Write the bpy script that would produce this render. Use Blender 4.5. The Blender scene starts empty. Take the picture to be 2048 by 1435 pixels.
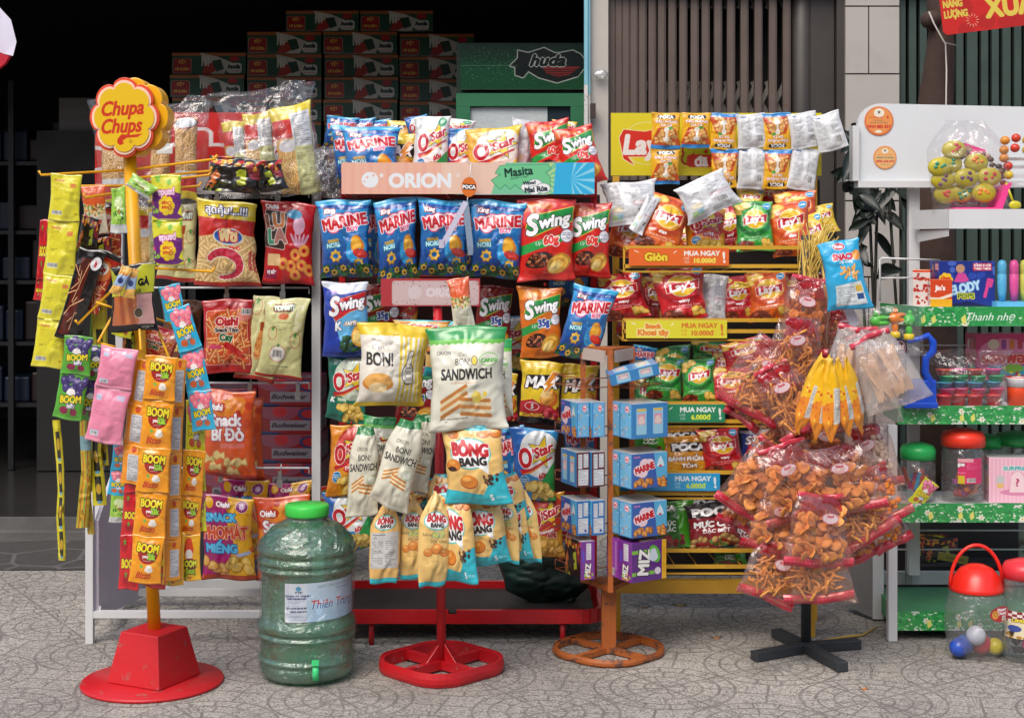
import bpy, bmesh, math, random
import numpy as np
from mathutils import Vector, Matrix, Euler, noise
R = math.radians
SC = bpy.context.scene
COL = SC.collection
F = 3000.0          # focal length in photo pixels (photo is 2048 wide)
HZ = 480.0          # horizon row in the photo
CAMH = 1.27

# ------------------------------------------------------------------ camera
cam_d = bpy.data.cameras.new('camera'); cam = bpy.data.objects.new('camera', cam_d); COL.objects.link(cam)
cam.location = (0, 0, CAMH); cam.rotation_euler = (R(90), 0, 0)
cam_d.sensor_width = 36; cam_d.lens = 36 * F / 2048
cam_d.shift_y = -(717.5 - HZ) / 2048
cam_d.clip_end = 500
SC.camera = cam
# ------------------------------------------------------------------ light
W = bpy.data.worlds.new('World'); SC.world = W; W.use_nodes = True
wn = W.node_tree.nodes; wn.clear()
sky = wn.new('ShaderNodeTexSky'); sky.sky_type = 'NISHITA'; sky.sun_disc = False
SUN_EL, SUN_ROT = 52, 205      # behind the photographer, a little to the left
sky.sun_elevation = R(SUN_EL); sky.sun_rotation = R(SUN_ROT); sky.dust_density = 4.0; sky.air_density = 1.0; sky.ozone_density = 1.5
bg = wn.new('ShaderNodeBackground'); bg.inputs[1].default_value = 0.15
wo = wn.new('ShaderNodeOutputWorld')
W.node_tree.links.new(sky.outputs[0], bg.inputs[0]); W.node_tree.links.new(bg.outputs[0], wo.inputs[0])
sd = bpy.data.lights.new('sun', 'SUN'); so = bpy.data.objects.new('sun', sd); COL.objects.link(so)
sd.energy = 1.35; sd.angle = R(35); sd.color = (1, .95, .88)
a_ = R(SUN_ROT); e_ = R(SUN_EL)
to_sun = Vector((math.sin(a_) * math.cos(e_), math.cos(a_) * math.cos(e_), math.sin(e_)))
so.rotation_euler = to_sun.to_track_quat('Z', 'Y').to_euler(); so.location = to_sun * 20
SC.view_settings.view_transform = 'Standard'; SC.view_settings.look = 'None'
SC.view_settings.exposure = 0.45; SC.view_settings.gamma = 1
SC.render.engine = 'CYCLES'
SC.cycles.use_denoising = True
SC.cycles.max_bounces = 8; SC.cycles.transparent_max_bounces = 24; SC.cycles.transmission_bounces = 6
SC.cycles.caustics_reflective = False; SC.cycles.caustics_refractive = False
SC.cycles.sample_clamp_indirect = 4

# ------------------------------------------------------------------ helpers
def P(px, py, D):
    return Vector(((px - 1024) * D / F, D, CAMH - (py - HZ) * D / F))
def tag(o, label=None, cat=None, group=None, kind=None):
    if label: o['label'] = label
    if cat: o['category'] = cat
    if group: o['group'] = group
    if kind: o['kind'] = kind
    return o
def thing(name, label, cat, loc=(0, 0, 0), group=None):
    o = bpy.data.objects.new(name, None); COL.objects.link(o); o.location = loc
    o.empty_display_size = .05
    return tag(o, label, cat, group)
def lin(c):
    return tuple((x / 12.92 if x <= .04045 else ((x + .055) / 1.055) ** 2.4) for x in c)
def hx(s):
    return tuple(int(s[i:i + 2], 16) / 255 for i in (0, 2, 4))
def mesh_obj(name, verts, faces, mat, parent=None, smooth=False, uvs=None, origin=None, mats=None, midx=None):
    """verts in world coordinates; they are stored relative to the parent thing or to origin"""
    base = Vector(origin) if origin is not None else Vector((0, 0, 0))
    if parent is not None: base = wloc(parent)
    me = bpy.data.meshes.new(name)
    me.from_pydata([tuple(Vector(v) - base) for v in verts], [], faces)
    if mats: [me.materials.append(m) for m in mats]
    elif mat: me.materials.append(mat)
    if midx is not None: me.polygons.foreach_set('material_index', midx)
    if smooth is True: me.polygons.foreach_set('use_smooth', [True] * len(me.polygons))
    elif smooth: me.polygons.foreach_set('use_smooth', smooth)
    if uvs is not None:
        l = me.uv_layers.new(name='UVMap'); l.data.foreach_set('uv', np.array(uvs, 'f').ravel())
    me.update()
    o = bpy.data.objects.new(name, me); COL.objects.link(o)
    if parent is not None: o.parent = parent
    elif origin is not None: o.location = base
    return o
def wloc(o):
    v = Vector((0, 0, 0))
    while o is not None: v = v + Vector(o.location); o = o.parent
    return v
class MB:
    def __init__(s): s.v = []; s.f = []; s.s = []
    def add(s, v, f, sm=False):
        n = len(s.v); s.v += [Vector(x) for x in v]; s.f += [tuple(i + n for i in q) for q in f]; s.s += [sm] * len(f); return s
    def box(s, x0, x1, y0, y1, z0, z1):
        v = [(x, y, z) for x in (x0, x1) for y in (y0, y1) for z in (z0, z1)]
        return s.add(v, [(0, 1, 3, 2), (4, 6, 7, 5), (0, 4, 5, 1), (2, 3, 7, 6), (0, 2, 6, 4), (1, 5, 7, 3)])
    def beam(s, a, b, w, d=None, up=(0, 0, 1)):
        a = Vector(a); b = Vector(b); d = d or w; t = (b - a).normalized(); up = Vector(up)
        if abs(t.dot(up)) > .95: up = Vector((0, 1, 0))
        r = t.cross(up).normalized(); u = r.cross(t)
        v = [p + r * i * w / 2 + u * j * d / 2 for p in (a, b) for i in (-1, 1) for j in (-1, 1)]
        return s.add(v, [(0, 1, 3, 2), (4, 6, 7, 5), (0, 4, 5, 1), (2, 3, 7, 6), (0, 2, 6, 4), (1, 5, 7, 3)])
    def tube(s, pts, r, n=8, closed=False, cap=True):
        pts = [Vector(p) for p in pts]; m = len(pts); V = []; fs = []; u = None
        for i, p in enumerate(pts):
            q0 = pts[(i - 1) % m] if (closed or i > 0) else p; q1 = pts[(i + 1) % m] if (closed or i < m - 1) else p
            t = (q1 - q0).normalized()
            if u is None:
                u = t.cross(Vector((0, 0, 1)));
                if u.length < .1: u = t.cross(Vector((1, 0, 0)))
            u = (u - t * u.dot(t)).normalized(); w = t.cross(u)
            rr = r[i] if isinstance(r, (list, tuple)) else r
            for k in range(n):
                a = 2 * math.pi * k / n; V.append(p + (u * math.cos(a) + w * math.sin(a)) * rr)
        L = m if closed else m - 1
        for i in range(L):
            for k in range(n):
                a = i * n + k; b = i * n + (k + 1) % n; c = ((i + 1) % m) * n + (k + 1) % n; d = ((i + 1) % m) * n + k
                fs.append((a, b, c, d))
        if cap and not closed: fs += [tuple(range(n))[::-1], tuple(range((m - 1) * n, m * n))]
        return s.add(V, fs, True)
    def lathe(s, prof, c=(0, 0, 0), n=32, wob=None):
        c = Vector(c); V = []; fs = []
        for r, z in prof:
            for k in range(n):
                a = 2 * math.pi * k / n; rr = r + (wob(a, z, r) if wob else 0)
                V.append(c + Vector((rr * math.cos(a), rr * math.sin(a), z)))
        for i in range(len(prof) - 1):
            for k in range(n):
                fs.append((i * n + k, i * n + (k + 1) % n, (i + 1) * n + (k + 1) % n, (i + 1) * n + k))
        if prof[0][0] > 1e-5: fs.append(tuple(range(n))[::-1])
        if prof[-1][0] > 1e-5: fs.append(tuple(range((len(prof) - 1) * n, len(prof) * n)))
        return s.add(V, fs, True)
    def ball(s, c, rx, ry=None, rz=None, n=10, m=7, rot=None):
        ry = ry or rx; rz = rz or rx; c = Vector(c); V = []; fs = []
        for i in range(m + 1):
            t = math.pi * i / m
            for k in range(n):
                a = 2 * math.pi * k / n
                p = Vector((rx * math.sin(t) * math.cos(a), ry * math.sin(t) * math.sin(a), rz * math.cos(t)))
                if rot: p = rot @ p
                V.append(c + p)
        for i in range(m):
            for k in range(n): fs.append((i * n + k, (i + 1) * n + k, (i + 1) * n + (k + 1) % n, i * n + (k + 1) % n))
        return s.add(V, fs, True)
    def prism(s, pts, y0, y1, axis='y'):
        """outline (x,z) extruded along y (or (x,y) along z)"""
        n = len(pts)
        if axis == 'y': V = [(x, y0, z) for x, z in pts] + [(x, y1, z) for x, z in pts]
        else: V = [(x, z, y0) for x, z in pts] + [(x, z, y1) for x, z in pts]
        fs = [tuple(range(n)), tuple(range(n, 2 * n))[::-1]] + [(i, i + n, (i + 1) % n + n, (i + 1) % n) for i in range(n)]
        return s.add(V, fs)
    def build(s, name, mat, parent=None, origin=None):
        if parent is None and origin is None:
            xs = [v.x for v in s.v]; ys = [v.y for v in s.v]; zs = [v.z for v in s.v]
            origin = ((min(xs) + max(xs)) / 2, (min(ys) + max(ys)) / 2, min(zs))
        return mesh_obj(name, s.v, s.f, mat, parent, s.s, origin=origin)
def bevel(o, w=.002, seg=2):
    m = o.modifiers.new('bevel', 'BEVEL'); m.width = w; m.segments = seg; m.limit_method = 'ANGLE'; m.angle_limit = R(40); return o
def rrect(cx, cy, w, h, r, n=6, rot=0):
    o = []
    for k, (sx, sy) in enumerate(((1, 1), (-1, 1), (-1, -1), (1, -1))):
        for i in range(n + 1):
            a = R(90 * k + 90 * i / n); x = sx * (w / 2 - r) + r * math.cos(a); y = sy * (h / 2 - r) + r * math.sin(a)
            o.append((cx + x * math.cos(rot) - y * math.sin(rot), cy + x * math.sin(rot) + y * math.cos(rot)))
    return o
# ------------------------------------------------------------------ materials
MC = {}
def new_mat(name):
    m = bpy.data.materials.new(name); m.use_nodes = True; nt = m.node_tree
    return m, nt, nt.nodes, nt.links, nt.nodes['Principled BSDF']
def mat(name, col, rough=.5, metal=0, var=.12, scale=8, bump=.0, bscale=40, spec=.5, rust=0, rustcol=(.12, .05, .025), dirt=0, **kw):
    """painted / plastic surface: base colour broken up by noise, optional rust spots, scratches and bump"""
    if name in MC: return MC[name]
    m, nt, N, L, b = new_mat(name)
    c = lin(hx(col)) if isinstance(col, str) else col
    tc = N.new('ShaderNodeTexCoord')
    nz = N.new('ShaderNodeTexNoise'); nz.inputs['Scale'].default_value = scale; nz.inputs['Detail'].default_value = 6
    L.new(tc.outputs['Object'], nz.inputs['Vector'])
    mx = N.new('ShaderNodeMix'); mx.data_type = 'RGBA'
    mx.inputs[6].default_value = (*[x * (1 - var) for x in c], 1); mx.inputs[7].default_value = (*[min(1, x * (1 + var)) for x in c], 1)
    L.new(nz.outputs[0], mx.inputs[0]); out = mx.outputs[2]
    def layer(out, thr, sc, colr, soft=.04, amt=1):
        n2 = N.new('ShaderNodeTexNoise'); n2.inputs['Scale'].default_value = sc; n2.inputs['Detail'].default_value = 8; n2.inputs['Roughness'].default_value = .7
        L.new(tc.outputs['Object'], n2.inputs['Vector'])
        rp = N.new('ShaderNodeMapRange'); rp.inputs[1].default_value = thr; rp.inputs[2].default_value = thr + soft; rp.inputs[4].default_value = amt
        L.new(n2.outputs[0], rp.inputs[0])
        m2 = N.new('ShaderNodeMix'); m2.data_type = 'RGBA'; m2.inputs[7].default_value = (*colr, 1)
        L.new(rp.outputs[0], m2.inputs[0]); L.new(out, m2.inputs[6]); return m2.outputs[2]
    if dirt: out = layer(out, .5, 5, tuple(x * .45 for x in c), .3, dirt)
    if rust: out = layer(out, .70 - rust, 22, rustcol, .05, .9)
    L.new(out, b.inputs['Base Color'])
    rr = N.new('ShaderNodeMapRange'); rr.inputs[3].default_value = rough * .8; rr.inputs[4].default_value = min(1, rough * 1.25)
    L.new(nz.outputs[0], rr.inputs[0]); L.new(rr.outputs[0], b.inputs['Roughness'])
    b.inputs['Metallic'].default_value = metal; b.inputs['Specular IOR Level'].default_value = spec
    if bump:
        n3 = N.new('ShaderNodeTexNoise'); n3.inputs['Scale'].default_value = bscale; n3.inputs['Detail'].default_value = 5
        L.new(tc.outputs['Object'], n3.inputs['Vector'])
        bp = N.new('ShaderNodeBump'); bp.inputs['Strength'].default_value = bump; bp.inputs['Distance'].default_value = .004
        L.new(n3.outputs[0], bp.inputs['Height']); L.new(bp.outputs[0], b.inputs['Normal'])
    for k, v in kw.items(): b.inputs[k.replace('_', ' ')].default_value = v
    MC[name] = m; return m
def film_mat(name, tint=(1, 1, 1), haze=.06, gloss=.25, bscale=14, rough=.12, streak=0):
    """thin clear wrapping film: mostly see-through, crinkled reflections, a little milky"""
    if name in MC: return MC[name]
    m, nt, N, L, b = new_mat(name); N.remove(b); out = N['Material Output']
    tr = N.new('ShaderNodeBsdfTransparent'); tr.inputs[0].default_value = (*tint, 1)
    gl = N.new('ShaderNodeBsdfGlossy'); gl.inputs['Roughness'].default_value = rough
    df = N.new('ShaderNodeBsdfDiffuse'); df.inputs[0].default_value = (.8, .8, .8, 1)
    tc = N.new('ShaderNodeTexCoord'); n3 = N.new('ShaderNodeTexNoise'); n3.inputs['Scale'].default_value = bscale; n3.inputs['Detail'].default_value = 4; n3.inputs['Distortion'].default_value = 1.5
    L.new(tc.outputs['Object'], n3.inputs['Vector'])
    bp = N.new('ShaderNodeBump'); bp.inputs['Strength'].default_value = 1; bp.inputs['Distance'].default_value = .02
    L.new(n3.outputs[0], bp.inputs['Height']); L.new(bp.outputs[0], gl.inputs['Normal'])
    lw = N.new('ShaderNodeLayerWeight'); lw.inputs[0].default_value = .35; L.new(bp.outputs[0], lw.inputs['Normal'])
    mr = N.new('ShaderNodeMapRange'); mr.inputs[3].default_value = gloss * .35; mr.inputs[4].default_value = min(1, gloss * 2.2)
    L.new(lw.outputs['Facing'], mr.inputs[0])
    m1 = N.new('ShaderNodeMixShader'); m1.inputs[0].default_value = haze; L.new(tr.outputs[0], m1.inputs[1]); L.new(df.outputs[0], m1.inputs[2])
    if streak:   # cling film: milky creases running round the body
        mp = N.new('ShaderNodeMapping'); mp.inputs['Scale'].default_value = (3.2, 3.2, 15); L.new(tc.outputs['Object'], mp.inputs[0])
        n4 = N.new('ShaderNodeTexNoise'); n4.noise_type = 'RIDGED_MULTIFRACTAL'; n4.inputs['Scale'].default_value = 1.6; n4.inputs['Detail'].default_value = 4; n4.inputs['Distortion'].default_value = .8; L.new(mp.outputs[0], n4.inputs['Vector'])
        sr_ = N.new('ShaderNodeMapRange'); sr_.inputs[1].default_value = .62; sr_.inputs[2].default_value = 1.1; sr_.inputs[3].default_value = haze; sr_.inputs[4].default_value = streak; L.new(n4.outputs[0], sr_.inputs[0]); L.new(sr_.outputs[0], m1.inputs[0])
    m2 = N.new('ShaderNodeMixShader'); L.new(mr.outputs[0], m2.inputs[0]); L.new(m1.outputs[0], m2.inputs[1]); L.new(gl.outputs[0], m2.inputs[2])
    L.new(m2.outputs[0], out.inputs[0]); MC[name] = m; return m
# ------------------------------------------------------------------ drawing printed artwork in code
GC = {}
def glyphs(s):
    """outline edges of a piece of writing in the built-in font, height of a capital = 1"""
    if s in GC: return GC[s]
    cu = bpy.data.curves.new('t', 'FONT'); cu.body = s; cu.size = 1.0; cu.resolution_u = 3; cu.fill_mode = 'NONE'
    ob = bpy.data.objects.new('t', cu)
    me = bpy.data.meshes.new_from_object(ob)
    n = len(me.vertices); co = np.zeros(n * 3, 'f'); me.vertices.foreach_get('co', co); co = co.reshape(-1, 3)[:, :2]
    e = np.zeros(len(me.edges) * 2, 'i'); me.edges.foreach_get('vertices', e); e = e.reshape(-1, 2)
    bpy.data.meshes.remove(me); bpy.data.objects.remove(ob); bpy.data.curves.remove(cu)
    co = co / .70
    if n: co[:, 0] -= (co[:, 0].min() + co[:, 0].max()) / 2
    GC[s] = (co, e); return GC[s]
def dil(m, r):
    if r < .4: return m
    p = int(math.ceil(r)) + 1; b = np.pad(m, p); o = b.copy()
    for rr in ((r, r * .5) if r > 1.5 else (r,)):
        k = 16 if rr > 2 else 8
        for i in range(k):
            dx = int(round(rr * math.cos(2 * math.pi * i / k))); dy = int(round(rr * math.sin(2 * math.pi * i / k)))
            o = np.maximum(o, np.roll(np.roll(b, dx, 1), dy, 0))
    return o[p:-p, p:-p]
class Art:
    def __init__(s, h, bg, k=2.3, w=100):
        s.W = w; s.H = h; s.k = k; s.pw = int(w * k); s.ph = int(h * k)
        s.a = np.zeros((s.ph, s.pw, 3), 'f'); s.a[:] = hx(bg)
    def mask(s, V, E):
        k = s.k * 2; x = V[:, 0] * k; y = V[:, 1] * k
        x0 = x[E[:, 0]]; y0 = y[E[:, 0]]; x1 = x[E[:, 1]]; y1 = y[E[:, 1]]
        ww = s.pw * 2; hh = s.ph * 2
        lo = np.ceil(np.minimum(y0, y1) - .5).astype(int); hi = np.ceil(np.maximum(y0, y1) - .5).astype(int)
        lo = np.clip(lo, 0, hh); hi = np.clip(hi, 0, hh); cnt = np.maximum(hi - lo, 0)
        buf = np.zeros((hh, ww + 1), 'i')
        if cnt.sum():
            idx = np.repeat(np.arange(len(cnt)), cnt)
            off = np.arange(cnt.sum()) - np.repeat(np.cumsum(cnt) - cnt, cnt)
            row = lo[idx] + off; t = (row + .5 - y0[idx]) / (y1[idx] - y0[idx])
            xx = x0[idx] + t * (x1[idx] - x0[idx]); c = np.clip(np.ceil(xx - .5), 0, ww).astype(int)
            np.add.at(buf, (row, c), 1)
        m = (np.cumsum(buf, 1)[:, :ww] & 1).astype('f')
        return m.reshape(s.ph, 2, s.pw, 2).mean((1, 3))
    def put(s, m, c, al=1):
        c = np.array(hx(c) if isinstance(c, str) else c, 'f'); m = (m * al)[..., None]; s.a = s.a * (1 - m) + c * m; return s
    def poly(s, pts, c, al=1, st=None):
        V = np.array(pts, 'f'); n = len(V); E = np.stack([np.arange(n), (np.arange(n) + 1) % n], 1); m = s.mask(V, E)
        if st: s.put(dil(m, st[0] * s.k), st[1])
        return s.put(m, c, al)
    def rect(s, x0, y0, x1, y1, c, al=1, st=None): return s.poly([(x0, y0), (x1, y0), (x1, y1), (x0, y1)], c, al, st)
    def rr(s, x0, y0, x1, y1, r, c, al=1, st=None, rot=0):
        return s.poly(rrect((x0 + x1) / 2, (y0 + y1) / 2, x1 - x0, y1 - y0, r, rot=R(rot)), c, al, st)
    def ell(s, cx, cy, rx, ry, c, al=1, st=None, rot=0, wob=0, n=28, seed=0):
        ro = R(rot); o = []
        for i in range(n):
            a = 2 * math.pi * i / n; w = 1 + wob * (math.sin(3 * a + seed) + .6 * math.sin(5 * a + 2 * seed))
            x = rx * w * math.cos(a); y = ry * w * math.sin(a); o.append((cx + x * math.cos(ro) - y * math.sin(ro), cy + x * math.sin(ro) + y * math.cos(ro)))
        return s.poly(o, c, al, st)
    def text(s, t, cx, cy, h, c='ffffff', bold=.0, rot=0, it=0, sx=1, st=(), arc=0, maxw=None):
        """one line of writing centred on cx,cy; h = capital height; st = outlines ((radius, colour), ...), widest first"""
        co, E = glyphs(t)
        if not len(E): return s
        V = co.copy(); V[:, 1] -= .5; V[:, 0] += it * V[:, 1]
        V = V * (h * sx, h)
        if maxw and (V[:, 0].max() - V[:, 0].min()) > maxw: V[:, 0] *= maxw / (V[:, 0].max() - V[:, 0].min())
        if arc: V[:, 1] -= arc * (V[:, 0] / 30) ** 2
        ro = R(-rot); x = V[:, 0] * math.cos(ro) + V[:, 1] * math.sin(ro); y = V[:, 0] * math.sin(ro) - V[:, 1] * math.cos(ro)
        m = s.mask(np.stack([cx + x, cy + y], 1), E)
        m = dil(m, bold * .68 * s.k)
        for r, cc in st: s.put(dil(m, r * s.k), cc)
        return s.put(m, c)
    def star(s, cx, cy, r, c, n=5, q=.42, rot=-90, st=None, sx=1):
        return s.poly([(cx + (r if i % 2 == 0 else r * q) * math.cos(R(rot + 180 * i / n)) * sx, cy + (r if i % 2 == 0 else r * q) * math.sin(R(rot + 180 * i / n))) for i in range(2 * n)], c, st=st)
    def lines(s, x0, y0, x1, y1, n, c='555555', al=.7, seed=1, th=.45):
        rd = random.Random(seed)
        for i in range(n):
            y = y0 + (y1 - y0) * (i + .5) / n; x = x0
            while x < x1 - 1:
                w = rd.uniform(2, 8)
                if rd.random() < .86: s.rect(x, y - (y1 - y0) / n * th / 2, min(x + w, x1), y + (y1 - y0) / n * th / 2, c, al)
                x += w + .9
                if rd.random() < .05: break
        return s
    def bars(s, x0, y0, x1, y1, seed=3):
        s.rect(x0, y0, x1, y1, 'f4f4f0'); rd = random.Random(seed); x = x0 + 1
        while x < x1 - 1.4: w = rd.choice((.5, .5, .9, 1.3)); s.rect(x, y0 + 1, x + w, y1 - 1.5, '222222'); x += w + rd.choice((.5, .8, 1.1))
        return s
    def chips(s, cx, cy, rx, ry, n, c='e9b44c', c2='c98a2b', r=9, seed=1, asp=.72):
        rd = random.Random(seed)
        for i in range(n):
            x = cx + rd.uniform(-1, 1) * rx; y = cy + rd.uniform(-1, 1) * ry; q = r * rd.uniform(.75, 1.15); ro = rd.uniform(0, 180)
            s.ell(x + .6, y + .9, q, q * asp, '7a4a18', .5, rot=ro, wob=.05, seed=i)
            s.ell(x, y, q, q * asp, c2, rot=ro, wob=.05, seed=i); s.ell(x - .3, y - .4, q * .86, q * asp * .84, c, rot=ro, wob=.05, seed=i)
            s.ell(x - q * .2, y - q * .2, q * .4, q * asp * .3, 'f9dc93', .6, rot=ro)
        return s
    def sticks(s, x0, y0, x1, y1, n, c='e3a657', c2='a9662a', seed=1, L=22, th=4):
        rd = random.Random(seed)
        for i in range(n):
            x = rd.uniform(x0, x1); y = rd.uniform(y0, y1); a = rd.uniform(0, math.pi); l = L * rd.uniform(.6, 1.1) / 2
            dx, dy = math.cos(a) * l, math.sin(a) * l; nx, ny = -math.sin(a), math.cos(a)
            for w, cc in ((th, c2), (th * .72, c), (th * .2, 'f7d9a0')):
                w /= 2; s.poly([(x - dx + nx * w, y - dy + ny * w), (x + dx + nx * w, y + dy + ny * w), (x + dx - nx * w, y + dy - ny * w), (x - dx - nx * w, y - dy - ny * w)], cc)
        return s
    def speck(s, x0, y0, x1, y1, n, cols, r=1.5, seed=1):
        rd = random.Random(seed)
        for i in range(n): s.ell(rd.uniform(x0, x1), rd.uniform(y0, y1), r * rd.uniform(.5, 1.4), r * rd.uniform(.5, 1.2), rd.choice(cols), n=9)
        return s
    def seal(s, hgt=5, al=.18):
        for y0 in (0, s.H - hgt):
            for i in range(int(hgt / 1.1)): s.rect(0, y0 + i * 1.1, s.W, y0 + i * 1.1 + .5, 'ffffff', al)
        return s
    def grad(s, c0, c1, y0=0, y1=None, ang=0):
        """a colour blend that belongs to the print"""
        y1 = y1 or s.H; t = np.clip((np.arange(s.ph) / s.k - y0) / (y1 - y0), 0, 1)[:, None, None]
        s.a[:] = np.array(hx(c0), 'f') * (1 - t) + np.array(hx(c1), 'f') * t; return s
    def image(s, name):
        im = bpy.data.images.new(name, s.pw, s.ph)
        d = np.ones((s.ph, s.pw, 4), 'f'); d[..., :3] = np.clip(s.a[::-1], 0, 1)
        im.pixels.foreach_set(d.ravel()); im.update(); im.pack(); return im
PRINTS = {}
DES = {}
def design(f): DES[f.__name__] = f; return f
def art_of(name):
    if name not in PRINTS:
        a = DES[name](); PRINTS[name] = (a.image(name), a.H / a.W)
    return PRINTS[name]
def print_mat(name, rough=.28, bump=.8, bscale=13, foil=0, clear=.8, gain=1.0):
    key = 'print_' + name + ('_%g_%g' % (rough, bump))
    if key in MC: return MC[key]
    im, asp = art_of(name)
    m, nt, N, L, b = new_mat(key)
    t = N.new('ShaderNodeTexImage'); t.image = im; t.extension = 'EXTEND'
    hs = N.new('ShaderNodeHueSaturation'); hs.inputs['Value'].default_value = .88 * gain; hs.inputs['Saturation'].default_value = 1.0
    L.new(t.outputs[0], hs.inputs['Color']); L.new(hs.outputs[0], b.inputs['Base Color'])
    b.inputs['Roughness'].default_value = rough; b.inputs['Specular IOR Level'].default_value = .5
    if foil: b.inputs['Metallic'].default_value = foil
    if clear: b.inputs['Coat Weight'].default_value = clear; b.inputs['Coat Roughness'].default_value = .12
    if bump:
        tc = N.new('ShaderNodeTexCoord'); n3 = N.new('ShaderNodeTexNoise'); n3.inputs['Scale'].default_value = bscale; n3.inputs['Detail'].default_value = 3; n3.inputs['Distortion'].default_value = 1.2
        n3.noise_type = 'RIDGED_MULTIFRACTAL'
        L.new(tc.outputs['Object'], n3.inputs['Vector'])
        bp = N.new('ShaderNodeBump'); bp.inputs['Strength'].default_value = bump; bp.inputs['Distance'].default_value = .016
        L.new(n3.outputs[0], bp.inputs['Height']); L.new(bp.outputs[0], b.inputs['Normal'])
    MC[key] = m; return m

# ---- snack designs (x 0..100 across, y downwards)
def _marine(bg1='1d7fd0', bg2='0d3f8c'):
    a = Art(142, bg1); a.grad('2f9fe0', bg2, 10, 120)
    a.rect(0, 0, 100, 12, '38a9dc'); a.poly([(0, 10), (100, 10), (100, 16), (60, 20), (0, 14)], '1b4f9f')
    a.text('King', 24, 20, 8, bold=.6, it=.2, rot=4, st=((1.6, '8c1420'),))
    a.text('ORION', 80, 14, 3, c='ffffff')
    for x, y, r in ((24, 42, 15), (42, 37, 15), (60, 34, 14), (78, 33, 13), (30, 50, 14), (66, 44, 10)): a.ell(x, y, r, r * .82, 'd8325a')
    for x, y, r in ((24, 42, 13.5), (42, 37, 13.5), (60, 34, 12.5), (78, 33, 11.5), (30, 50, 12), (66, 44, 9)): a.ell(x, y, r, r * .8, 'ffd2de')
    a.text('MARINE', 51, 40, 20, c='d3202f', bold=1.7, rot=8, st=((1.3, 'ffffff'),), maxw=86)
    a.text('BOY', 68, 53, 8, c='e95a86', bold=.8, rot=6, st=((1.3, 'fff2f6'),))
    a.ell(74, 92, 20, 24, '2a9ad8', rot=20); a.ell(76, 82, 13, 17, 'e88a1c', rot=-12, wob=.05); a.ell(74, 80, 10, 13, 'f6b838', rot=-12, wob=.05); a.ell(82, 98, 15, 8, 'c8281c', rot=16); a.ell(80, 96, 12, 5, 'e8483c', rot=16)
    a.text('NORI', 27, 82, 8, c='c8f4ff', bold=.8, rot=6, st=((1.5, '157a8c'),)); a.text('ROASTED', 28, 74, 3.6, c='1c1c1c', rot=6, bold=.3, st=((1, 'f6c75c'),))
    for x, y, r in ((32, 102, 13), (78, 116, 11)):
        a.star(x, y, r, 'b87818', n=7, q=.72); a.star(x, y - .8, r * .9, 'efbf4a', n=7, q=.72); a.ell(x, y, r * .42, r * .34, '1469b0')
    a.speck(0, 118, 100, 142, 70, ('1f5a2a', '17401f', '2f7a35', '153818'), 4, 2)
    for x, y in ((12, 126), (46, 124), (90, 128), (64, 130), (28, 132)): a.star(x, y, 7, 'e2ae3c', n=6, q=.7); a.ell(x, y, 2.6, 2.2, '17401f')
    a.speck(50, 60, 100, 100, 10, ('5fc4f0', '9fe0f8'), 1.2, 5)
    return a.seal()
@design
def fish_blue(): return _marine()
def _swing(bg, swoosh, leaf, tip, gtxt='60g', food='6b2a1c', gcol='e03a2a'):
    a = Art(145, bg); a.speck(0, 0, 100, 22, 12, (tip,), 9, 4); a.rect(0, 0, 100, 8, bg)
    a.poly([(12, 52), (20, 30), (50, 26), (96, 14), (96, 40), (60, 52), (24, 66)], leaf, st=(1.5, 'f4d23c'))
    a.text('S', 24, 46, 34, bold=3, it=.25, rot=8, st=((1.4, '222222'),)); a.text('wing', 64, 38, 21, bold=2.0, it=.25, rot=10, st=((1.4, '222222'),), maxw=62)
    a.poly([(0, 84), (30, 74), (100, 58), (100, 70), (30, 90), (0, 100)], swoosh)
    a.text('Up', 34, 78, 7, c='ffffff', bold=.3, it=.3, rot=8); a.text(gtxt, 58, 72, 14, c=gcol, bold=1.6, it=.1, rot=8, st=((1.3, 'ffffff'),))
    a.ell(87, 66, 11, 11, 'f0f0f0', st=(.8, '30408c')); a.lines(79, 60, 95, 72, 4, '30408c')
    a.ell(38, 108, 26, 14, '2a1a14', rot=-10, wob=.04); a.speck(18, 98, 58, 118, 40, (food, 'a04a30', '7c3424', 'd08050'), 3, 8)
    for i in range(5): a.ell(72 - i * 2, 122 + i * 1.5 - 8, 24 - i * 3, 16 - i * 2.4, ('c98a2b', 'eebb4a', 'd79a33', 'f3c75c', 'f9db86')[i], rot=-30, wob=.03)
    return a.seal()
@design
def ripple_red(): return _swing('d8251c', '2aa34a', '229343', 'e86a20')
@design
def ripple_orange(): return _swing('d9701c', '2f9b49', '229343', 'f0932a', '35g', '3a1c14', '2f4a9c')
@design
def ripple_maroon(): return _swing('8c1418', '2f8b43', '1d7f3c', 'a83024', '35g', '3a1c14', '2f4a9c')
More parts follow.
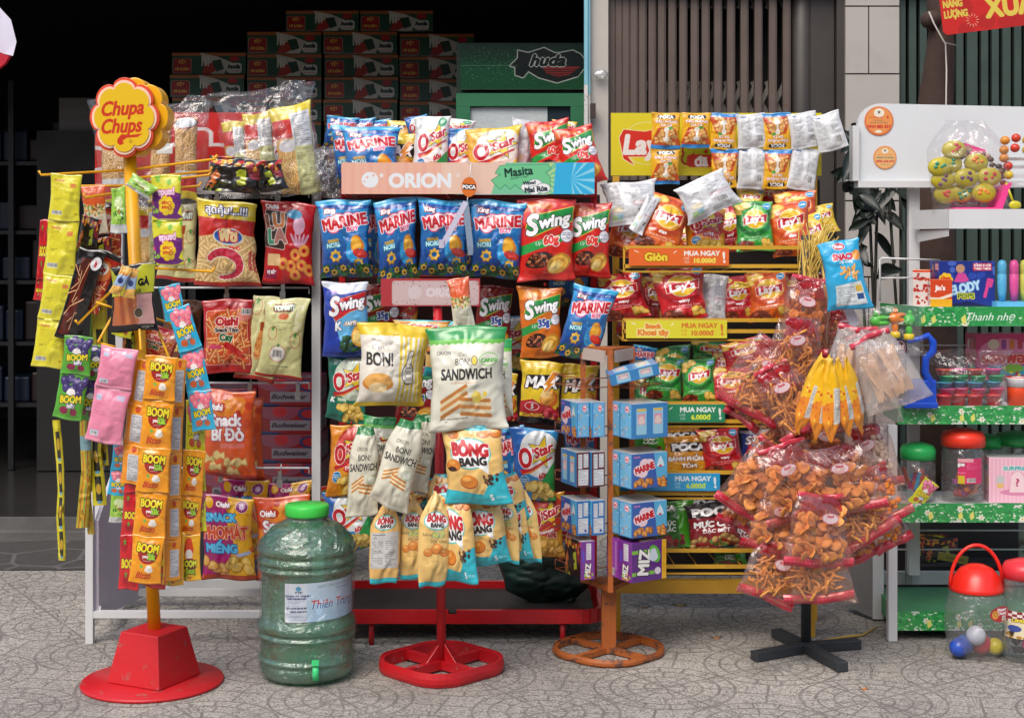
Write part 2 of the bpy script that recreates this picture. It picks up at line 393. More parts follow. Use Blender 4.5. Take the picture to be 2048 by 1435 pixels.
@design
def ripple_blue():
    a = Art(145, '1f3fa8'); a.poly([(0, 0), (100, 0), (100, 16), (40, 24), (0, 10)], 'dfe6f4'); a.poly([(20, 60), (100, 40), (100, 110), (40, 120)], '68b8e8')
    a.poly([(20, 60), (26, 36), (96, 20), (96, 46), (60, 56), (28, 74)], 'c8202c', st=(1.5, 'e87a28'))
    a.text('S', 26, 46, 34, bold=3, it=.25, rot=8, st=((1.4, '222244'),)); a.text('wing', 66, 39, 21, bold=2.0, it=.25, rot=10, st=((1.4, '222244'),), maxw=62)
    a.text('ORION', 24, 19, 3, c='ffffff', st=((.8, '8c2a9c'),)); a.text('K', 34, 84, 15, bold=2, it=.2, rot=8, st=((1, '2a3a7c'),)); a.text('-TASTE', 60, 79, 6.5, bold=.7, it=.2, rot=6, st=((1, '8a6a40'),))
    a.speck(40, 104, 84, 132, 60, ('1f4a28', '2f6a38', '123018'), 4, 3)
    for i in range(5): a.ell(84 - i * 2, 100 + i * 2, 20 - i * 2.5, 26 - i * 4, ('c98a2b', 'eebb4a', 'd79a33', 'f3c75c', 'f9db86')[i], rot=35)
    a.rect(0, 134, 100, 145, '1a2f80'); return a.seal()
def _ostar(c1, c2, red='c41f2c', tilt=22, sub='', foot='f2f0ea', gt='60g', kt=False, chip='f2ce62'):
    a = Art(145, c1); a.poly([(0, 0), (30, 0), (22, 60), (34, 145), (0, 145)], c2)
    a.ell(60, 50, 44, 46, foot, .92); a.star(66, 46, 33, 'f2cf2c', st=(1, '1d3f7c'), rot=-80)
    a.text("O", 28, 58, 36, c=red, bold=2.9, it=.12, rot=14, sx=.72, st=((1.5, 'ffffff'), )); a.text("'Star", 68, 42, 19, c=red, bold=1.6, it=.2, rot=tilt, st=((1.5, 'ffffff'),), maxw=64)
    a.poly([(14, 82), (40, 78), (92, 54), (92, 58), (42, 84), (20, 92)], red); a.poly([(18, 90), (40, 84), (80, 66), (40, 88)], 'f2902c')
    a.text('ORION', 22, 12, 3.4, c='ffffff')
    if sub: a.text(sub, 56, 84, 7, c='ffffff', bold=.8, it=.2, rot=14, st=((1.4, red),))
    if kt: a.text('K', 16, 98, 11, bold=1.4, it=.2); a.text('TASTE', 38, 96, 5.5, bold=.6, it=.2, st=((1.2, '5aa83c'),))
    else: a.text(gt, 70, 92, 11, c='d0302c' if gt == '60g' else '2c4c9c', bold=1.1, it=.1, rot=14, st=((1, 'ffffff'),)); a.ell(24, 104, 11, 11, '2b86c0', st=(.9, 'ffffff')); a.lines(16, 98, 32, 110, 3, 'ffffff', .9)
    a.chips(62, 120, 28, 14, 9, chip, 'b98a2b', 12, 5); return a.seal()
@design
def potato_blue():
    a = _ostar('2b8fcf', '1f62b4'); a.poly([(70, 100), (100, 60), (100, 145), (60, 145)], '2b9a4a'); a.chips(62, 124, 26, 12, 8, 'f2d878', 'c7a040', 12, 5); return a.seal()
@design
def potato_yellow(): return _ostar('f0c52a', 'e0a818', sub='')
@design
def potato_orange(): return _ostar('eaa022', 'e08a18', sub='Trứng', foot='c8302c')
@design
def potato_firered(): return _ostar('e8a62a', 'c42a20', sub='Firements', foot='d03a28', chip='f0b850')
@design
def potato_teal(): return _ostar('17846c', '0f6c5c', sub='', foot='e8ecd8', kt=True)
@design
def potato_white():
    a = _ostar('e9ebe8', 'd8dcdc'); a.poly([(30, 145), (60, 110), (100, 76), (100, 145)], '2a9a48'); a.ell(78, 14, 11, 11, '2a9a68'); a.lines(71, 10, 85, 18, 2, 'ffffff'); return a.seal()
@design
def bolt_yellow():
    a = Art(140, 'e8c92e'); a.poly([(0, 0), (100, 0), (100, 18), (50, 10), (0, 24)], 'd8b41e'); a.poly([(10, 60), (16, 32), (100, 26), (100, 56)], '1d1a1c')
    a.text('MAX', 52, 46, 24, bold=2.8, it=.2, rot=3, sx=1.1, st=((1.8, '151515'),), maxw=84)
    a.poly([(78, 20), (56, 52), (66, 50), (50, 76), (84, 44), (72, 46), (92, 22)], 'e8922a', st=(1, 'ffffff'))
    for i in range(4): a.ell(72 - i * 3, 80 - i * 3, 24 - i * 4, 19 - i * 4, ('d9702a', 'f0a040', 'f6b85a', 'fbd28c')[i], rot=-20)
    a.poly([(0, 92), (30, 84), (60, 96), (100, 104), (100, 118), (0, 116)], 'b8202c'); a.ell(30, 100, 17, 8, 'c82a34', st=(1.4, 'f4f0e8')); a.text('5', 30, 100, 10, bold=1, st=((1, '8c1020'),))
    a.text('Gochujang', 34, 118, 8, c='f4c23a', bold=.7, rot=5, it=.2, st=((1, '701018'),), maxw=56); a.speck(62, 100, 98, 122, 16, ('a81c28', 'd84858', '8c1420'), 6, 3)
    a.rect(0, 124, 100, 140, '191416'); return a.seal()
def _lays(bg, bg2, halo, sub='wavy', tag_=None):
    a = Art(140, bg); a.ell(50, 52, 50, 48, bg2); a.ell(50, 50, 41, 37, bg); a.ell(56, 52, 33, 31, halo) if halo else None
    for x, y, r in ((16, 16, 13), (32, 12, 12), (8, 30, 11)): a.ell(x, y, r, r * .8, 'd9a02e', rot=20); a.ell(x - .8, y - .8, r * .86, r * .68, 'f3cf62', rot=20)
    a.ell(52, 52, 28, 27, 'f4c42a', st=(1.4, 'f8f2e0'))
    a.poly([(20, 46), (34, 42), (50, 46), (70, 44), (86, 38), (84, 62), (70, 60), (50, 62), (34, 66), (20, 68)], 'c81f28', st=(1.3, 'f8f2e0'))
    a.text("Lay's", 52, 54, 19, bold=1.7, it=.15, rot=5, maxw=64)
    if tag_: a.poly([(46, 18), (98, 30), (95, 46), (43, 32)], 'f2e22a'); a.text(tag_, 70, 32, 6, c='8c1020', bold=.6, rot=-12)
    else: a.ell(84, 16, 9.5, 9.5, '3a9ad0', st=(.8, 'e8f4fa')); a.text('KING', 84, 16, 4, bold=.4)
    a.text(sub, 52, 90, 8, bold=.7); a.text('Vị Thăn Bò Nướng Texas', 50, 102, 4.6, bold=.2, maxw=84); a.lines(30, 107, 70, 110, 1, 'ffffff')
    a.ell(24, 124, 24, 14, '6b2a1c', rot=10, wob=.04); a.speck(6, 114, 44, 134, 22, ('8c3c24', '5c2014', 'a85030'), 4, 2); a.chips(80, 122, 12, 9, 4, 'f0c552', 'c08a28', 11, 3)
    return a.seal(4)
@design
def chip_red(): return _lays('cc1f26', 'a8141e', '')
@design
def chip_redtag(): return _lays('d0202a', 'b01820', '', 'wavy', 'LỐC XOÁY')
@design
def chip_orange(): return _lays('e0641c', 'cc4a18', 'f0a428', 'stax')
@design
def chip_green(): return _lays('3aa43c', '1c7430', '5cc048', '')
@design
def chip_yellow(): return _lays('f0d238', 'e0b424', 'f6e470', '')
@design
def bag_back():
    a = Art(140, 'd4d6d8'); a.rect(36, 0, 50, 140, 'e4e6e8'); a.lines(6, 12, 34, 70, 16, '70747c', .6, 3); a.lines(54, 14, 92, 60, 14, '70747c', .6, 4)
    a.lines(54, 70, 92, 84, 4, 'b03038', .6, 6); a.bars(60, 92, 84, 110); a.ell(22, 92, 12, 9, 'e8dcb4', .8, st=(.6, 'a0a4a8')); a.rect(10, 108, 30, 124, '9cc078', .8); a.rect(20, 106, 32, 120, '8cc0e0', .7); a.lines(56, 118, 90, 130, 3, '70747c')
    return a.seal(6, .4)
@design
def nut_front():
    a = Art(142, 'f0b422'); a.rr(20, 10, 82, 24, 6, '1a1716'); a.text('POCA', 51, 17, 11, bold=1.8, sx=1.1, st=((.6, '1a1716'),)); a.text('ĐẬU PHỘNG', 50, 36, 9, bold=.9, st=((1.2, 'c86a14'),), maxw=76); a.text('DA CÁ', 50, 50, 9, bold=.9, st=((1.2, 'c86a14'),))
    a.poly([(0, 142), (0, 118), (20, 60), (80, 60), (100, 118), (100, 142)], 'c8501c'); a.ell(64, 62, 10, 7, '5aa83a')
    a.chips(50, 96, 36, 26, 42, 'eeb468', 'b56a2c', 8, 3, .85); a.rect(0, 126, 100, 142, '2f86cc'); a.poly([(46, 66), (54, 66), (54, 100), (46, 100)], 'f4f0e4'); a.ell(50, 68, 9, 10, 'f4f0e4'); a.ell(50, 104, 11, 9, 'f4f0e4')
    return a.seal(5)
@design
def sachet_back():
    a = Art(142, 'd9dbdc'); a.lines(12, 14, 42, 100, 20, '7c8086', .55, 3); a.rect(46, 8, 60, 134, 'e8eaeb'); a.lines(62, 20, 92, 80, 14, '7c8086', .5, 5); a.bars(66, 90, 84, 116); a.rect(16, 10, 34, 15, '3c5c8c'); return a.seal(7, .5)
@design
def prawn_orange():
    a = Art(112, 'e29a22'); a.speck(0, 0, 100, 112, 30, ('eeb03c', 'd88a1a'), 6, 9); a.rr(8, 20, 92, 46, 5, '1a1412'); a.text('POCA', 52, 33, 19, bold=2.6, sx=1.1, st=((.8, '1a1412'),)); a.text('BÁNH PHỒNG', 50, 66, 12, bold=1.2, st=((1.2, 'a8641c'),), maxw=90); a.text('TÔM', 52, 86, 11, bold=1.1, st=((1.2, 'a8641c'),)); return a.seal()
@design
def squid_maroon():
    a = Art(120, '8e1a22'); a.poly([(0, 0), (100, 0), (100, 46), (0, 36)], '1a1214'); a.text('POCA', 52, 26, 20, bold=2.8, rot=-4, sx=1.1, st=((.8, '1a1214'),)); a.text('MỰC CAY', 50, 58, 14, bold=1.6, rot=-4, st=((1, '5c0c14'),), maxw=84); a.text('ĐẶC BIỆT', 52, 76, 9, bold=.8, rot=-4)
    a.chips(50, 104, 44, 14, 16, 'c8a05c', '7c5020', 9, 5); a.speck(20, 96, 80, 118, 14, ('4a8a2c', 'b02028'), 4, 6); return a.seal()
@design
def bean_green():
    a = Art(125, '2e7a24'); a.poly([(60, 0), (100, 0), (100, 125), (74, 125)], '52b42c'); a.text('POCA', 30, 20, 14, bold=2, st=((.8, '102010'),)); a.text('LÚC', 46, 60, 11, bold=1); a.text('LẮC', 46, 76, 11, bold=1); a.speck(20, 92, 80, 120, 24, ('a82838', '7c1c28', 'c84858'), 6, 5); return a.seal()
@design
def bun_yellow():
    a = Art(115, 'efe9da'); a.rect(0, 0, 100, 17, 'ecc81f')
    for i in range(5): a.rect(55 + i * 7, 17, 58.5 + i * 7, 115, 'f0d23c')
    a.rect(88, 17, 100, 115, 'ecc81f'); a.text("C'est", 24, 32, 6, c='6c6c68', bold=.2); a.text('BON!', 26, 48, 17, c='2a2826', bold=.7, sx=.66)
    a.ell(26, 80, 21, 13, 'd88a34', wob=.04); a.ell(26, 78, 19, 11, 'edb25c'); a.ell(26, 87, 13, 7, 'f4dba4')
    a.ell(70, 68, 9, 14, 'f6f2e4', st=(1, '2a2826')); a.rr(68, 36, 74, 60, 3, 'f6f2e4', st=(1, '2a2826'), rot=12)
    for i in range(3): a.rr(66, 60 + i * 8, 78, 65 + i * 8, 2.4, 'f6f2e4', st=(.7, '2a2826'))
    a.rect(0, 108, 100, 115, 'ecc81f'); a.text('ORION', 22, 23, 3, c='2a2826'); return a
@design
def sandwich_white():
    a = Art(120, 'e6e5d4'); a.rect(0, 0, 100, 17, '21964c'); a.poly([(0, 15)] + [(i * 4, 19 + (2 if i % 2 else 0)) for i in range(26)] + [(100, 15)], '6cc24a')
    a.text('ORION', 20, 30, 4, c='2a2826', bold=.2); a.text("C'est", 46, 32, 4, c='5c5a54'); a.text('BON!', 46, 40, 8, c='4a4842', bold=.3, sx=.8); a.ell(62, 39, 3.4, 5, 'f0dc60', st=(.7, '5c5a54'))
    a.text('SANDWICH', 50, 54, 12, c='2c2a28', bold=.7, sx=.75, maxw=78); a.ell(80, 38, 11, 7, 'e6e5d4', st=(.8, '6cc24a')); a.text('CANXI', 80, 39, 4.4, c='58b048', bold=.4); a.lines(30, 63, 66, 65, 1, 'e08a5c')
    for x, y, r in ((34, 84, -28), (62, 92, 6)):
        for k, c in enumerate(('c88038', 'f0dcae', 'd89048', 'f4e6c0', 'c88038')): a.rr(x - 22, y - 10 + k * 4.4, x + 20, y - 5.6 + k * 4.4, 2, c, rot=r)
    a.speck(60, 76, 78, 86, 14, ('f2dc70', 'e8c848'), 3.6, 4); a.lines(14, 104, 50, 110, 2, '5c5a54'); return a
def _bong(c='f2c878'):
    a = Art(125, c); a.poly([(0, 125), (0, 100), (60, 108), (80, 78), (100, 72), (100, 125)], '2cbccc')
    a.ell(46, 44, 34, 22, 'f2f4f2', st=(2, '5cc4bc')); a.poly([(52, 60), (76, 56), (74, 76)], 'f2f4f2')
    a.text('BÔNG', 46, 38, 18, c='c8262c', bold=2.4, rot=-2, st=((.8, 'ffffff'),), maxw=62); a.text('BANG', 50, 56, 12, c='2a2422', bold=1.4, rot=2); a.text('ORION', 18, 12, 4, c='2a2422', bold=.2)
    for x, y, r in ((16, 62, 13), (40, 88, 15), (20, 16, 9), (70, 12, 12), (90, 14, 10)):
        a.ell(x, y, r, r * .74, 'a85018'); a.ell(x, y - 1, r * .94, r * .66, 'dd8428'); a.ell(x - r * .2, y - r * .3, r * .5, r * .24, 'f0a84c')
    a.ell(14, 68, 8, 4, '3a1c10'); a.speck(64, 76, 88, 92, 14, ('4a2a1c', '2f1810', '6c4430'), 3.2, 8); a.text('5', 72, 112, 9, bold=.8); a.lines(78, 110, 94, 114, 2, 'ffffff'); return a
@design
def cake_front():
    a = _bong(); a.poly([(0, 0), (22, 8), (60, 10), (100, 6), (100, 0)], '2cbccc'); return a
@design
def cake_side():
    a = Art(230, 'f0c878'); a.text('ORION', 50, 40, 7, c='2a2422'); a.ell(50, 66, 36, 20, 'f2f4f2', st=(3, '5cc4bc')); a.text('BÔNG', 50, 60, 17, c='c8262c', bold=2, maxw=58); a.text('BANG', 52, 76, 10, c='2a2422', bold=1)
    a.text('BÁNH', 24, 100, 7, c='4a3a2c'); a.text('ALÔ', 56, 99, 13, c='f4e450', bold=1.2, st=((1.4, '3cb0b8'),)); a.text('ĐỘC ĐÁO', 58, 116, 7, c='4a3a2c')
    for x, y, r in ((28, 142, 14), (54, 134, 18), (78, 144, 14)): a.ell(x, y, r, r * .74, 'b85c1c'); a.ell(x, y - 1, r * .94, r * .66, 'e8903c'); a.ell(x - r * .2, y - r * .3, r * .5, r * .24, 'f4b868')
    a.lines(20, 162, 80, 170, 3, '8c6c3c'); a.rect(0, 216, 100, 230, '2cbccc'); return a
@design
def cake_facts():
    a = Art(230, 'f0c070'); a.text('ORION', 50, 40, 7, c='2a2422'); a.ell(50, 62, 34, 18, 'f2f4f2', st=(3, '5cc4bc')); a.text('BÔNG', 50, 57, 15, c='c8262c', bold=2, maxw=54); a.text('BANG', 52, 71, 9, c='2a2422', bold=1)
    a.rect(6, 88, 94, 186, 'c8c8c6'); a.lines(12, 92, 88, 106, 3, '4a4a4a', .9); a.lines(10, 110, 46, 180, 14, '6c6c6c', .6, 3); a.lines(54, 110, 90, 180, 14, '6c6c6c', .6, 4); a.rect(0, 214, 100, 230, '2cbccc'); return a
@design
def bun_side():
    a = Art(190, 'dcd9c4'); a.rect(0, 0, 100, 18, '1e7c3c'); a.text('ORION', 44, 46, 8, c='2a2826'); a.text('BON!', 52, 64, 12, c='4a4842', bold=.4); a.text('SANDWICH', 50, 84, 15, c='2c2a28', bold=.8, maxw=86)
    for x, y, r in ((36, 116, -24), (62, 128, 10)):
        for k, c in enumerate(('c88038', 'f0dcae', 'd89048', 'f4e6c0', 'c88038')): a.rr(x - 24, y - 8 + k * 4, x + 20, y - 4 + k * 4, 2, c, rot=r)
    a.ell(78, 112, 12, 8, 'eef0e0', st=(.8, '6cc24a')); return a
@design
def shrimp_sticks_red():
    a = Art(142, 'c41c22'); a.rect(0, 0, 100, 16, 'b01218'); a.rr(8, 22, 92, 124, 5, 'd8541f', st=(1, 'f6e4dc')); a.sticks(12, 30, 88, 118, 90, 'ec8c42', 'b8481c', 3, 30, 6)
    a.ell(84, 32, 14, 10, 'f0988c', .8); a.text('Oishi', 50, 42, 15, c='c4202a', bold=1.8, st=((1.5, 'fff4f0'),), maxw=60); a.text('Snack Tôm', 50, 58, 7.5, c='1c1a18', bold=.9, st=((1.2, 'f4ece4'),), maxw=60); a.text('Cay', 48, 72, 12, c='1a6a34', bold=1.5, st=((1.3, 'f4ece4'),))
    a.poly([(40, 84), (54, 82), (70, 92), (82, 108), (78, 112), (60, 102), (44, 92)], 'c01c20'); a.speck(36, 96, 86, 122, 30, ('b8181c', 'e05030', 'd83028'), 3, 6); a.rr(12, 86, 38, 94, 3, 'e04870'); a.bars(78, 18, 98, 30); return a.seal()
@design
def tomato_pale():
    a = Art(142, 'dbd89a')
    for x, y, r in ((16, 20, 13), (82, 112, 12), (14, 110, 12), (86, 60, 11)): a.ell(x, y, r, r, 'dbd89a', st=(1, 'c83a2c')); a.star(x, y - r * .8, r * .6, '4a9a48')
    a.ell(52, 72, 17, 34, 'c87a3a', rot=6, wob=.04); a.ell(50, 70, 14, 28, 'dd9850', rot=6); a.poly([(34, 44), (72, 40), (70, 56), (38, 58)], 'a8461c'); a.speck(36, 70, 64, 104, 30, ('d8843c', 'e8ac60', 'c06a2c'), 3, 3)
    a.rr(36, 14, 90, 32, 6, '9c2a20'); a.text('TOMATI', 62, 23, 10, c='f2f4e8', bold=1.3, st=((.9, '2a8a40'),), maxw=50); a.rect(0, 134, 100, 142, 'b8241c'); return a.seal()
@design
def tomato_back():
    a = Art(150, 'dad998'); a.rr(22, 10, 70, 26, 6, '9c3a28'); a.text('TOMATI', 46, 18, 9, c='f2f4e8', bold=1.2, st=((.9, '2a8a40'),), maxw=44); a.ell(48, 34, 12, 6, 'e0703c'); a.lines(28, 44, 76, 60, 5, '6c6a48', .7); a.lines(76, 14, 92, 60, 12, 'f0f0e8', .9, 5)
    for x, y, r in ((82, 78, 11), (26, 66, 10)): a.ell(x, y, r, r * 1.2, 'dad998', st=(1, 'c83a2c')); a.star(x, y - r * .9, r * .6, '4a9a48')
    a.ell(44, 104, 18, 15, 'f0eede', st=(1, 'c84a3c')); a.bars(32, 96, 56, 112); a.star(44, 88, 5, '2f8a40'); a.lines(30, 126, 70, 134, 2, '4a4a34'); a.rect(0, 144, 100, 150, 'b8241c'); return a.seal(3)
@design
def pumpkin_orange():
    a = Art(145, 'e25a1c'); a.ell(34, 44, 56, 24, 'ee8c2c', rot=-30); a.speck(0, 0, 100, 60, 8, ('f0a03c', 'd84a18', 'c83a18'), 12, 9); a.text('Oishi', 24, 28, 10, bold=1.2, st=((1.3, 'a82418'),)); a.text('Snack', 46, 48, 19, bold=2.2, rot=4, st=((1.6, 'b83a5c'),), maxw=84); a.text('Bí Đỏ', 50, 72, 19, bold=2.2, rot=3, st=((1.6, 'b83a5c'),), maxw=66)
    a.rr(36, 86, 84, 94, 4, 'e87a6c', rot=-4)
    for i, (x, y) in enumerate(((16, 116), (36, 108), (56, 118), (30, 128), (76, 116), (60, 132))):
        a.poly([(x - 11, y - 6), (x - 4, y - 9), (x + 2, y - 4), (x + 10, y - 8), (x + 12, y + 6), (x + 2, y + 4), (x - 6, y + 9), (x - 13, y + 5)], 'c89a48'); a.poly([(x - 10, y - 5), (x - 4, y - 8), (x + 2, y - 3), (x + 9, y - 7), (x + 10, y + 4), (x + 2, y + 2), (x - 6, y + 7), (x - 11, y + 4)], 'f0d68c')
    a.rect(0, 138, 100, 145, 'a82010'); return a.seal()
@design
def cheese_magenta():
    a = Art(150, 'a8186c'); a.poly([(52, 0), (100, 0), (100, 150), (46, 150), (62, 80), (48, 40)], 'eeb41c')
    a.speck(56, 10, 98, 110, 16, ('d8741c', 'b83a2c', 'e09a20'), 3.4, 4); a.ell(16, 14, 8, 10, 'eeb41c'); a.ell(78, 16, 11, 10, '8c1c6c', st=(.8, 'f0e0f0')); a.star(78, 16, 8, 'e8c8e8', n=8, q=.5)
    a.text('Oishi', 42, 16, 8.5, bold=1, st=((1.1, 'a02020'),)); a.text('SNACK', 38, 38, 13, c='5cc4ee', bold=1.6, st=((1.4, '1c4c9c'),), rot=3); a.text('PHÔMAI', 46, 64, 21, c='e8902c', bold=1.6, st=((1.6, 'b82a20'), (.9, 'f8e4c0')), maxw=88, rot=2) if False else a.text('PHOMÁT', 46, 64, 21, c='d8502c', bold=1.6, st=((1.8, 'b82a20'), (1.0, 'f8e4c0')), maxw=90, rot=2)
    a.text('MIẾNG', 38, 92, 14, c='5cc4ee', bold=1.6, st=((1.4, '1c4c9c'),)); a.rr(58, 100, 94, 106, 2, 'b8c8f0', rot=-16)
    a.chips(24, 126, 20, 12, 6, 'eeb458', 'b8702c', 12, 2); a.chips(74, 122, 20, 12, 6, 'f4cc60', 'c08a2c', 12, 4); a.rect(0, 140, 100, 150, 'b0401c'); return a.seal()
@design
def ring_red():
    a = Art(145, 'c01a22'); a.text('Oishi', 20, 10, 8, bold=1); a.rr(4, 18, 46, 82, 4, '3c2a24', st=(1, 'f0ece4'), rot=6)
    for t, x, y, c in (('L', 14, 38, '8c4a2a'), ('U', 32, 34, 'c8742c'), ('L', 18, 62, '3c9c74'), ('A', 35, 60, 'b87c74')): a.text(t, x, y, 24, c=c, bold=2.6, rot=4, st=((1.1, 'f0ece4'),))
    a.ell(72, 40, 11, 17, 'dcaac4'); [a.ell(62 + i * 6, 66, 2.4, 13, 'dcaac4', rot=(i - 2) * 14) for i in range(5)]; a.ell(62, 22, 14, 8, '3a9cc8')
    for x, y in ((66, 92), (84, 84), (56, 112), (78, 110), (92, 118), (40, 108), (64, 128)): a.ell(x, y, 11, 11, 'c8742c'); a.ell(x, y - .6, 10, 10, 'eda048'); a.ell(x, y, 4, 4, 'c01a22')
    a.rr(8, 92, 34, 112, 2, 'e8c48c'); a.rr(6, 118, 28, 134, 2, '8c1a44'); a.text('VỊ SỐT', 17, 123, 5, bold=.5, maxw=18); a.rect(0, 138, 100, 145, '90101a'); return a.seal()
@design
def prawn_thai():
    a = Art(140, 'e0be80'); a.sticks(2, 60, 98, 136, 150, 'efcf90', 'b98a48', 3, 30, 6.5); a.rect(0, 0, 100, 30, 'e4cc28'); a.poly([(0, 30), (100, 30), (100, 56), (60, 50), (0, 62)], 'cc2a24')
    a.text('สุดคุ้ม!...!!!', 50, 16, 12, c='ffffff', bold=.9, st=((1.3, '1c2a6c'),), maxw=70); a.ell(54, 58, 24, 12, '2c5cb0', st=(2, 'e8ece8')); a.rect(38, 44, 68, 68, 'd8402c', .0); a.text('ฟิช', 54, 56, 18, c='f0d8a0', bold=2, st=((1.6, 'd8402c'),)); a.text('FISHO', 64, 76, 5, c='d8302c', bold=.6)
    pts = [(46 + 26 * math.cos(R(t)) * 1.0, 104 + 20 * math.sin(R(t))) for t in range(-150, 110, 12)]
    for i, (x, y) in enumerate(pts): r = 8.5 - abs(i - 8) * .38; a.ell(x, y, r + 1, r + 1, 'f2ecd8')
    for i, (x, y) in enumerate(pts): r = 8 - abs(i - 8) * .38; a.ell(x, y, r, r, ('c8283c', 'd8405c')[i % 2])
    for y in (84, 92, 100, 108): a.text('え', 90, y, 6, c='b8283c', bold=.5); a.text('び', 98, y + 3, 6, c='b8283c', bold=.5)
    a.rect(0, 132, 100, 140, 'b02018'); return a.seal()
@design
def prawn_thai_back():
    a = Art(170, 'c8c890'); a.rect(0, 0, 100, 26, 'e0c824'); a.rect(0, 26, 52, 62, 'cc2a24'); a.rect(0, 62, 46, 170, 'd8a860'); a.sticks(0, 96, 44, 166, 50, 'e8c07c', 'b0803c', 3, 26, 6); a.ell(30, 76, 24, 12, 'dcdce0'); a.rect(46, 16, 94, 80, 'd8dadc'); a.lines(50, 20, 90, 76, 16, '5c5c60', .6); a.rect(46, 80, 100, 170, 'd2d49a'); a.lines(50, 90, 94, 158, 18, '8c8c58', .6, 5); return a
@design
def fries_tube():
    a = Art(230, 'd0a468'); a.sticks(2, 26, 98, 150, 110, 'e0b478', 'a87440', 5, 40, 8); a.ell(50, 18, 46, 14, 'c0c2c6', st=(3, '8c2c20')); a.rect(0, 150, 100, 172, 'dcdcdc'); a.rect(0, 168, 100, 212, 'c8262c'); a.rect(0, 206, 100, 230, 'e4cc28'); return a
@design
def flame_black():
    a = Art(80, '181414'); a.speck(0, 0, 100, 18, 26, ('d84a68', 'e8b020', 'c82a24'), 5, 3); a.poly([(2, 50), (16, 30), (24, 44), (16, 72), (4, 76)], 'd8742c'); a.poly([(52, 30), (70, 24), (76, 60), (60, 64)], 'b8c424'); a.speck(0, 44, 60, 80, 16, ('a8b828', '3c4818', '2c2018'), 5, 8); a.poly([(68, 16), (92, 20), (100, 48), (80, 44)], '8c1824'); a.poly([(84, 10), (90, 26), (82, 30)], 'f0a428'); return a
@design
def banana_brown():
    a = Art(145, '6c3c1c'); a.ell(60, 40, 34, 24, '3a1c10'); a.text('Oishi', 46, 22, 9, c='c8301c', bold=1); a.text('Snack', 60, 50, 16, c='d8b878', bold=1.6, st=((1, '3a1c10'),)); a.text('Chuối', 50, 80, 15, c='e8c45c', bold=1.6, st=((1, '3a1c10'),)); a.poly([(40, 145), (50, 90), (100, 70), (100, 145)], 'c89a3c'); a.speck(40, 90, 96, 140, 9, ('2c1810',), 7, 3); a.text('Sôcôla', 64, 112, 12, c='f0d8a0', bold=1, st=((1, '3a1c10'),)); return a.seal()
@design
def shop_snack_blue():
    a = Art(150, '2aaee0'); a.ell(48, 14, 14, 7, 'c8344c', st=(1, 'f4f4f4')); a.text('Molet', 48, 14, 6, bold=.6); a.text('SNACK', 56, 36, 12, c='d03048', bold=2, st=((1.3, 'f0f4f4'),), rot=-2); a.ell(88, 36, 11, 11, 'e8962c'); a.text('mực nướng', 58, 47, 5, c='f4f8f8', bold=.4)
    a.sticks(44, 60, 80, 84, 12, 'e8a850', 'b8742c', 4, 20, 6); a.poly([(22, 96), (88, 90), (90, 138), (20, 142)], 'dde6e8'); a.lines(26, 100, 66, 134, 10, '5c6c78', .7); a.rect(70, 98, 86, 112, 'e8c050'); a.rect(70, 116, 86, 128, '2c5c9c'); return a
def _boom(bg, c2, fr, t2='Jelly', h=120):
    a = Art(h, bg); a.speck(0, 0, 100, h, 14, (c2,), 8, 7); a.ell(54, 44, 32, 26, 'a8241c'); a.text('BOOM', 52, 30, 20, c='f2dc2c', bold=2.2, rot=-3, st=((1.8, '1c3a1c'),), maxw=66); a.text('lük', 66, 50, 15, c='a8d83c', bold=1.6, st=((1.6, '1c3a1c'),)); a.text('you', 46, 50, 8, bold=.8, st=((1.2, 'a8241c'),)); a.lines(40, 60, 64, 63, 1, 'ffffff')
    a.ell(60, 82, 12, 10, 'f4eee4', wob=.08); a.ell(36, 76, 6, 4, '7cb84c', rot=30); a.text(fr, 46, 98, 15, c='c8381c', bold=1.2, it=.35, maxw=74); return a.seal(5)
@design
def fizz_orange(): return _boom('f09a14', 'f5ac28', 'Blzzo')
@design
def fizz_facts():
    a = Art(120, 'ee9616'); a.rect(30, 28, 84, 108, 'c9cbce'); a.lines(34, 32, 80, 104, 14, '5c5c60', .6); a.ell(56, 14, 12, 9, 'c84a18'); return a.seal(5)
@design
def fizz_yellow():
    a = Art(120, 'f0b422'); a.ell(50, 32, 20, 24, 'd8481c', wob=.1); a.ell(50, 50, 16, 13, 'e8e4dc'); a.ell(52, 76, 34, 16, '8c241c'); a.text('BOOM', 50, 74, 16, c='d8e034', bold=1.8, st=((1.4, '16240f'),)); a.text('Sour', 54, 92, 15, c='a8d034', bold=1.8, st=((1.6, '16240f'),)); a.speck(10, 98, 90, 118, 12, ('d8741c', '7c9c28'), 6, 4); return a.seal(5)
def _jelly(bg, f1, f2, f3, tcol='f2dc2c'):
    a = Art(120, bg)
    for x, y in ((20, 22), (40, 14), (62, 20), (80, 30), (30, 38), (54, 40), (76, 50), (90, 18)): a.ell(x, y, 14, 13, f2); a.ell(x - 1, y - 1, 12, 11, f1); a.ell(x - 4, y - 4, 4, 3, 'ffffff', .35)
    a.ell(50, 48, 15, 9, 'f2efe8', wob=.06); a.text('BOOM', 52, 66, 18, c=tcol, bold=2, rot=5, st=((1.6, '2a1c1c'),), maxw=70); a.text('Jelly', 56, 82, 12, c='e8e8f4', bold=1.2, rot=5, st=((1.6, '2a1c34'),)); a.ell(34, 96, 15, 10, f3); a.ell(68, 98, 12, 9, f3); return a.seal(6)
@design
def fizz_grape(): return _jelly('58aa34', '4a3c78', '2c2450', '8c2048')
@design
def fizz_peach(): return _jelly('2fb4dc', 'f08090', 'd8506c', 'd8683c')
@design
def fizz_mango(): return _jelly('dcdc2c', 'e07090', '8c1c5c', 'c85c3c')
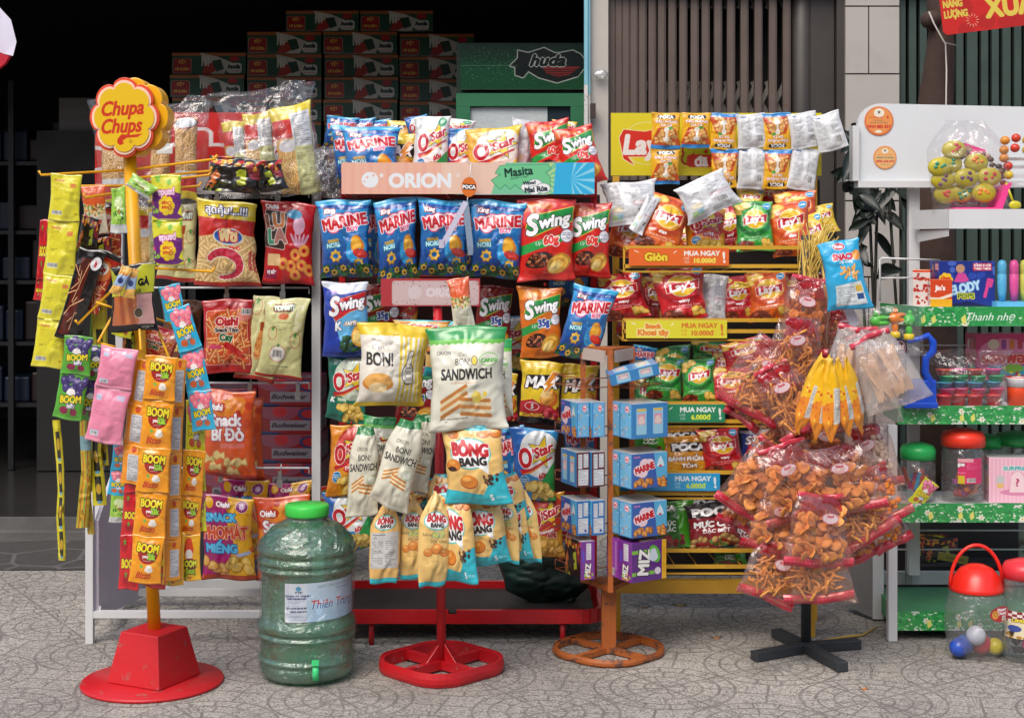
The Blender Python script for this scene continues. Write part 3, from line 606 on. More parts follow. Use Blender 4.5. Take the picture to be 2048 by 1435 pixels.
@design
def fizz_strawberry():
    a = Art(120, 'c81c24'); [a.ell(x, y, 15, 13, 'a81020') and a.star(x, y - 10, 9, '58a034') for x, y in ((24, 26), (70, 30), (36, 96), (76, 100))]; a.text('BOOM', 50, 62, 18, c='f2dc2c', bold=2, st=((1.6, '1c3a1c'),)); return a.seal(6)
@design
def pink_back():
    a = Art(120, 'ec8ca8'); a.rect(10, 18, 26, 30, 'b8d4ec', .8); a.rect(66, 14, 88, 26, 'b8d4ec', .7); a.lines(10, 36, 46, 62, 8, 'b06080', .5); a.lines(60, 66, 92, 74, 3, 'b06080', .6); a.rect(10, 94, 34, 106, 'a8c8ec'); a.bars(12, 96, 32, 105); a.ell(60, 40, 30, 20, 'f09cb4', .5); return a.seal(8, .25)
@design
def yellow_back():
    a = Art(165, 'e2d834'); a.text('Gummy', 30, 22, 7, c='d05a2c', bold=.6); a.lines(14, 34, 44, 60, 7, 'b88a20', .6); a.rect(66, 32, 84, 46, 'e87058', .7); a.lines(66, 60, 92, 96, 12, '6c6c20', .6); a.lines(16, 84, 40, 92, 2, '6c6c20'); a.bars(10, 128, 44, 142); a.rect(84, 134, 94, 142, 'b8a818'); return a.seal(8, .22)
@design
def panda_purple():
    a = Art(110, 'dcd838'); a.speck(0, 0, 100, 20, 6, ('8cc43c', 'e8e858'), 9, 3); a.poly([(0, 44), (30, 34), (100, 46), (100, 70), (84, 92), (100, 100), (80, 106), (20, 106), (0, 96)], '6c2478'); a.text('panda', 50, 46, 17, c='f4d8ec', bold=1.7, st=((1.2, 'c8246c'),), rot=182, maxw=74)
    for i in range(7): t = R(360 / 7 * i); a.ell(50 + 17 * math.cos(t), 74 + 15 * math.sin(t), 10, 9, 'f4d42c', st=(1, 'e8a020'))
    a.ell(50, 74, 19, 16, 'f4d42c'); a.text('Chupa', 50, 80, 9, c='d0301c', bold=.9, it=.2, rot=180); a.text('Chups', 50, 69, 9, c='d0301c', bold=.9, it=.2, rot=180); a.speck(4, 60, 24, 96, 5, ('8cc43c', 'e04878'), 5, 5); return a.seal(4)
@design
def sour_tape():
    a = Art(420, 'd8cc2c', k=1.2); [a.rect(26, 40 + i * 95, 74, 120 + i * 95, '2c2a18') and a.ell(50, 80 + i * 95, 20, 18, 'c8a028') and a.rect(34, 120 + i * 95, 66, 128 + i * 95, '5ca8c8') for i in range(4)]; return a
@design
def rainbow_tape():
    a = Art(420, 'c8b430', k=1.2); [a.rect(20 + i * 16, 0, 28 + i * 16, 420, c) for i, c in enumerate(('c85a24', 'e0b428', '5ca05c', 'b83c2c'))]; a.rect(0, 180, 100, 210, '8cb8c0'); a.speck(10, 230, 90, 400, 30, ('e0a028', 'a87818'), 9, 3); return a
@design
def jerky():
    a = Art(130, '14120f'); a.poly([(0, 0), (100, 4), (100, 56), (0, 60)], 'b8bc34'); a.poly([(0, 0), (70, 2), (40, 24), (10, 18)], '14120f'); a.rect(6, 60, 94, 116, 'b86a44'); a.rect(58, 58, 94, 116, 'cc9c98'); [a.rr(12 + i * 10, 60, 19 + i * 10, 114, 3, c, rot=-8) for i, c in enumerate(('c8703c', 'a8542c', 'd08048', 'b0603a', 'c87848'))]
    a.text('GÀ', 74, 36, 12, c='14120f', bold=1.6); a.text('Xé Sợi', 52, 52, 8, c='3a3810', bold=.4); a.ell(62, 94, 9, 9, '5c4c38', st=(1, 'e8e0c0')); a.rect(0, 116, 100, 130, '100e0c'); a.lines(66, 119, 92, 127, 3, 'c8c8c0'); return a
@design
def jerky_dark():
    a = Art(190, '1a1614'); a.poly([(20, 20), (60, 20), (50, 180), (10, 180)], '5c2014'); a.sticks(16, 40, 50, 170, 12, '7c2c1c', '3a1410', 4, 50, 8); a.ell(76, 30, 20, 14, 'e0e0e0'); a.text('b', 76, 30, 12, c='c82030', bold=2); return a
@design
def chili_red():
    a = Art(150, 'a82414'); a.ell(50, 50, 40, 26, 'd8722c', wob=.08); a.ell(50, 44, 26, 15, 'e8dcc8'); a.text('Cay', 50, 44, 14, c='a82018', bold=1.6); a.sticks(10, 80, 90, 140, 40, 'd86a34', '8c2c14', 4, 36, 8); a.rect(0, 0, 100, 16, '26201c'); return a.seal()
@design
def mini_white():
    a = Art(190, 'e6e2cc'); a.poly([(0, 0), (100, 0), (100, 70), (50, 80), (0, 66)], 'e0602c'); a.lines(10, 20, 90, 50, 4, 'f4e4d0', .7); a.speck(6, 74, 94, 112, 50, ('a8662c', 'e8a048', '6c9c3c', 'f0d890'), 6, 4); a.lines(14, 124, 86, 176, 14, '8c8878', .6); return a.seal()
@design
def mini_green():
    a = Art(150, '9ccc4c'); a.ell(50, 50, 30, 20, 'd8ecb0'); a.lines(20, 10, 80, 30, 4, '38782c'); a.speck(20, 60, 80, 110, 20, ('38782c', 'c8c84c', 'e8f0d0'), 6, 4); a.ell(56, 80, 12, 8, '9c7c3c'); a.rect(0, 120, 100, 150, 'c8ccc8'); return a.seal()
@design
def mini_orange():
    a = Art(170, 'e8b454'); a.poly([(0, 60), (100, 40), (100, 110), (0, 124)], '9cb4d4'); a.ell(50, 84, 26, 18, '2c3c74'); a.speck(0, 0, 100, 50, 12, ('f4dca0', 'c87c34'), 7, 3); return a.seal()
# ---- boxes
@design
def biscuit_side():
    a = Art(140, '3c8ccc'); a.rect(12, 4, 92, 136, '74bce4'); a.speck(14, 8, 88, 132, 26, ('f0b040', '2c8c50', 'e87048', 'c8ecf8'), 4, 5); a.ell(62, 24, 17, 15, 'e8506c'); a.ell(62, 24, 14, 12, 'fbe4ea'); a.text('Boy', 62, 24, 9, c='d8304c', bold=1); return a
@design
def biscuit_front():
    a = Art(82, '3464b4'); a.poly([(62, 0), (100, 0), (100, 60), (70, 66)], '5cb8e4'); a.star(80, 24, 16, 'dcf0f8', n=3, q=.6, sx=.8); a.ell(80, 32, 3.5, 3, 'd83048')
    for x, y, r in ((18, 40, 14), (36, 26, 15), (50, 24, 12), (30, 44, 14)): a.ell(x, y, r, r * .9, 'f8dce4')
    a.text('MARINE', 36, 34, 15, c='d0202f', bold=1.7, rot=14, st=((1.1, 'ffffff'),), maxw=54); a.text('ORION', 14, 8, 3.6, st=((1, '8c2a9c'),)); a.chips(52, 70, 46, 9, 20, 'e09440', '8c4018', 8, 4); return a
@design
def biscuit_back():
    a = Art(100, '3488c8'); [a.rr(x, 14, x + 28, 88, 2, '9cd4ec') and a.rect(x + 4, 30, x + 24, 60, 'e8a0b8') and a.ell(x + 14, 48, 9, 12, 'f0d8d0', wob=.1) and a.rect(x + 2, 15, x + 26, 22, 'e8c458') for x in (12, 58)]; return a
@design
def biscuit_facts():
    a = Art(190, '2470b4'); a.rect(14, 16, 44, 90, 'dcdfe2'); a.rect(54, 12, 88, 84, 'dcdfe2'); a.lines(56, 16, 86, 80, 14, '4a4a50', .6); a.rect(14, 96, 88, 176, 'dcdfe2'); a.lines(18, 100, 84, 172, 16, '4a4a50', .6, 3); a.lines(18, 20, 40, 84, 12, '4a4a50', .6, 6); a.ell(68, 164, 10, 7, '2c4ca0'); return a
@design
def biscuit_facts_brown():
    a = Art(190, '5c1c20'); a.rect(14, 12, 44, 90, 'dcdfe2'); a.rect(54, 10, 90, 84, 'dcdfe2'); a.rect(14, 96, 90, 180, 'dcdfe2'); a.lines(56, 14, 86, 80, 14, '4a4a50', .6); a.lines(18, 100, 84, 172, 16, '4a4a50', .6, 3); a.lines(18, 20, 40, 84, 12, '4a4a50', .6, 6); return a
@design
def box_top():
    a = Art(40, 'dcdee0'); a.lines(4, 8, 96, 34, 3, 'a8acb4', .5); a.rect(0, 0, 100, 3, 'd8d478'); return a
@design
def puff_side():
    a = Art(250, '7c2f92'); a.rect(40, 14, 74, 120, 'e2dfe4'); a.lines(44, 20, 70, 114, 14, '7c6c88', .6); a.rect(12, 60, 28, 130, '5a4cc0'); a.text('MIZ', 50, 186, 36, c='f6f4f0', bold=3.4, rot=84, st=((3, '141014'),)); a.speck(20, 206, 84, 240, 10, ('8cc43c', 'e8a030'), 7, 3); return a
@design
def puff_back():
    a = Art(250, '9a44ac'); a.lines(20, 20, 60, 170, 20, 'c89cd4', .6); a.rect(64, 20, 70, 200, 'e4c8ec', .7); a.bars(24, 190, 60, 236); return a
@design
def puff_front():
    a = Art(110, '5c2080'); a.rect(0, 22, 76, 32, '7cc03c'); a.rect(0, 82, 70, 92, '7cc03c'); a.text('MIZ', 34, 56, 30, c='f6f4f0', bold=3, rot=84, st=((2.4, '141014'),)); a.ell(66, 36, 14, 26, '5cb844', rot=-20); a.ell(62, 40, 12, 18, 'd0dce8', wob=.1); a.ell(74, 84, 9, 10, 'e4d8e8', st=(1, '3c1458')); a.rect(86, 0, 100, 110, 'e8b424'); a.lines(90, 20, 96, 90, 10, 'b87820'); return a
@design
def melody():
    a = Art(84, '20348c'); a.speck(0, 0, 100, 30, 12, ('4c6cc8', '2c4cb0'), 6, 3); [a.ell(12 + 8 * math.cos(R(51 * i)), 34 + 8 * math.sin(R(51 * i)), 5, 5, 'f4c82c') for i in range(7)]; a.ell(12, 34, 9, 9, 'f4c82c'); a.text('Chupa', 12, 31, 4.5, c='d0301c', bold=.5, it=.2); a.text('Chups', 12, 37, 4.5, c='d0301c', bold=.5, it=.2)
    a.ell(38, 14, 8, 8, 'c89878'); a.poly([(26, 38), (34, 22), (46, 22), (54, 36), (44, 40)], 'd84c9c'); a.rr(60, 4, 94, 18, 2, 'c8284c'); a.text('SỐNG KHỎE', 77, 8, 4, bold=.4, maxw=30); a.text('THỎA THÍCH', 77, 14, 4, bold=.4, maxw=30)
    a.text('MELODY', 40, 50, 16, c='bfe4f6', bold=2, rot=12, st=((1.6, '2858b0'),), maxw=66); a.text('POPS', 48, 64, 9, c='4c7c2c', bold=.8, st=((1.4, 'f0e048'),)); a.rr(82, 34, 88, 68, 2, 'e04890', rot=14); a.rr(84, 32, 96, 48, 2, 'e04890', rot=14); a.poly([(0, 84), (50, 74), (100, 84)], '121c4c'); return a
@design
def jins_front():
    a = Art(120, 'd8481c'); a.text("Jin's", 44, 36, 20, bold=2, maxw=60); a.poly([(40, 78), (100, 58), (100, 72), (60, 84), (0, 84), (0, 76)], 'f0e0c8'); a.rect(0, 84, 100, 120, 'eeb020'); return a
@design
def jins_side():
    a = Art(200, 'e0d4cc'); a.speck(10, 20, 90, 180, 26, ('b82c24', '982018', 'c84c34'), 11, 4); a.rect(0, 0, 100, 14, 'd8481c'); return a
@design
def thai_pink():
    a = Art(95, 'd82878'); a.ell(50, 40, 46, 30, 'ec8cb4'); a.ell(30, 22, 10, 11, 'f0e0c8'); [a.rr(x, 12, x + 8, 32, 3, c) for x, c in ((44, 'a03c9c'), (58, 'e88020'), (72, 'd83050'), (84, 'b88020'))]; a.text('รองพอง', 54, 50, 20, c='e03838', bold=2.4, st=((2, '6c1c2c'), (1.2, 'f8e8e0')), maxw=88); a.rr(20, 66, 92, 86, 3, '3cb0c8'); a.ell(64, 72, 18, 9, '8cc83c'); a.speck(20, 70, 90, 88, 10, ('e87c20', 'c8283c', 'f4e060'), 3, 3); return a
@design
def doll_pink():
    a = Art(110, 'f0b4c8'); [a.rect(i * 8, 0, i * 8 + 3, 110, 'f6c8d6') for i in range(13)]; a.text('SURPRISE', 54, 26, 9, c='58b4b8', bold=1, st=((1, 'f8f0e8'),), maxw=64); a.ell(56, 84, 34, 8, 'e08cb0'); a.poly([(40, 84), (44, 44), (52, 34), (60, 34), (68, 44), (72, 84)], 'f6d8dc', st=(1, 'e090b0')); a.text('?', 56, 60, 18, c='c03c6c', bold=1); a.ell(22, 54, 9, 11, 'c8c8cc'); a.rect(16, 62, 28, 74, 'e8c070'); a.ell(90, 54, 9, 11, 'f0d890'); return a
@design
def beer_carton():
    a = Art(32, '1c4c34', w=100); a.rect(0, 0, 100, 5, 'a8602c'); a.poly([(38, 0), (62, 6), (80, 14), (70, 32), (52, 32), (44, 18)], 'c4c0b4'); a.poly([(44, 20), (58, 12), (66, 22), (50, 32), (40, 32)], 'a82c20'); [a.rect(40 + i * 4, 5, 42 + i * 4, 20, 'd8d4c8') for i in range(3)]; a.poly([(54, 12), (66, 10), (70, 24), (60, 28)], '143c2c')
    a.rr(2, 9, 26, 30, 3, 'a01c1c', st=(.5, 'c8c0a8')); a.text('TẾT', 14, 14, 4, c='e8c050', bold=.4); a.text('10 LON', 14, 24, 4, c='e8c050', bold=.4); a.ell(84, 9, 7, 4, 'b02020'); a.rr(74, 15, 94, 30, 4, 'd4d4cc'); a.text('huda', 84, 20, 6, c='1c2c28', bold=.9, it=.2); a.lines(76, 26, 92, 28, 1, 'b02020'); return a
@design
def lager_carton():
    a = Art(70, '800f18'); a.ell(34, 10, 34, 22, '9c2028', .6, st=(.7, '5c6890')); a.ell(36, 12, 12, 14, 'a82830', st=(.6, '9c6070')); a.ell(84, 18, 18, 16, '182c60'); a.ell(84, 18, 13, 11, '9c1820'); a.rr(20, 34, 86, 60, .8, '7e7a84'); a.text('Budweiser', 52, 46, 12, c='2c2430', bold=.6, it=.3, maxw=58); a.poly([(0, 60), (40, 66), (60, 60), (30, 70), (0, 70)], '182c60'); return a  # print colours darkened to stand in for the shade behind the rack
# ---- signs
@design
def sign_orion():
    a = Art(64 * 100 / 507 * 5.07, 'efb7a4', k=1.6, w=507); H = a.H
    for i in range(40): a.rect(i * 9, 0, i * 9 + 9, H, ('f0b8a2', 'f2c0a8', 'edb09c', 'f0c4a6')[i % 4], .5)
    a.rect(200, 0, 330, H, 'ecd0bc', .8)
    a.poly([(330, 0), (310, 30), (300, H), (507, H), (507, 0)], '7ccaa0')
    for i in range(9): t = R(-60 + i * 20); a.poly([(400, 34), (400 + 150 * math.cos(t), 34 + 150 * math.sin(t)), (400 + 150 * math.cos(t + .12), 34 + 150 * math.sin(t + .12))], 'c4de94')
    a.poly([(430, 0), (507, 0), (507, H), (424, H)], '38b4e4'); [a.poly([(460, 34), (460 + 90 * math.cos(R(t)), 34 + 90 * math.sin(R(t))), (460 + 90 * math.cos(R(t + 9)), 34 + 90 * math.sin(R(t + 9)))], '8cd8f0') for t in range(-80, 80, 26)]
    zz = []; [zz.append((308 + i * 10, 44 + (10 if i % 2 else 0))) for i in range(12)]; a.poly([(318, 6), (308, 22), (320, 24), (300, 36)] + zz + [(418, 30), (408, 20), (420, 12), (412, 4)], '74cc94', st=(.8, '1c6c4c'))
    a.ell(57, 35, 17, 16, 'eef4f8'); a.star(52, 30, 4, 'f0b8a2'); a.star(64, 26, 4, 'f0b8a2'); a.star(46, 38, 3, 'f0b8a2'); a.star(80, 26, 6, 'eef4f8'); a.text('ORION', 157, 36, 27, c='eef4f8', bold=3, sx=1.0, maxw=140); a.text('®', 234, 26, 8, c='eef4f8')
    a.text('Masita', 355, 18, 17, c='1c3a34', bold=1.3, rot=6, maxw=56); a.text('rong biển vị ngon!', 356, 30, 3.6, c='1c3a34', rot=8)
    for x, y, r in ((372, 50, 12), (388, 44, 14), (404, 52, 14), (386, 56, 12)): a.ell(x, y, r, r * .7, 'f4f6f4', st=(.7, '48606c'))
    a.text('Wow!', 376, 41, 7, c='26323c', bold=.6, rot=4); a.text('Mai Rùa', 390, 54, 10, c='26323c', bold=.9, rot=6, maxw=46); return a
@design
def sign_faded():
    a = Art(28, 'b03038', k=3); a.rr(11, 2, 99, 27, 3, 'c4a8a8'); a.rr(12, 3, 98, 26, 3, 'cdb6b6'); a.ell(34, 14, 7, 7, 'd8ccd0', .7); a.text('ORION', 64, 14, 8, c='ddd0d4', bold=1.2, maxw=40); a.speck(12, 2, 99, 8, 26, ('7c4a38', '9c7060'), .7, 3); a.speck(60, 4, 99, 26, 18, ('7c4a38',), .5, 5); a.speck(12, 20, 40, 27, 10, ('8c6050',), .6, 6); return a
@design
def sign_crisps():
    a = Art(30, 'e2d32a', k=6); a.ell(17, 14.5, 11, 10, 'e2d32a', st=(.35, 'e8e49c')); a.ell(17, 14.5, 10.9, 9.9, 'e2d32a'); a.poly([(4, 12), (6, 8), (16, 9), (30, 6), (30, 22), (18, 21), (8, 21), (11, 25), (6, 22)], 'd6301f', st=(.4, 'f0e8b0')); a.text("Lay's", 18, 15, 9, c='eeeae4', bold=.9, it=.15, maxw=23)
    a.text('giòn', 44, 17, 8, c='a8b018', bold=1.1, st=((.9, 'a82418'),)); a.rr(36, 20, 66, 26, 2, 'c8301c'); a.text('đã thèm', 50, 23.2, 4.4, bold=.5, maxw=20); return a
def _strip(bg, t1, t2, c1, c2, price, tail='!', left=None, lc='f2d83c', ls='b87818', w=100, H=18.5):
    a = Art(H, bg, k=5.5, w=w); o = w - 100
    if left: [a.text(x, 27 + o, y, hh, c=lc, bold=.8, st=((1.0, ls),), maxw=40) for x, y, hh in left]; a.rr(5 + o, 3, 10 + o, 3.8, .3, 'f4f0e0', rot=24); a.rr(44 + o, 3.8, 48 + o, 4.6, .3, 'f4f0e0', rot=-40)
    a.text('MUA NGAY', 73 + o, 5.4, 4.8, c=c1, bold=.45, maxw=37); a.text('CHỈ', 57.5 + o, 10.8, 2.3, c=c1, bold=.1); a.text('VỚI', 57.5 + o, 14.6, 2.3, c=c1, bold=.1); a.text(price, 76 + o, 13, 4.8, c=c2, bold=.45, maxw=29); a.text('!', 95 + o, 9.5, 11, c=c1, bold=.6, rot=4); return a
@design
def strip_orange(): return _strip('ea6c2c', '', '', 'f4f0e8', 'f2e45c', '10.000đ', left=[('Giòn', 9, 8)], lc='f2d83c', ls='b86a10')
@design
def strip_yellow(): return _strip('e2da36', '', '', 'd8782c', 'd8782c', '10.000đ', left=[('Snack', 6, 4.6), ('Khoai tây', 12.4, 5.6)], lc='e88a34', ls='f6ec9c')
@design
def strip_green(): return _strip('128a5c', '', '', 'ecf4f0', 'e0ee3c', '6.000đ', left=[('Poca', 9, 7)])
@design
def strip_blue(): return _strip('28a4dc', '', '', 'ecf4f8', 'c8e83c', '6.000đ', left=[('Snack', 9, 6)])
@design
def sign_lolly():
    a = Art(100, 'f0c420', k=3.4); a.text('Chupa', 49, 37, 19, c='d23a1e', bold=1.5, it=.3, rot=3, maxw=62); a.text('Chups', 47, 61, 19, c='d23a1e', bold=1.5, it=.3, rot=3, maxw=60); a.text('®', 60, 83, 5, c='8c6018')
    a.poly([(40, 80), (46, 73), (60, 74), (78, 72), (70, 77), (54, 78), (48, 82), (50, 86), (44, 88), (40, 85)], 'd23a1e'); return a
@design
def sign_noodle():
    a = Art(50, 'cc2420', k=3.4); a.text("Oishi's", 40, 28, 30, c='cc2420', bold=4, st=((2.2, 'e4dede'),)); a.poly([(0, 44), (40, 40), (70, 36), (100, 10), (100, 50), (0, 50)], 'e0dcdc'); return a
@design
def sign_cooler():
    a = Art(36, '14442c', k=5); a.grad('0c3020', '1a6038', 0, 22); a.speck(0, 2, 60, 32, 240, ('5cae70', '2c7c48', '8cc49c'), .28, 3)
    a.poly([(44, 6), (52, 8), (64, 4), (72, 8), (76, 8), (86, 6), (92, 9), (96, 15), (98, 15), (90, 26), (74, 31), (60, 27), (52, 22), (48, 27), (42, 25), (42, 19), (38, 18), (44, 12)], '16201c', st=(.9, 'd4d8d0'))
    a.poly([(62, 18.5), (92, 18.5), (84, 25), (75, 27), (66, 24)], '9c2c24'); [a.rect(62, 20.6 + i * 1.7, 92, 21.1 + i * 1.7, '16201c') for i in range(4)]; a.text('huda', 68, 13.5, 8.5, c='16201c', bold=.9, it=.3, sx=1.15, st=((.7, 'd4d8d0'),)); a.rect(0, 17.4, 44, 17.9, '8cb098', .6); return a
@design
def sign_newyear():
    a = Art(52, 'cc1c14', k=4.5, w=100); a.speck(0, 0, 100, 52, 10, ('b81812',), 9, 3); a.text('NĂNG', 12, 23, 6.4, c='dcc44c', bold=.8, maxw=18); a.text('LƯỢNG', 14, 33, 6.4, c='dcc44c', bold=.8, maxw=22); a.text('CHO', 44, 10, 13, c='dcc44c', bold=1.4); a.text('XUÂN', 74, 31, 18, c='e2ca50', bold=2, maxw=62)
    for i in range(12): t = R(30 * i); a.rr(29 + 5 * math.cos(t) - 1.4, 41 + 5 * math.sin(t) - .2, 29 + 5 * math.cos(t) + 1.4, 41 + 5 * math.sin(t) + .2, .2, 'f0e0c0', rot=30 * i)
    return a
@design
def sign_tag():
    a = Art(128, 'e2762c'); a.poly([(8, 42), (94, 48), (92, 84), (8, 78)], '171412'); a.text('POCA', 50, 63, 22, bold=2.6, rot=-2); return a
def _flower(h, w, t=None, seed=1):
    a = Art(h, '2b9a4c', k=3.2, w=w); rd = random.Random(seed)
    for i in range(int(w * 1.6)): a.ell(rd.uniform(0, w), rd.uniform(0, h), 2.4, .7, rd.choice(('1f8040', '3cb058', '249048', '5cc06c')), .8, rot=rd.uniform(0, 180))
    for i in range(int(w * 1.1)): a.ell(rd.uniform(0, w), h - abs(rd.gauss(0, .6)) * h, rd.uniform(.3, 1.3), rd.uniform(.25, .8), rd.choice(('e8ece0', 'd4e8c0', 'f4f4ec')), n=8)
    for i in range(int(w / 9)): a.ell(rd.uniform(0, w), rd.choice((.3, h * .15, h - .4)), rd.uniform(1, 4), rd.uniform(.5, 1.6), 'd8dad0', wob=.25, seed=i, n=16)
    for i in range(max(2, int(w / 26))):
        x = rd.uniform(0, w); y = rd.uniform(h * .3, h * .9); [a.ell(x + 1.7 * math.cos(k), y + 1.5 * math.sin(k), 1.3, .8, 'eef0e8', rot=math.degrees(k), n=8) for k in (0, 1, 2, 3, 4, 5)]; a.ell(x, y, .8, .8, 'd8c040')
        x = rd.uniform(0, w); a.poly([(x, h * .6), (x + 3, h * .4), (x + 4, h * .75), (x + 1, h * .9)], 'e4e070')
    if t: a.text(t, w * .5, h * .5, h * .42, it=.3, bold=.25)
    return a
@design
def lip_words():
    a = _flower(15, 140, None, 5)
    a.rect(40, 0, 140, 15, '2b9a4c', .82); a.text('Thanh nhẹ - Tươi mới', 76, 7.6, 6.2, it=.35, bold=.22); return a
@design
def lip_flower(): return _flower(15, 140, None, 9)
@design
def sticker_a():
    a = Art(100, 'e8843c'); a.ell(50, 50, 50, 50, 'e07440', st=(.1, 'e07440')); a.ell(50, 48, 45, 45, 'ee9a54'); a.ell(50, 22, 18, 15, 'f4ecd8'); a.star(50, 20, 7, '4a4a50'); a.text('INTERNET GIÁ', 40, 38, 5.4, c='c83c28', bold=.3, maxw=50); a.text('6', 80, 36, 10, c='c02418', bold=.8); a.text('TUYỂN SINH IT', 50, 48, 4, c='2c6c5c', bold=.2); a.text('LIÊN HỆ THÔNG MINH', 50, 56, 4, c='2c4c6c', bold=.3); a.text('0934 885 837', 50, 69, 10, c='c81c28', bold=.7, maxw=84); a.ell(48, 86, 12, 5, 'f4ecd8', wob=.1); return a
@design
def sticker_b():
    a = Art(100, 'e8944c'); a.ell(50, 50, 45, 45, 'f0b878'); a.ell(50, 22, 14, 11, 'f4ecd8'); a.star(50, 20, 7, '4a4a50'); a.text('ĐĂNG KÝ LẮP MẠNG', 50, 38, 5, c='c85c28', bold=.2); a.text('INTERNET CÁP QUANG', 50, 50, 5.4, c='2c7c6c', bold=.4, maxw=76); a.text('0935.436.473', 50, 66, 10, c='c82430', bold=.7, maxw=84); a.text('TRUYỀN HÌNH', 50, 81, 4.6, c='4c8c5c', bold=.3); return a
@design
def label_water():
    a = Art(66, 'b8d4ea', k=4); a.grad('c8dcec', 'a8d0ec'); a.rect(0, 0, 27, 66, 'd4deea'); a.ell(17, 9, 3.4, 4, '3c9cc0'); a.text('TTP', 17, 15.5, 3.6, c='2c3c5c', bold=.4); a.text('CÔNG TY TNHH', 15, 21.5, 3, c='2c3c6c', bold=.3); a.text('THIÊN TRUNG PHÁT', 14.5, 26, 2.8, c='2c3c6c', bold=.3, maxw=24); a.lines(4, 29, 25, 39, 4, '6c7ca0'); a.text('ĐT: 0775 68 68 68', 14.5, 42, 3, c='2c3c6c', bold=.4, maxw=24); a.text('0935 038 883', 17, 48, 3, c='2c3c6c', bold=.4, maxw=20); a.rr(3, 52, 26, 62, .6, 'c8d4e4', st=(.2, '6c7ca0')); a.lines(5, 54, 24, 60, 3, '6c7ca0')
    a.text('NƯỚC UỐNG ĐÓNG CHAI', 62, 7, 4, c='5c7c8c', maxw=42); a.text('Tinh khiết', 74, 13, 3.6, c='5c6c8c', it=.3); a.text('Thiên Trung', 63, 37, 15, c='3c7cb8', bold=.5, it=.25, st=((.4, 'e8f0f4'),), maxw=62)
    m = a.a.copy(); k = a.k; a2 = Art(66, 'b8d4ea', k=4); a2.a = m.copy(); a2.text('Thiên Trung', 63, 37, 15, c='c8283c', bold=.5, it=.25, maxw=62); cut = int(36.5 * k); a.a[:cut] = a2.a[:cut]; return a
@design
def label_pink():
    a = Art(100, 'd82c68', k=2); a.rect(0, 0, 60, 14, 'e8a8b0'); a.text('gus', 12, 22, 14, c='f4f4f4', bold=2, st=((1.4, '2c1020'),)); a.lines(34, 16, 96, 44, 8, 'f0b0c4', .6); a.text('Dinosaur', 14, 56, 6, c='f4d8e0'); a.rect(0, 68, 26, 100, 'd8c020'); a.bars(34, 78, 70, 94); return a
@design
def label_humty():
    a = Art(66, 'b81c28', k=2); a.text('Humty', 54, 14, 12, bold=1.2, maxw=46); a.text('Dumty', 56, 29, 12, bold=1.2, maxw=46); a.ell(22, 34, 14, 17, 'e09c38'); a.speck(14, 24, 30, 44, 6, ('8c3c18',), 2, 3); a.rect(50, 40, 72, 60, 'e8e4e0'); a.rect(54, 44, 68, 57, 'a0a0a0'); a.ell(86, 24, 6, 10, 'd84858'); return a
@design
def label_check():
    a = Art(110, 'ece4e0', k=2); [a.rect(i * 12.5, j * 11, i * 12.5 + 12.5, j * 11 + 11, '8c1c24') for i in range(8) for j in range(4) if (i + j) % 2]; a.rect(0, 44, 100, 110, 'e8dcb8'); a.text('UMBALL', 56, 36, 12, c='f0d830', bold=1.6, st=((1.6, '20201c'),)); a.ell(30, 70, 18, 14, '3c50a0'); a.ell(72, 74, 16, 12, 'e090b8'); a.speck(0, 84, 100, 108, 14, ('3c2c20', 'b88830'), 7, 3); return a
@design
def label_cup():
    a = Art(50, 'e8e8ec', k=2); a.rect(0, 14, 100, 50, 'e04c24'); a.text('LE', 80, 38, 14, bold=2); return a
@design
def snack_sticker():
    a = Art(62, 'e6cdd2', k=1.6); a.ell(50, 31, 49, 30, 'c8344c'); a.ell(50, 31, 46, 27, 'e8d0d4'); a.text('Snack', 50, 18, 13, c='c8283c', bold=1.6, it=.3); a.lines(16, 28, 84, 50, 4, 'c06878', .8); return a
@design
def lace_band():
    a = Art(20, 'c81c34', k=3, w=140); [a.star(4 + i * 8, 10, 3.4, 'e0788c', n=4, q=.5) and a.ell(4 + i * 8, 10, 1.2, 1.2, 'c81c34') for i in range(18)]; [a.ell(i * 4, 1.5, 1, 1, 'e0788c') and a.ell(i * 4, 18.5, 1, 1, 'e0788c') for i in range(36)]; return a
@design
def tag_ms():
    a = Art(130, '18223c'); a.speck(0, 70, 100, 130, 24, ('2c4c9c', 'c83c4c'), 4, 3); a.ell(50, 52, 34, 36, '4c2c34', st=(3, 'd4a0a0')); a.text('M&S', 50, 52, 26, c='e8ccc8', bold=2, maxw=54); return a
@design
def price_tag(): a = Art(30, 'c4b040', k=2); a.text('TRAXALOVELL', 56, 16, 7, c='3a3418', maxw=70); return a
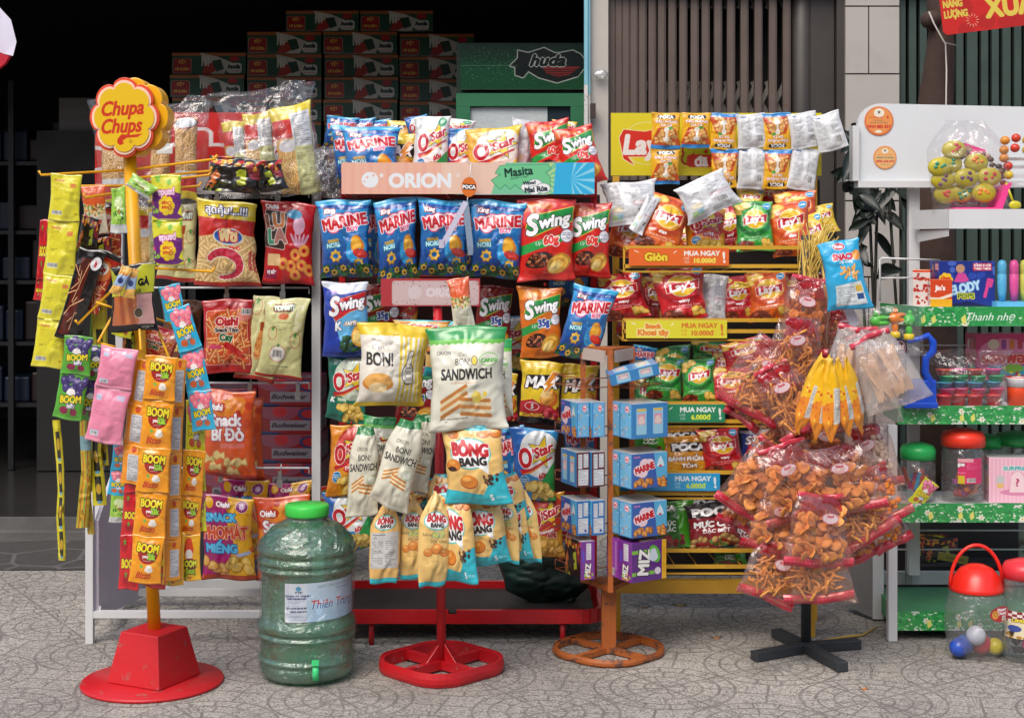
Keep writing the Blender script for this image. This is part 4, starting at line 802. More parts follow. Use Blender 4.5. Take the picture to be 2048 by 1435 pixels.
# ------------------------------------------------------------------ snack bag geometry
def pillow(w, h, th, seed, seal=.06, wr=1.0, nx=24, ny=34, pinch=.13, skew=.08, bend=0, curl=0, topw=1, botw=1):
    rd = random.Random(seed); off = Vector((rd.uniform(-50, 50), rd.uniform(-50, 50), rd.uniform(-50, 50)))
    c = [(rd.uniform(-skew, skew), rd.uniform(-skew, skew) * .6) for _ in range(4)]; ph = [rd.uniform(0, 6.3) for _ in range(6)]; k1 = rd.randint(4, 6); k2 = rd.randint(4, 7)
    bt = rd.uniform(-.35, .35); bs = rd.uniform(-.4, .4)
    V = []; UV = []; idx = {}
    for side in (1, -1):
        for j in range(ny + 1):
            t = -1 + 2 * j / ny                      # -1 bottom .. 1 top
            ta = min(1, abs(t) / (1 - seal)); b = max(0, 1 - ta ** 2.1) ** .62
            for i in range(nx + 1):
                s = -1 + 2 * i / nx; sa = abs(s); a = max(0, 1 - sa ** 2.3) ** .6
                q = noise.noise(Vector((s * 1.1, t * 1.5, side * .7)) + off); q2 = noise.noise(Vector((s * 2.4, t * 3.2, side * 2.)) + off * 1.7)
                crease = (1 - min(1, abs(q2) * 5)) ** 2 + .6 * (1 - min(1, abs(noise.noise(Vector((s * 3 + t * 2, t * 2.2 - s * 2, side)) + off * 2.3)) * 7)) ** 2
                edge = math.exp(-(1 - ta) * 4.5) if ta < 1 else 1
                puck = math.sin(s * k1 * 1.9 + ph[0] + (t > 0) * ph[1]) * .5 + math.sin(s * k2 * 3.1 + ph[2]) * .3
                z = th * a * b * (1 + .25 * bs * s + .2 * bt * t) * (1 + .42 * wr * edge * puck) + th * wr * (.3 * q - .17 * crease) * a * min(1, b * 2)
                z = max(z, .0004 + .001 * a)
                ripple = th * .16 * wr * (edge ** 3) * math.sin(s * 4.3 + ph[3] + (t > 0) * 1.7) + th * .3 * wr * noise.noise(Vector((s * .7, t * .8, 9)) + off)
                x = s * w / 2 * (1 - pinch * b * (1 + .5 * noise.noise(Vector((t * 2.3, s, 3)) + off)))
                y = t * h / 2 + (h * .012 * math.sin(s * 3.3 + ph[4]) * abs(t) ** 3)
                u = (s + 1) / 2; v = (t + 1) / 2
                if topw != 1 and t > .35: x *= 1 + (topw - 1) * min(1, (t - .35) / .6) ** 1.3
                if botw != 1 and t < -.5: x *= 1 + (botw - 1) * min(1, (-t - .5) / .5) ** 1.2
                for (cx, cy), wt in zip(c, ((1 - u) * (1 - v), u * (1 - v), u * v, (1 - u) * v)): x += cx * w * wt; y += cy * h * wt
                yy = bend * (t * h / 2) ** 2 / h * 2 + curl * max(0, t - .45) ** 2 * h
                V.append((x, -side * z + ripple + yy, y)); UV.append((.01 + .98 * u, .006 + .988 * v))
    n = (nx + 1) * (ny + 1); fs = []; uv = []
    for side in (0, 1):
        for j in range(ny):
            for i in range(nx):
                a = side * n + j * (nx + 1) + i; q = (a, a + 1, a + nx + 2, a + nx + 1)
                if side: q = q[::-1]
                fs.append(q); uv += [(UV[x][0], UV[x][1]) if not side else (1 - UV[x][0], UV[x][1]) for x in q]
    ring = [i for i in range(nx + 1)] + [j * (nx + 1) + nx for j in range(1, ny + 1)] + [ny * (nx + 1) + i for i in range(nx - 1, -1, -1)] + [j * (nx + 1) for j in range(ny - 1, 0, -1)]
    for k in range(len(ring)):
        a, b = ring[k], ring[(k + 1) % len(ring)]; q = (a, n + a, n + b, b); fs.append(q); uv += [UV[x] if x < len(UV) else UV[x] for x in q]
    return V, fs, uv
ROUGH = {}
def bag(des, px, py, wpx, hpx, D, roll=0, yaw=0, pitch=0, th=None, seed=None, label='', group=None, name='snack_bag', cat='snack bag', parent=None, wr=1.0, rough=.3, back=None, **kw):
    s = D / F; w = wpx * s; h = hpx * s; bag.n += 1; seed = seed or bag.n * 7 + 3
    th = (th if th is not None else .26) * min(w, h) * .5
    V, fs, uv = pillow(w, h, th, seed, wr=wr, **kw)
    c = P(px, py, D); rot = Euler((R(pitch), R(roll), R(yaw)))
    bk = {'bag_back': 'bag_back'}.get(back, None)
    mats = [print_mat(des, rough)]; mi = [0] * len(fs)
    if back:
        mats.append(print_mat(back, rough)); h_ = (len(fs)) // 2; nf = 24 * 34
        mi = [0] * nf + [1] * nf + [0] * (len(fs) - 2 * nf)
    if parent is not None:
        c = c - wloc(parent)
    o = mesh_obj(name, V, fs, None, smooth=True, uvs=uv, mats=mats, midx=mi)
    o.location = c; o.rotation_euler = rot
    if parent is not None: o.parent = parent; return o
    return tag(o, label, cat, group)
bag.n = 0
def panel_uv(name, des, x0, z0, x1, z1, y, parent, th=.006, rough=.4, outline=None, rot=None, bump=0, gain=1.0, edge='d8d8d4'):
    """a flat printed board facing the street: box or prism of real thickness with the print on its front"""
    m = print_mat(des, rough, bump, gain=gain); me_ = mat('board_edge_' + edge, edge, .5)
    pts = outline or [(x0, z0), (x1, z0), (x1, z1), (x0, z1)]
    n = len(pts); V = [(x, y, z) for x, z in pts] + [(x, y + th, z) for x, z in pts]
    fs = [tuple(range(n)), tuple(range(n, 2 * n))[::-1]] + [(i, i + n, (i + 1) % n + n, (i + 1) % n) for i in range(n)]
    uv = []
    for f in fs:
        for i in f: uv.append(((V[i][0] - x0) / (x1 - x0), (V[i][2] - z0) / (z1 - z0)))
    if rot is not None:
        c = Vector(((x0 + x1) / 2, y, (z0 + z1) / 2)); V = [c + rot @ (Vector(v) - c) for v in V]
    return mesh_obj(name, V, fs, None, parent, False, uv, mats=[m, me_], midx=[0] + [1] * (n + 1), origin=None if parent else ((x0 + x1) / 2, y, z0))
def pxbox(mb, x0, y0, x1, y1, D, depth, D2=None):
    a = P(x0, y1, D); b = P(x1, y0, D); return mb.box(a.x, b.x, D, D + depth, a.z, b.z)
def cardbox(name, desF, desL, desT, w, h, d, loc, yaw, label, cat='box', group=None, desR=None, pitch=0, roll=0, parent=None, rough=.35):
    """carton: w across, h high, d deep; faces front/left/top/right carry their own print; loc = front-left bottom corner"""
    V = [(x, y, z) for x in (0, w) for y in (0, d) for z in (0, h)]
    fs = [(0, 4, 5, 1), (2, 0, 1, 3), (1, 5, 7, 3), (4, 6, 7, 5), (6, 2, 3, 7), (0, 2, 6, 4)]
    uv = [(0, 0), (1, 0), (1, 1), (0, 1)] * 3 + [(0, 0), (1, 0), (1, 1), (0, 1)] * 3
    ms = [print_mat(x or desF, rough, .12, 4) for x in (desF, desL, desT, desR or desL)]
    o = mesh_obj(name, V, fs, None, uvs=uv, mats=ms, midx=[0, 1, 2, 3, 0, 2], origin=None)
    b = o.modifiers.new('bevel', 'BEVEL'); b.width = .0012; b.segments = 2
    o.location = loc; o.rotation_euler = Euler((R(pitch), R(roll), R(yaw)))
    return tag(o, label, cat, group)

# ================================================================== SETTING
def ground_mat():
    m, nt, N, L, b = new_mat('paving')
    a = Art(100, '000000', k=5.12); rd = random.Random(4)
    # one 40 cm paving tile: quarter fans of joints round two opposite corners
    def ringarc(cx, cy, r, a0, a1, w=1.0):
        n = 24; pts = [(cx + (r + w) * math.cos(R(a0 + (a1 - a0) * i / n)), cy + (r + w) * math.sin(R(a0 + (a1 - a0) * i / n))) for i in range(n + 1)]
        pts += [(cx + (r - w) * math.cos(R(a1 - (a1 - a0) * i / n)), cy + (r - w) * math.sin(R(a1 - (a1 - a0) * i / n))) for i in range(n + 1)]
        a.poly(pts, 'ffffff')
    def ray(cx, cy, r0, r1, t, w=.85):
        c, s = math.cos(R(t)), math.sin(R(t)); a.poly([(cx + r0 * c - s * w, cy + r0 * s + c * w), (cx + r1 * c - s * w, cy + r1 * s + c * w), (cx + r1 * c + s * w, cy + r1 * s - c * w), (cx + r0 * c + s * w, cy + r0 * s - c * w)], 'ffffff')
    for (cx, cy, a0) in ((0, 0, 0), (100, 100, 180), (100, 0, 90), (0, 100, -90)):
        rr = (14, 26, 38, 49)
        for r in rr: ringarc(cx, cy, r, a0, a0 + 90)
        for j, (r0, r1) in enumerate(zip((4,) + rr, rr)):
            n = (1, 2, 3, 4)[j]
            for i in range(n): ray(cx, cy, r0, r1, a0 + 90 * (i + (.5 if j % 2 else .25)) / n)
    for i in range(4): ray(50, 50, 0, 20, 90 * i + 45)
    for (x0, y0, x1, y1) in ((0, 0, 100, 1.2), (0, 98.8, 100, 100), (0, 0, 1.2, 100), (98.8, 0, 100, 100)): a.rect(x0, y0, x1, y1, 'ffffff')
    im = a.image('paving_joints')
    geo = N.new('ShaderNodeNewGeometry'); mp = N.new('ShaderNodeMapping'); mp.inputs['Rotation'].default_value = (0, 0, R(57)); mp.inputs['Scale'].default_value = (2.45, 2.45, 1); mp.inputs['Location'].default_value = (.18, .42, 0)
    L.new(geo.outputs['Position'], mp.inputs[0]); t = N.new('ShaderNodeTexImage'); t.image = im; L.new(mp.outputs[0], t.inputs[0])
    # granite chippings, stains and dust
    def nz(sc, det=4, rough=.6):
        n = N.new('ShaderNodeTexNoise'); n.inputs['Scale'].default_value = sc; n.inputs['Detail'].default_value = det; n.inputs['Roughness'].default_value = rough; L.new(geo.outputs['Position'], n.inputs['Vector']); return n
    vo = N.new('ShaderNodeTexVoronoi'); vo.inputs['Scale'].default_value = 260; L.new(geo.outputs['Position'], vo.inputs['Vector'])
    r1 = N.new('ShaderNodeValToRGB'); r1.color_ramp.interpolation = 'LINEAR'
    e = r1.color_ramp.elements; e[0].position = 0; e[0].color = (*lin(hx('4e4947')), 1); e[1].position = .33; e[1].color = (*lin(hx('a39d94')), 1); e2 = e.new(.2); e2.color = (*lin(hx('8a8681')), 1); e3 = e.new(.75); e3.color = (*lin(hx('c3beb4')), 1)
    sx = N.new('ShaderNodeSeparateColor'); L.new(vo.outputs['Color'], sx.inputs[0]); L.new(sx.outputs[0], r1.inputs[0])
    big = nz(1.3, 7, .65); mr = N.new('ShaderNodeMapRange'); mr.inputs[1].default_value = .3; mr.inputs[2].default_value = .7; mr.inputs[3].default_value = .58; mr.inputs[4].default_value = .94; L.new(big.outputs[0], mr.inputs[0])
    mu = N.new('ShaderNodeMix'); mu.data_type = 'RGBA'; mu.blend_type = 'MULTIPLY'; mu.inputs[0].default_value = 1; L.new(r1.outputs[0], mu.inputs[6])
    cc = N.new('ShaderNodeCombineColor'); [L.new(mr.outputs[0], cc.inputs[i]) for i in range(3)]; L.new(cc.outputs[0], mu.inputs[7])
    gr = N.new('ShaderNodeMix'); gr.data_type = 'RGBA'; gr.inputs[7].default_value = (*lin(hx('6b6661')), 1); L.new(mu.outputs[2], gr.inputs[6])
    jm = N.new('ShaderNodeMath'); jm.operation = 'MULTIPLY'; jn = nz(9, 4); jr = N.new('ShaderNodeMapRange'); jr.inputs[1].default_value = .35; jr.inputs[2].default_value = .6; jr.inputs[3].default_value = .5; jr.inputs[4].default_value = .85; L.new(jn.outputs[0], jr.inputs[0])
    L.new(t.outputs[0], jm.inputs[0]); L.new(jr.outputs[0], jm.inputs[1]); L.new(jm.outputs[0], gr.inputs[0])
    st = nz(3.2, 8, .7); sr = N.new('ShaderNodeMapRange'); sr.inputs[1].default_value = .56; sr.inputs[2].default_value = .75; sr.inputs[4].default_value = .75; L.new(st.outputs[0], sr.inputs[0])
    sm = N.new('ShaderNodeMix'); sm.data_type = 'RGBA'; sm.inputs[7].default_value = (*lin(hx('5f5b56')), 1); L.new(gr.outputs[2], sm.inputs[6]); L.new(sr.outputs[0], sm.inputs[0])
    L.new(sm.outputs[2], b.inputs['Base Color']); b.inputs['Roughness'].default_value = .75
    bp = N.new('ShaderNodeBump'); bp.inputs['Strength'].default_value = .6; bp.inputs['Distance'].default_value = .004; bp.invert = True; L.new(t.outputs[0], bp.inputs['Height'])
    bp2 = N.new('ShaderNodeBump'); bp2.inputs['Strength'].default_value = .4; bp2.inputs['Distance'].default_value = .001; L.new(sx.outputs[0], bp2.inputs['Height']); L.new(bp.outputs[0], bp2.inputs['Normal']); L.new(bp2.outputs[0], b.inputs['Normal'])
    return m
g = MB(); g.add([(-60, -60, 0), (60, -60, 0), (60, 60, 0), (-60, 60, 0)], [(0, 1, 2, 3)]); o = g.build('ground', ground_mat(), origin=(0, 0, 0)); tag(o, 'pale granite-look paving with fan patterned joints', 'ground', kind='structure')
# darker crazy paving strip in front of the shop
def crazy_mat():
    m, nt, N, L, b = new_mat('crazy_paving'); geo = N.new('ShaderNodeNewGeometry')
    v = N.new('ShaderNodeTexVoronoi'); v.feature = 'DISTANCE_TO_EDGE'; v.inputs['Scale'].default_value = 4.5; L.new(geo.outputs['Position'], v.inputs['Vector'])
    mr = N.new('ShaderNodeMapRange'); mr.inputs[1].default_value = .02; mr.inputs[2].default_value = .045; mr.inputs[3].default_value = 1; mr.inputs[4].default_value = 0; L.new(v.outputs['Distance'], mr.inputs[0])
    n = N.new('ShaderNodeTexNoise'); n.inputs['Scale'].default_value = 30; n.inputs['Detail'].default_value = 8; L.new(geo.outputs['Position'], n.inputs['Vector'])
    mx = N.new('ShaderNodeMix'); mx.data_type = 'RGBA'; mx.inputs[6].default_value = (.03, .027, .025, 1); mx.inputs[7].default_value = (.08, .075, .07, 1); L.new(n.outputs[0], mx.inputs[0])
    m2 = N.new('ShaderNodeMix'); m2.data_type = 'RGBA'; m2.inputs[7].default_value = (.11, .107, .104, 1); L.new(mx.outputs[2], m2.inputs[6]); L.new(mr.outputs[0], m2.inputs[0]); L.new(m2.outputs[2], b.inputs['Base Color']); b.inputs['Roughness'].default_value = .8; return m
g = MB(); g.add([(-6, 5.72, .004), (-.9, 5.78, .004), (-.9, 6.34, .004), (-6, 6.34, .004)], [(0, 1, 2, 3)]); o = g.build('path', crazy_mat(), origin=(-3, 5.9, .004)); tag(o, 'dark crazy paving with pale joints before the shop step', 'path', kind='structure')

# the shop building: dark room open to the street, pillar, wall strips, roof
WD = 6.45
shop = thing('shop_building', 'open fronted shop with dark room, grey pillar and tiled wall strip', 'building', (0, WD, 0))
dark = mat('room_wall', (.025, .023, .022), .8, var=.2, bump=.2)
xr = P(1180, 0, WD).x; xl = -3.6
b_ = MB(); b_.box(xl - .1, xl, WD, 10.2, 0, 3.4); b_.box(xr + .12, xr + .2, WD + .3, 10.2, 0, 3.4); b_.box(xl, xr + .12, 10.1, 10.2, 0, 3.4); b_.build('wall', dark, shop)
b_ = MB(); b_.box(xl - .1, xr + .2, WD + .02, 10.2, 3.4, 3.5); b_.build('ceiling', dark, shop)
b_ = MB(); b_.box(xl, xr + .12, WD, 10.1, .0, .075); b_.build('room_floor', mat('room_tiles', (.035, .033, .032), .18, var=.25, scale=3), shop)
b_ = MB(); b_.box(xl, xr, WD - .09, WD, .0, .03); b_.box(xl, xr, WD - .03, WD - .001, .03, .082); b_.build('threshold', mat('step_stone', (.11, .105, .1), .75, var=.4, bump=.5, dirt=.6), shop)
stone = mat('render_grey', 'b7b1a9', .8, var=.06, bump=.25, dirt=.25)
a = P(1180, 0, WD); c = P(1216, 0, WD)
b_ = MB(); b_.box(a.x, c.x, WD - .02, WD + .3, 0, 3.4); b_.build('pillar', stone, shop)
# frame in flaking blue paint on the pillar's left edge
bf = P(1168, 0, WD - .03).x; bm_ = P(1180, 0, WD - .03).x
b_ = MB(); z1 = P(0, 172, WD).z; b_.box(bf, bf + .015, WD - .06, WD - .02, z1, 3.4); b_.box(bf + .017, bm_, WD - .05, WD - .02, z1 - .04, 3.4)
b_.build('door_frame', mat('flaking_blue', '7fb9c8', .5, dirt=.3, rust=.08, rustcol=(.05, .07, .08)), shop)
b_ = MB(); b_.box(bf, bf + .015, WD - .06, WD - .02, 0, z1 - .001); b_.box(bf + .017, bm_, WD - .05, WD - .02, 0, z1 - .042); b_.build('door_frame', mat('worn_white', 'c8c8c4', .6, rust=.12), shop)
pp = P(1186, 222, WD - .06); b_ = MB(); b_.box(pp.x - .012, pp.x + .01, WD - .09, WD - .05, pp.z - .03, pp.z + .03); b_.build('hinge', mat('hinge', '3a2c26', .6, rust=.1), shop)
# wall strip with large tiles between the folding gate and the green shutter
tile = mat('wall_tile', 'aaa49d', .6, var=.05, bump=.15, dirt=.3)
x0 = P(1690, 0, WD).x; x1 = P(1797, 0, WD).x; xm = P(1736, 0, WD).x
b_ = MB()
for i, (ya, yb) in enumerate(((-250, 12), (15, 147), (150, 262), (265, 400), (403, 552), (555, 700), (703, 860), (863, 1072))):
    za = P(0, yb, WD).z; zb = P(0, ya, WD).z
    if i % 2: b_.box(x0, xm - .003, WD - .012, WD, za, zb); b_.box(xm + .003, x1, WD - .012, WD, za, zb)
    else: b_.box(x0, x1, WD - .012, WD, za, zb)
b_.build('wall', tile, shop)
b_ = MB(); b_.box(x0 - .03, x1 + .001, WD + .001, WD + .25, 0, 3.4); b_.build('wall', mat('grout_wall', '5c5853', .9), shop)
b_ = MB(); b_.box(c.x, 5, WD + .26, WD + .34, 0, 3.4); b_.build('wall', dark, shop)
b_ = MB(); b_.box(xl - .1, 5, WD - .03, WD + .02, 2.34, 3.5); b_.build('fascia', stone, shop)  # unseen band, set low to block sky light from the room

# folding gate (brown accordion slats with crossing bars)
gate = thing('folding_gate', 'dark brown metal folding gate with crossed flat bars', 'gate', (P(1400, 0, WD).x, WD, 0))
brown = mat('gate_brown', '5e5048', .45, var=.15, dirt=.4, rust=.06)
gx = [1218, 1232, 1246, 1262, 1279, 1298, 1317, 1338, 1360, 1383, 1405, 1430, 1456, 1483, 1511, 1540, 1568]
b_ = MB()
for i, x in enumerate(gx):
    q = P(x, 0, WD).x; w = .026 + .001 * (i > 5); b_.box(q, q + w, WD + .02, WD + .05, .02, 3.3); b_.box(q + w, q + w + .008, WD + .03, WD + .075, .02, 3.3)
b_.build('gate_slats', brown, gate)
for k, zc in enumerate((P(0, 200, WD).z, P(0, -30, WD).z, P(0, 660, WD).z)):
    b_ = MB()
    for i in range(5, len(gx) - 1):
        xa = P(gx[i], 0, WD).x; xb = P(gx[i + 1], 0, WD).x
        b_.beam((xa, WD + .085, zc - .09), (xb + .02, WD + .085, zc + .09), .02, .004, up=(0, 1, 0)); b_.beam((xa, WD + .095, zc + .09), (xb + .02, WD + .095, zc - .09), .02, .004, up=(0, 1, 0))
    b_.build('cross_bars', mat('gate_bars', '8c867e', .5, rust=.05), gate)
b_ = MB(); xa = P(1590, 0, WD).x; xb = P(1624, 0, WD).x; xc = P(1690, 0, WD).x
b_.tube([(xa + .04, WD + .06, 0), (xa + .04, WD + .06, 3.35)], .045, 14); b_.box(xb, xc - .04, WD + .03, WD + .05, 0, 3.35); b_.box(xc - .035, xc - .004, WD, WD + .08, 0, 3.35); b_.build('gate_post', mat('gate_post', '3c3632', .5, dirt=.4), gate)
# green folding shutter on the right
sh = thing('roller_shutter', 'dark green folded metal shutter behind the white rack', 'shutter', (P(1950, 0, WD).x, WD, 0))
b_ = MB(); xs = P(1797, 0, WD).x; rd = random.Random(3)
while xs < 4.2:
    w = rd.choice((.035, .045, .03)); b_.box(xs, xs + w, WD + .02, WD + .05, .02, 3.3); b_.box(xs + w, xs + w + .012, WD + .06, WD + .09, .02, 3.3); xs += w + .016
b_.build('shutter_slats', mat('shutter_green', '37463f', .45, var=.2, dirt=.5, rust=.05), sh)

# unseen houses added behind the photographer to shut the low sky out of the shop
b_ = MB(); b_.box(-30, 30, -16, -14, 0, 7.5); o = b_.build('street_backdrop_house', mat('far_render', '6a645a', .85), origin=(0, -15, 0)); o.name = 'sky_block_houses'
tag(o, 'row of plain houses across the street behind the viewer', 'building', kind='structure')
# room contents -----------------------------------------------------
D_ = 7.4; n = 0; cw = 150 * D_ / F; ch = 44.6 * D_ / F
cols = [(341, 103), (494, 62), (647, 62), (799, 66)]
ordw = ('topmost', 'second from the top', 'third from the top', 'fourth from the top', 'fifth from the top', 'sixth from the top')
cname = ('leftmost', 'second', 'third', 'fourth')
zlow = 0
for ci, (cx, top) in enumerate(cols):
    k = 0; y = top
    while y < 300:
        q = P(cx, y + 45, D_)
        cardbox('beer_carton', 'beer_carton', 'beer_carton', 'box_top', cw - .004, ch - .003, .27, (q.x + random.Random(ci * 9 + k).uniform(-.004, .004), D_ + random.Random(ci * 7 + k).uniform(0, .02), q.z), 0, 'beer carton, %s in the %s column of the dark stack' % (ordw[k], cname[ci]), 'carton', 'beer cartons stacked in the dark shop'); y += 45; k += 1; zlow = q.z
for cx, lab in ((571, 'left of the two'), (720, 'right of the two')):
    q = P(cx, 62, D_); cardbox('beer_carton', 'beer_carton', 'beer_carton', 'box_top', cw - .01, ch - .01, .27, (q.x, D_ + .01, q.z + .001), 0, 'green and red beer carton, %s lying across the stack top' % lab, 'carton', 'beer cartons stacked in the dark shop')
t = thing('storage_table', 'black table under the stack of beer cartons', 'table', (P(600, 0, D_).x, D_ + .2, .075))
b_ = MB(); xa = P(330, 0, D_).x; xb = P(955, 0, D_).x; zt = P(0, 332, D_).z; b_.box(xa, xb, D_ - .02, D_ + .45, zt - .05, zt - .003); b_.build('table_top', mat('black_table', (.02, .02, .02), .5), t)
for x in (xa + .03, xb - .07):
    for y in (D_, D_ + .38): b_ = MB(); b_.box(x, x + .04, y, y + .04, .076, zt - .051); b_.build('leg', mat('black_table', (.02, .02, .02), .5), t)
# drinks cooler
DC = 6.62
fr = thing('drinks_cooler', 'green drinks cooler with lit-up style emblem header and frosted door', 'cooler', (P(1050, 0, DC).x, DC, .075)); fr['label'] = 'green drinks cooler with emblem header and frosted glass door'
gm = mat('cooler_green', '1c5236', .3, var=.15, dirt=.3)
a = P(912, 180, DC); c = P(1182, 84, DC)
b_ = MB(); b_.box(a.x, c.x - .02, DC + .06, DC + .6, .09, c.z); b_.build('cabinet', mat('cooler_dark', '10281c', .4), fr)
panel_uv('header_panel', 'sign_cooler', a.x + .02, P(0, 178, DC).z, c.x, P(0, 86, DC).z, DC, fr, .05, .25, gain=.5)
b_ = MB(); zt = P(0, 186, DC).z; z0 = P(0, 212, DC).z; xi = P(940, 0, DC).x
b_.box(a.x, c.x - .02, DC + .01, DC + .058, z0, zt); b_.box(a.x, xi, DC + .01, DC + .058, .12, z0 - .001); b_.box(c.x - .09, c.x - .02, DC + .01, DC + .058, .12, z0 - .001); dr_ = b_.build('door', mat('cooler_frame', '2c6a48', .35, dirt=.2), fr)
b_ = MB(); b_.box(xi + .001, P(1095, 0, DC).x, DC + .03, DC + .035, .13, z0 - .002); b_.build('glass', mat('frosted', 'b8c0c0', .35, var=.15, scale=14, bump=.5, bscale=60), dr_)
b_ = MB(); b_.box(P(1095, 0, DC).x + .001, c.x - .091, DC + .03, DC + .035, .13, z0 - .002); b_.build('glass', mat('dark_glass', '26323a', .15), dr_)
# shelving with goods at the far left of the room
t = thing('storage_shelf', 'grey metal shelving with dim goods at the left of the dark shop', 'shelving', (P(60, 0, 7.9).x, 7.9, .075))
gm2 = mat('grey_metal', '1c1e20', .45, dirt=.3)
xa = P(-60, 0, 7.8).x; xb = P(205, 0, 7.8).x
for x in (P(16, 0, 7.8).x, xb):
    b_ = MB(); b_.box(x, x + .028, 7.8, 7.83, .08, 2.1); b_.build('post', gm2, t)
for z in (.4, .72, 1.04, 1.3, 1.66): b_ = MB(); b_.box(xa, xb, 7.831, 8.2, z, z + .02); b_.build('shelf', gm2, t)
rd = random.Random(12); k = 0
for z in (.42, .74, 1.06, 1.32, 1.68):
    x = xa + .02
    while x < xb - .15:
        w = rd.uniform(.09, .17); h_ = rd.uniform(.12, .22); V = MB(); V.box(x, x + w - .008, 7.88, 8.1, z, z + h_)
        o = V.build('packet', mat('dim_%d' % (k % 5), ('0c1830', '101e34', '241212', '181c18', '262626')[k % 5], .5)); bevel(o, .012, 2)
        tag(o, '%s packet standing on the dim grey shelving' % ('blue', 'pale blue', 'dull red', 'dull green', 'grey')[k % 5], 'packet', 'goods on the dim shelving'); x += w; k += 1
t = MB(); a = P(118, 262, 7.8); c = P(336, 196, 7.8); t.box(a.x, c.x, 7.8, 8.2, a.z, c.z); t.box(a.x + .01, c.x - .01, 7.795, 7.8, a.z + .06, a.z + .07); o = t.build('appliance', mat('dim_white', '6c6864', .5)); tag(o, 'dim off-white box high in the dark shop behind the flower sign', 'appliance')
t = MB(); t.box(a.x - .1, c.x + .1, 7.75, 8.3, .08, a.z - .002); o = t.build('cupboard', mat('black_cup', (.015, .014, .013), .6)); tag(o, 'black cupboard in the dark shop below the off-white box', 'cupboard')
# cloth at the top left corner
t = MB(); rd = random.Random(5); ring = []
pts = [(-40, -30), (2, 18), (22, 40), (33, 84), (26, 112), (8, 108), (-40, 90)]
V = []; n = len(pts)
for j, dy in enumerate((0, .015, .03)):
    for x, y in pts: q = P(x, y, 4.6 + dy + .01 * rd.random()); V.append(q)
fs = [tuple(range(n))] + [(j * n + i, (j + 1) * n + i, (j + 1) * n + (i + 1) % n, j * n + (i + 1) % n) for j in (0, 1) for i in range(n)] + [tuple(range(2 * n, 3 * n))[::-1]]
ht = thing('hanging_bag', 'white plastic bag with red print hanging at the top left corner', 'plastic bag', P(-20, 118, 4.6))
t.add(V, fs); t.build('sheet', mat('bag_white', 'd8d4e4', .4, bump=.6, bscale=12), ht)
t = MB(); q = [P(x, y, 4.605) for x, y in ((-40, 92), (8, 109), (20, 112), (10, 128), (-8, 142), (-40, 150))]; t.prism([(v.x, v.z) for v in q], 4.6, 4.62); t.build('hem', mat('bag_red', 'b8142c', .4, bump=.5, bscale=12), ht)
# ================================================================== RACKS AND GOODS
white = mat('rack_white', 'cfd1d2', .4, var=.04, dirt=.2, rust=.03, rustcol=(.2, .12, .08))
red = mat('rack_red', 'b8171f', .35, var=.1, dirt=.45, rust=.04, rustcol=(.3, .16, .14))
yellowm = mat('rack_yellow', 'c99a2c', .45, var=.1, dirt=.3, rust=.07, rustcol=(.16, .09, .04))
chrome = mat('clip_metal', 'a8a8a8', .25, metal=.8)
def xz(x, y, D): q = P(x, y, D); return q.x, q.z
def pole(mb, x, y0, y1, D, w, d=None):
    a = P(x - w / 2, y1, D); c = P(x + w / 2, y0, D); mb.box(a.x, c.x, D, D + (d or (c.x - a.x)), max(a.z, .001), c.z)

# ---------------- white rack at the left
D1 = 4.9
r1 = thing('display_rack', 'white metal snack rack with red header at the left of the row', 'display rack', (P(420, 0, D1).x, D1, 0))
for x_, y0_, y1_, dd_, w_ in ((632, 362, 1215, 0, 17), (196, 420, 1225, .12, 16), (238, 420, 1180, .3, 14)): b_ = MB(); pole(b_, x_, y0_, y1_, D1 + dd_, w_); b_.build('post', white, r1)
Df = 4.72
b_ = MB(); pole(b_, 178, 985, 1292, Df, 15); b_.build('leg', white, r1)
b_ = MB(); pole(b_, 640, 1100, 1250, Df, 15); b_.build('leg', white, r1)
b_ = MB(); pole(b_, 257, 1150, 1205, D1 + .28, 12); b_.build('leg', white, r1)
t = MB(); a = P(186, 1240, Df); c = P(212, 985, Df); xa = a.x
t.add([(xa, Df + .02, a.z), (xa, Df + .02, c.z - .09), (xa + .02, Df + .12, c.z + .03), (xa + .075, Df + .34, c.z + .03), (xa + .075, Df + .34, a.z), (xa + .012, Df + .02, a.z), (xa + .012, Df + .02, c.z - .09), (xa + .032, Df + .12, c.z + .03), (xa + .087, Df + .34, c.z + .03), (xa + .087, Df + .34, a.z)], [(0, 1, 2, 3, 4), (9, 8, 7, 6, 5), (0, 5, 6, 1), (1, 6, 7, 2), (2, 7, 8, 3), (4, 3, 8, 9)])
t.build('side_panel', mat('panel_lilac', 'bfbac6', .5, dirt=.25), r1)
b_ = MB()
for y, D, hh in ((1229, Df, 13), (1185, D1 + .1, 13), (1167, D1 + .28, 16)):
    a = P(186, y + hh / 2, D); c = P(634, y - hh / 2, D); b_.box(a.x, c.x, D + .001, D + .025, a.z, c.z)
b_.beam(P(190, 1222, Df) + Vector((0, .02, 0)), P(248, 1192, D1 + .28), .025); b_.build('base_rail', white, r1)
hdr = rrect(0, 0, 1, 1, 0)
a = P(190, 388, D1 + .06); c = P(628, 225, D1 + .06); w = c.x - a.x; h = c.z - a.z; r = .09
out = [(a.x, a.z), (c.x, a.z)] + [(c.x - r + r * math.cos(R(t)), c.z - r + r * math.sin(R(t))) for t in range(0, 91, 15)] + [(a.x + r - r * math.sin(R(t)), c.z - r + r * math.cos(R(t))) for t in range(0, 91, 15)]
panel_uv('header_sign', 'sign_noodle', a.x, a.z, c.x, c.z, D1 + .06, r1, .02, .35, outline=out)
rods = MB()
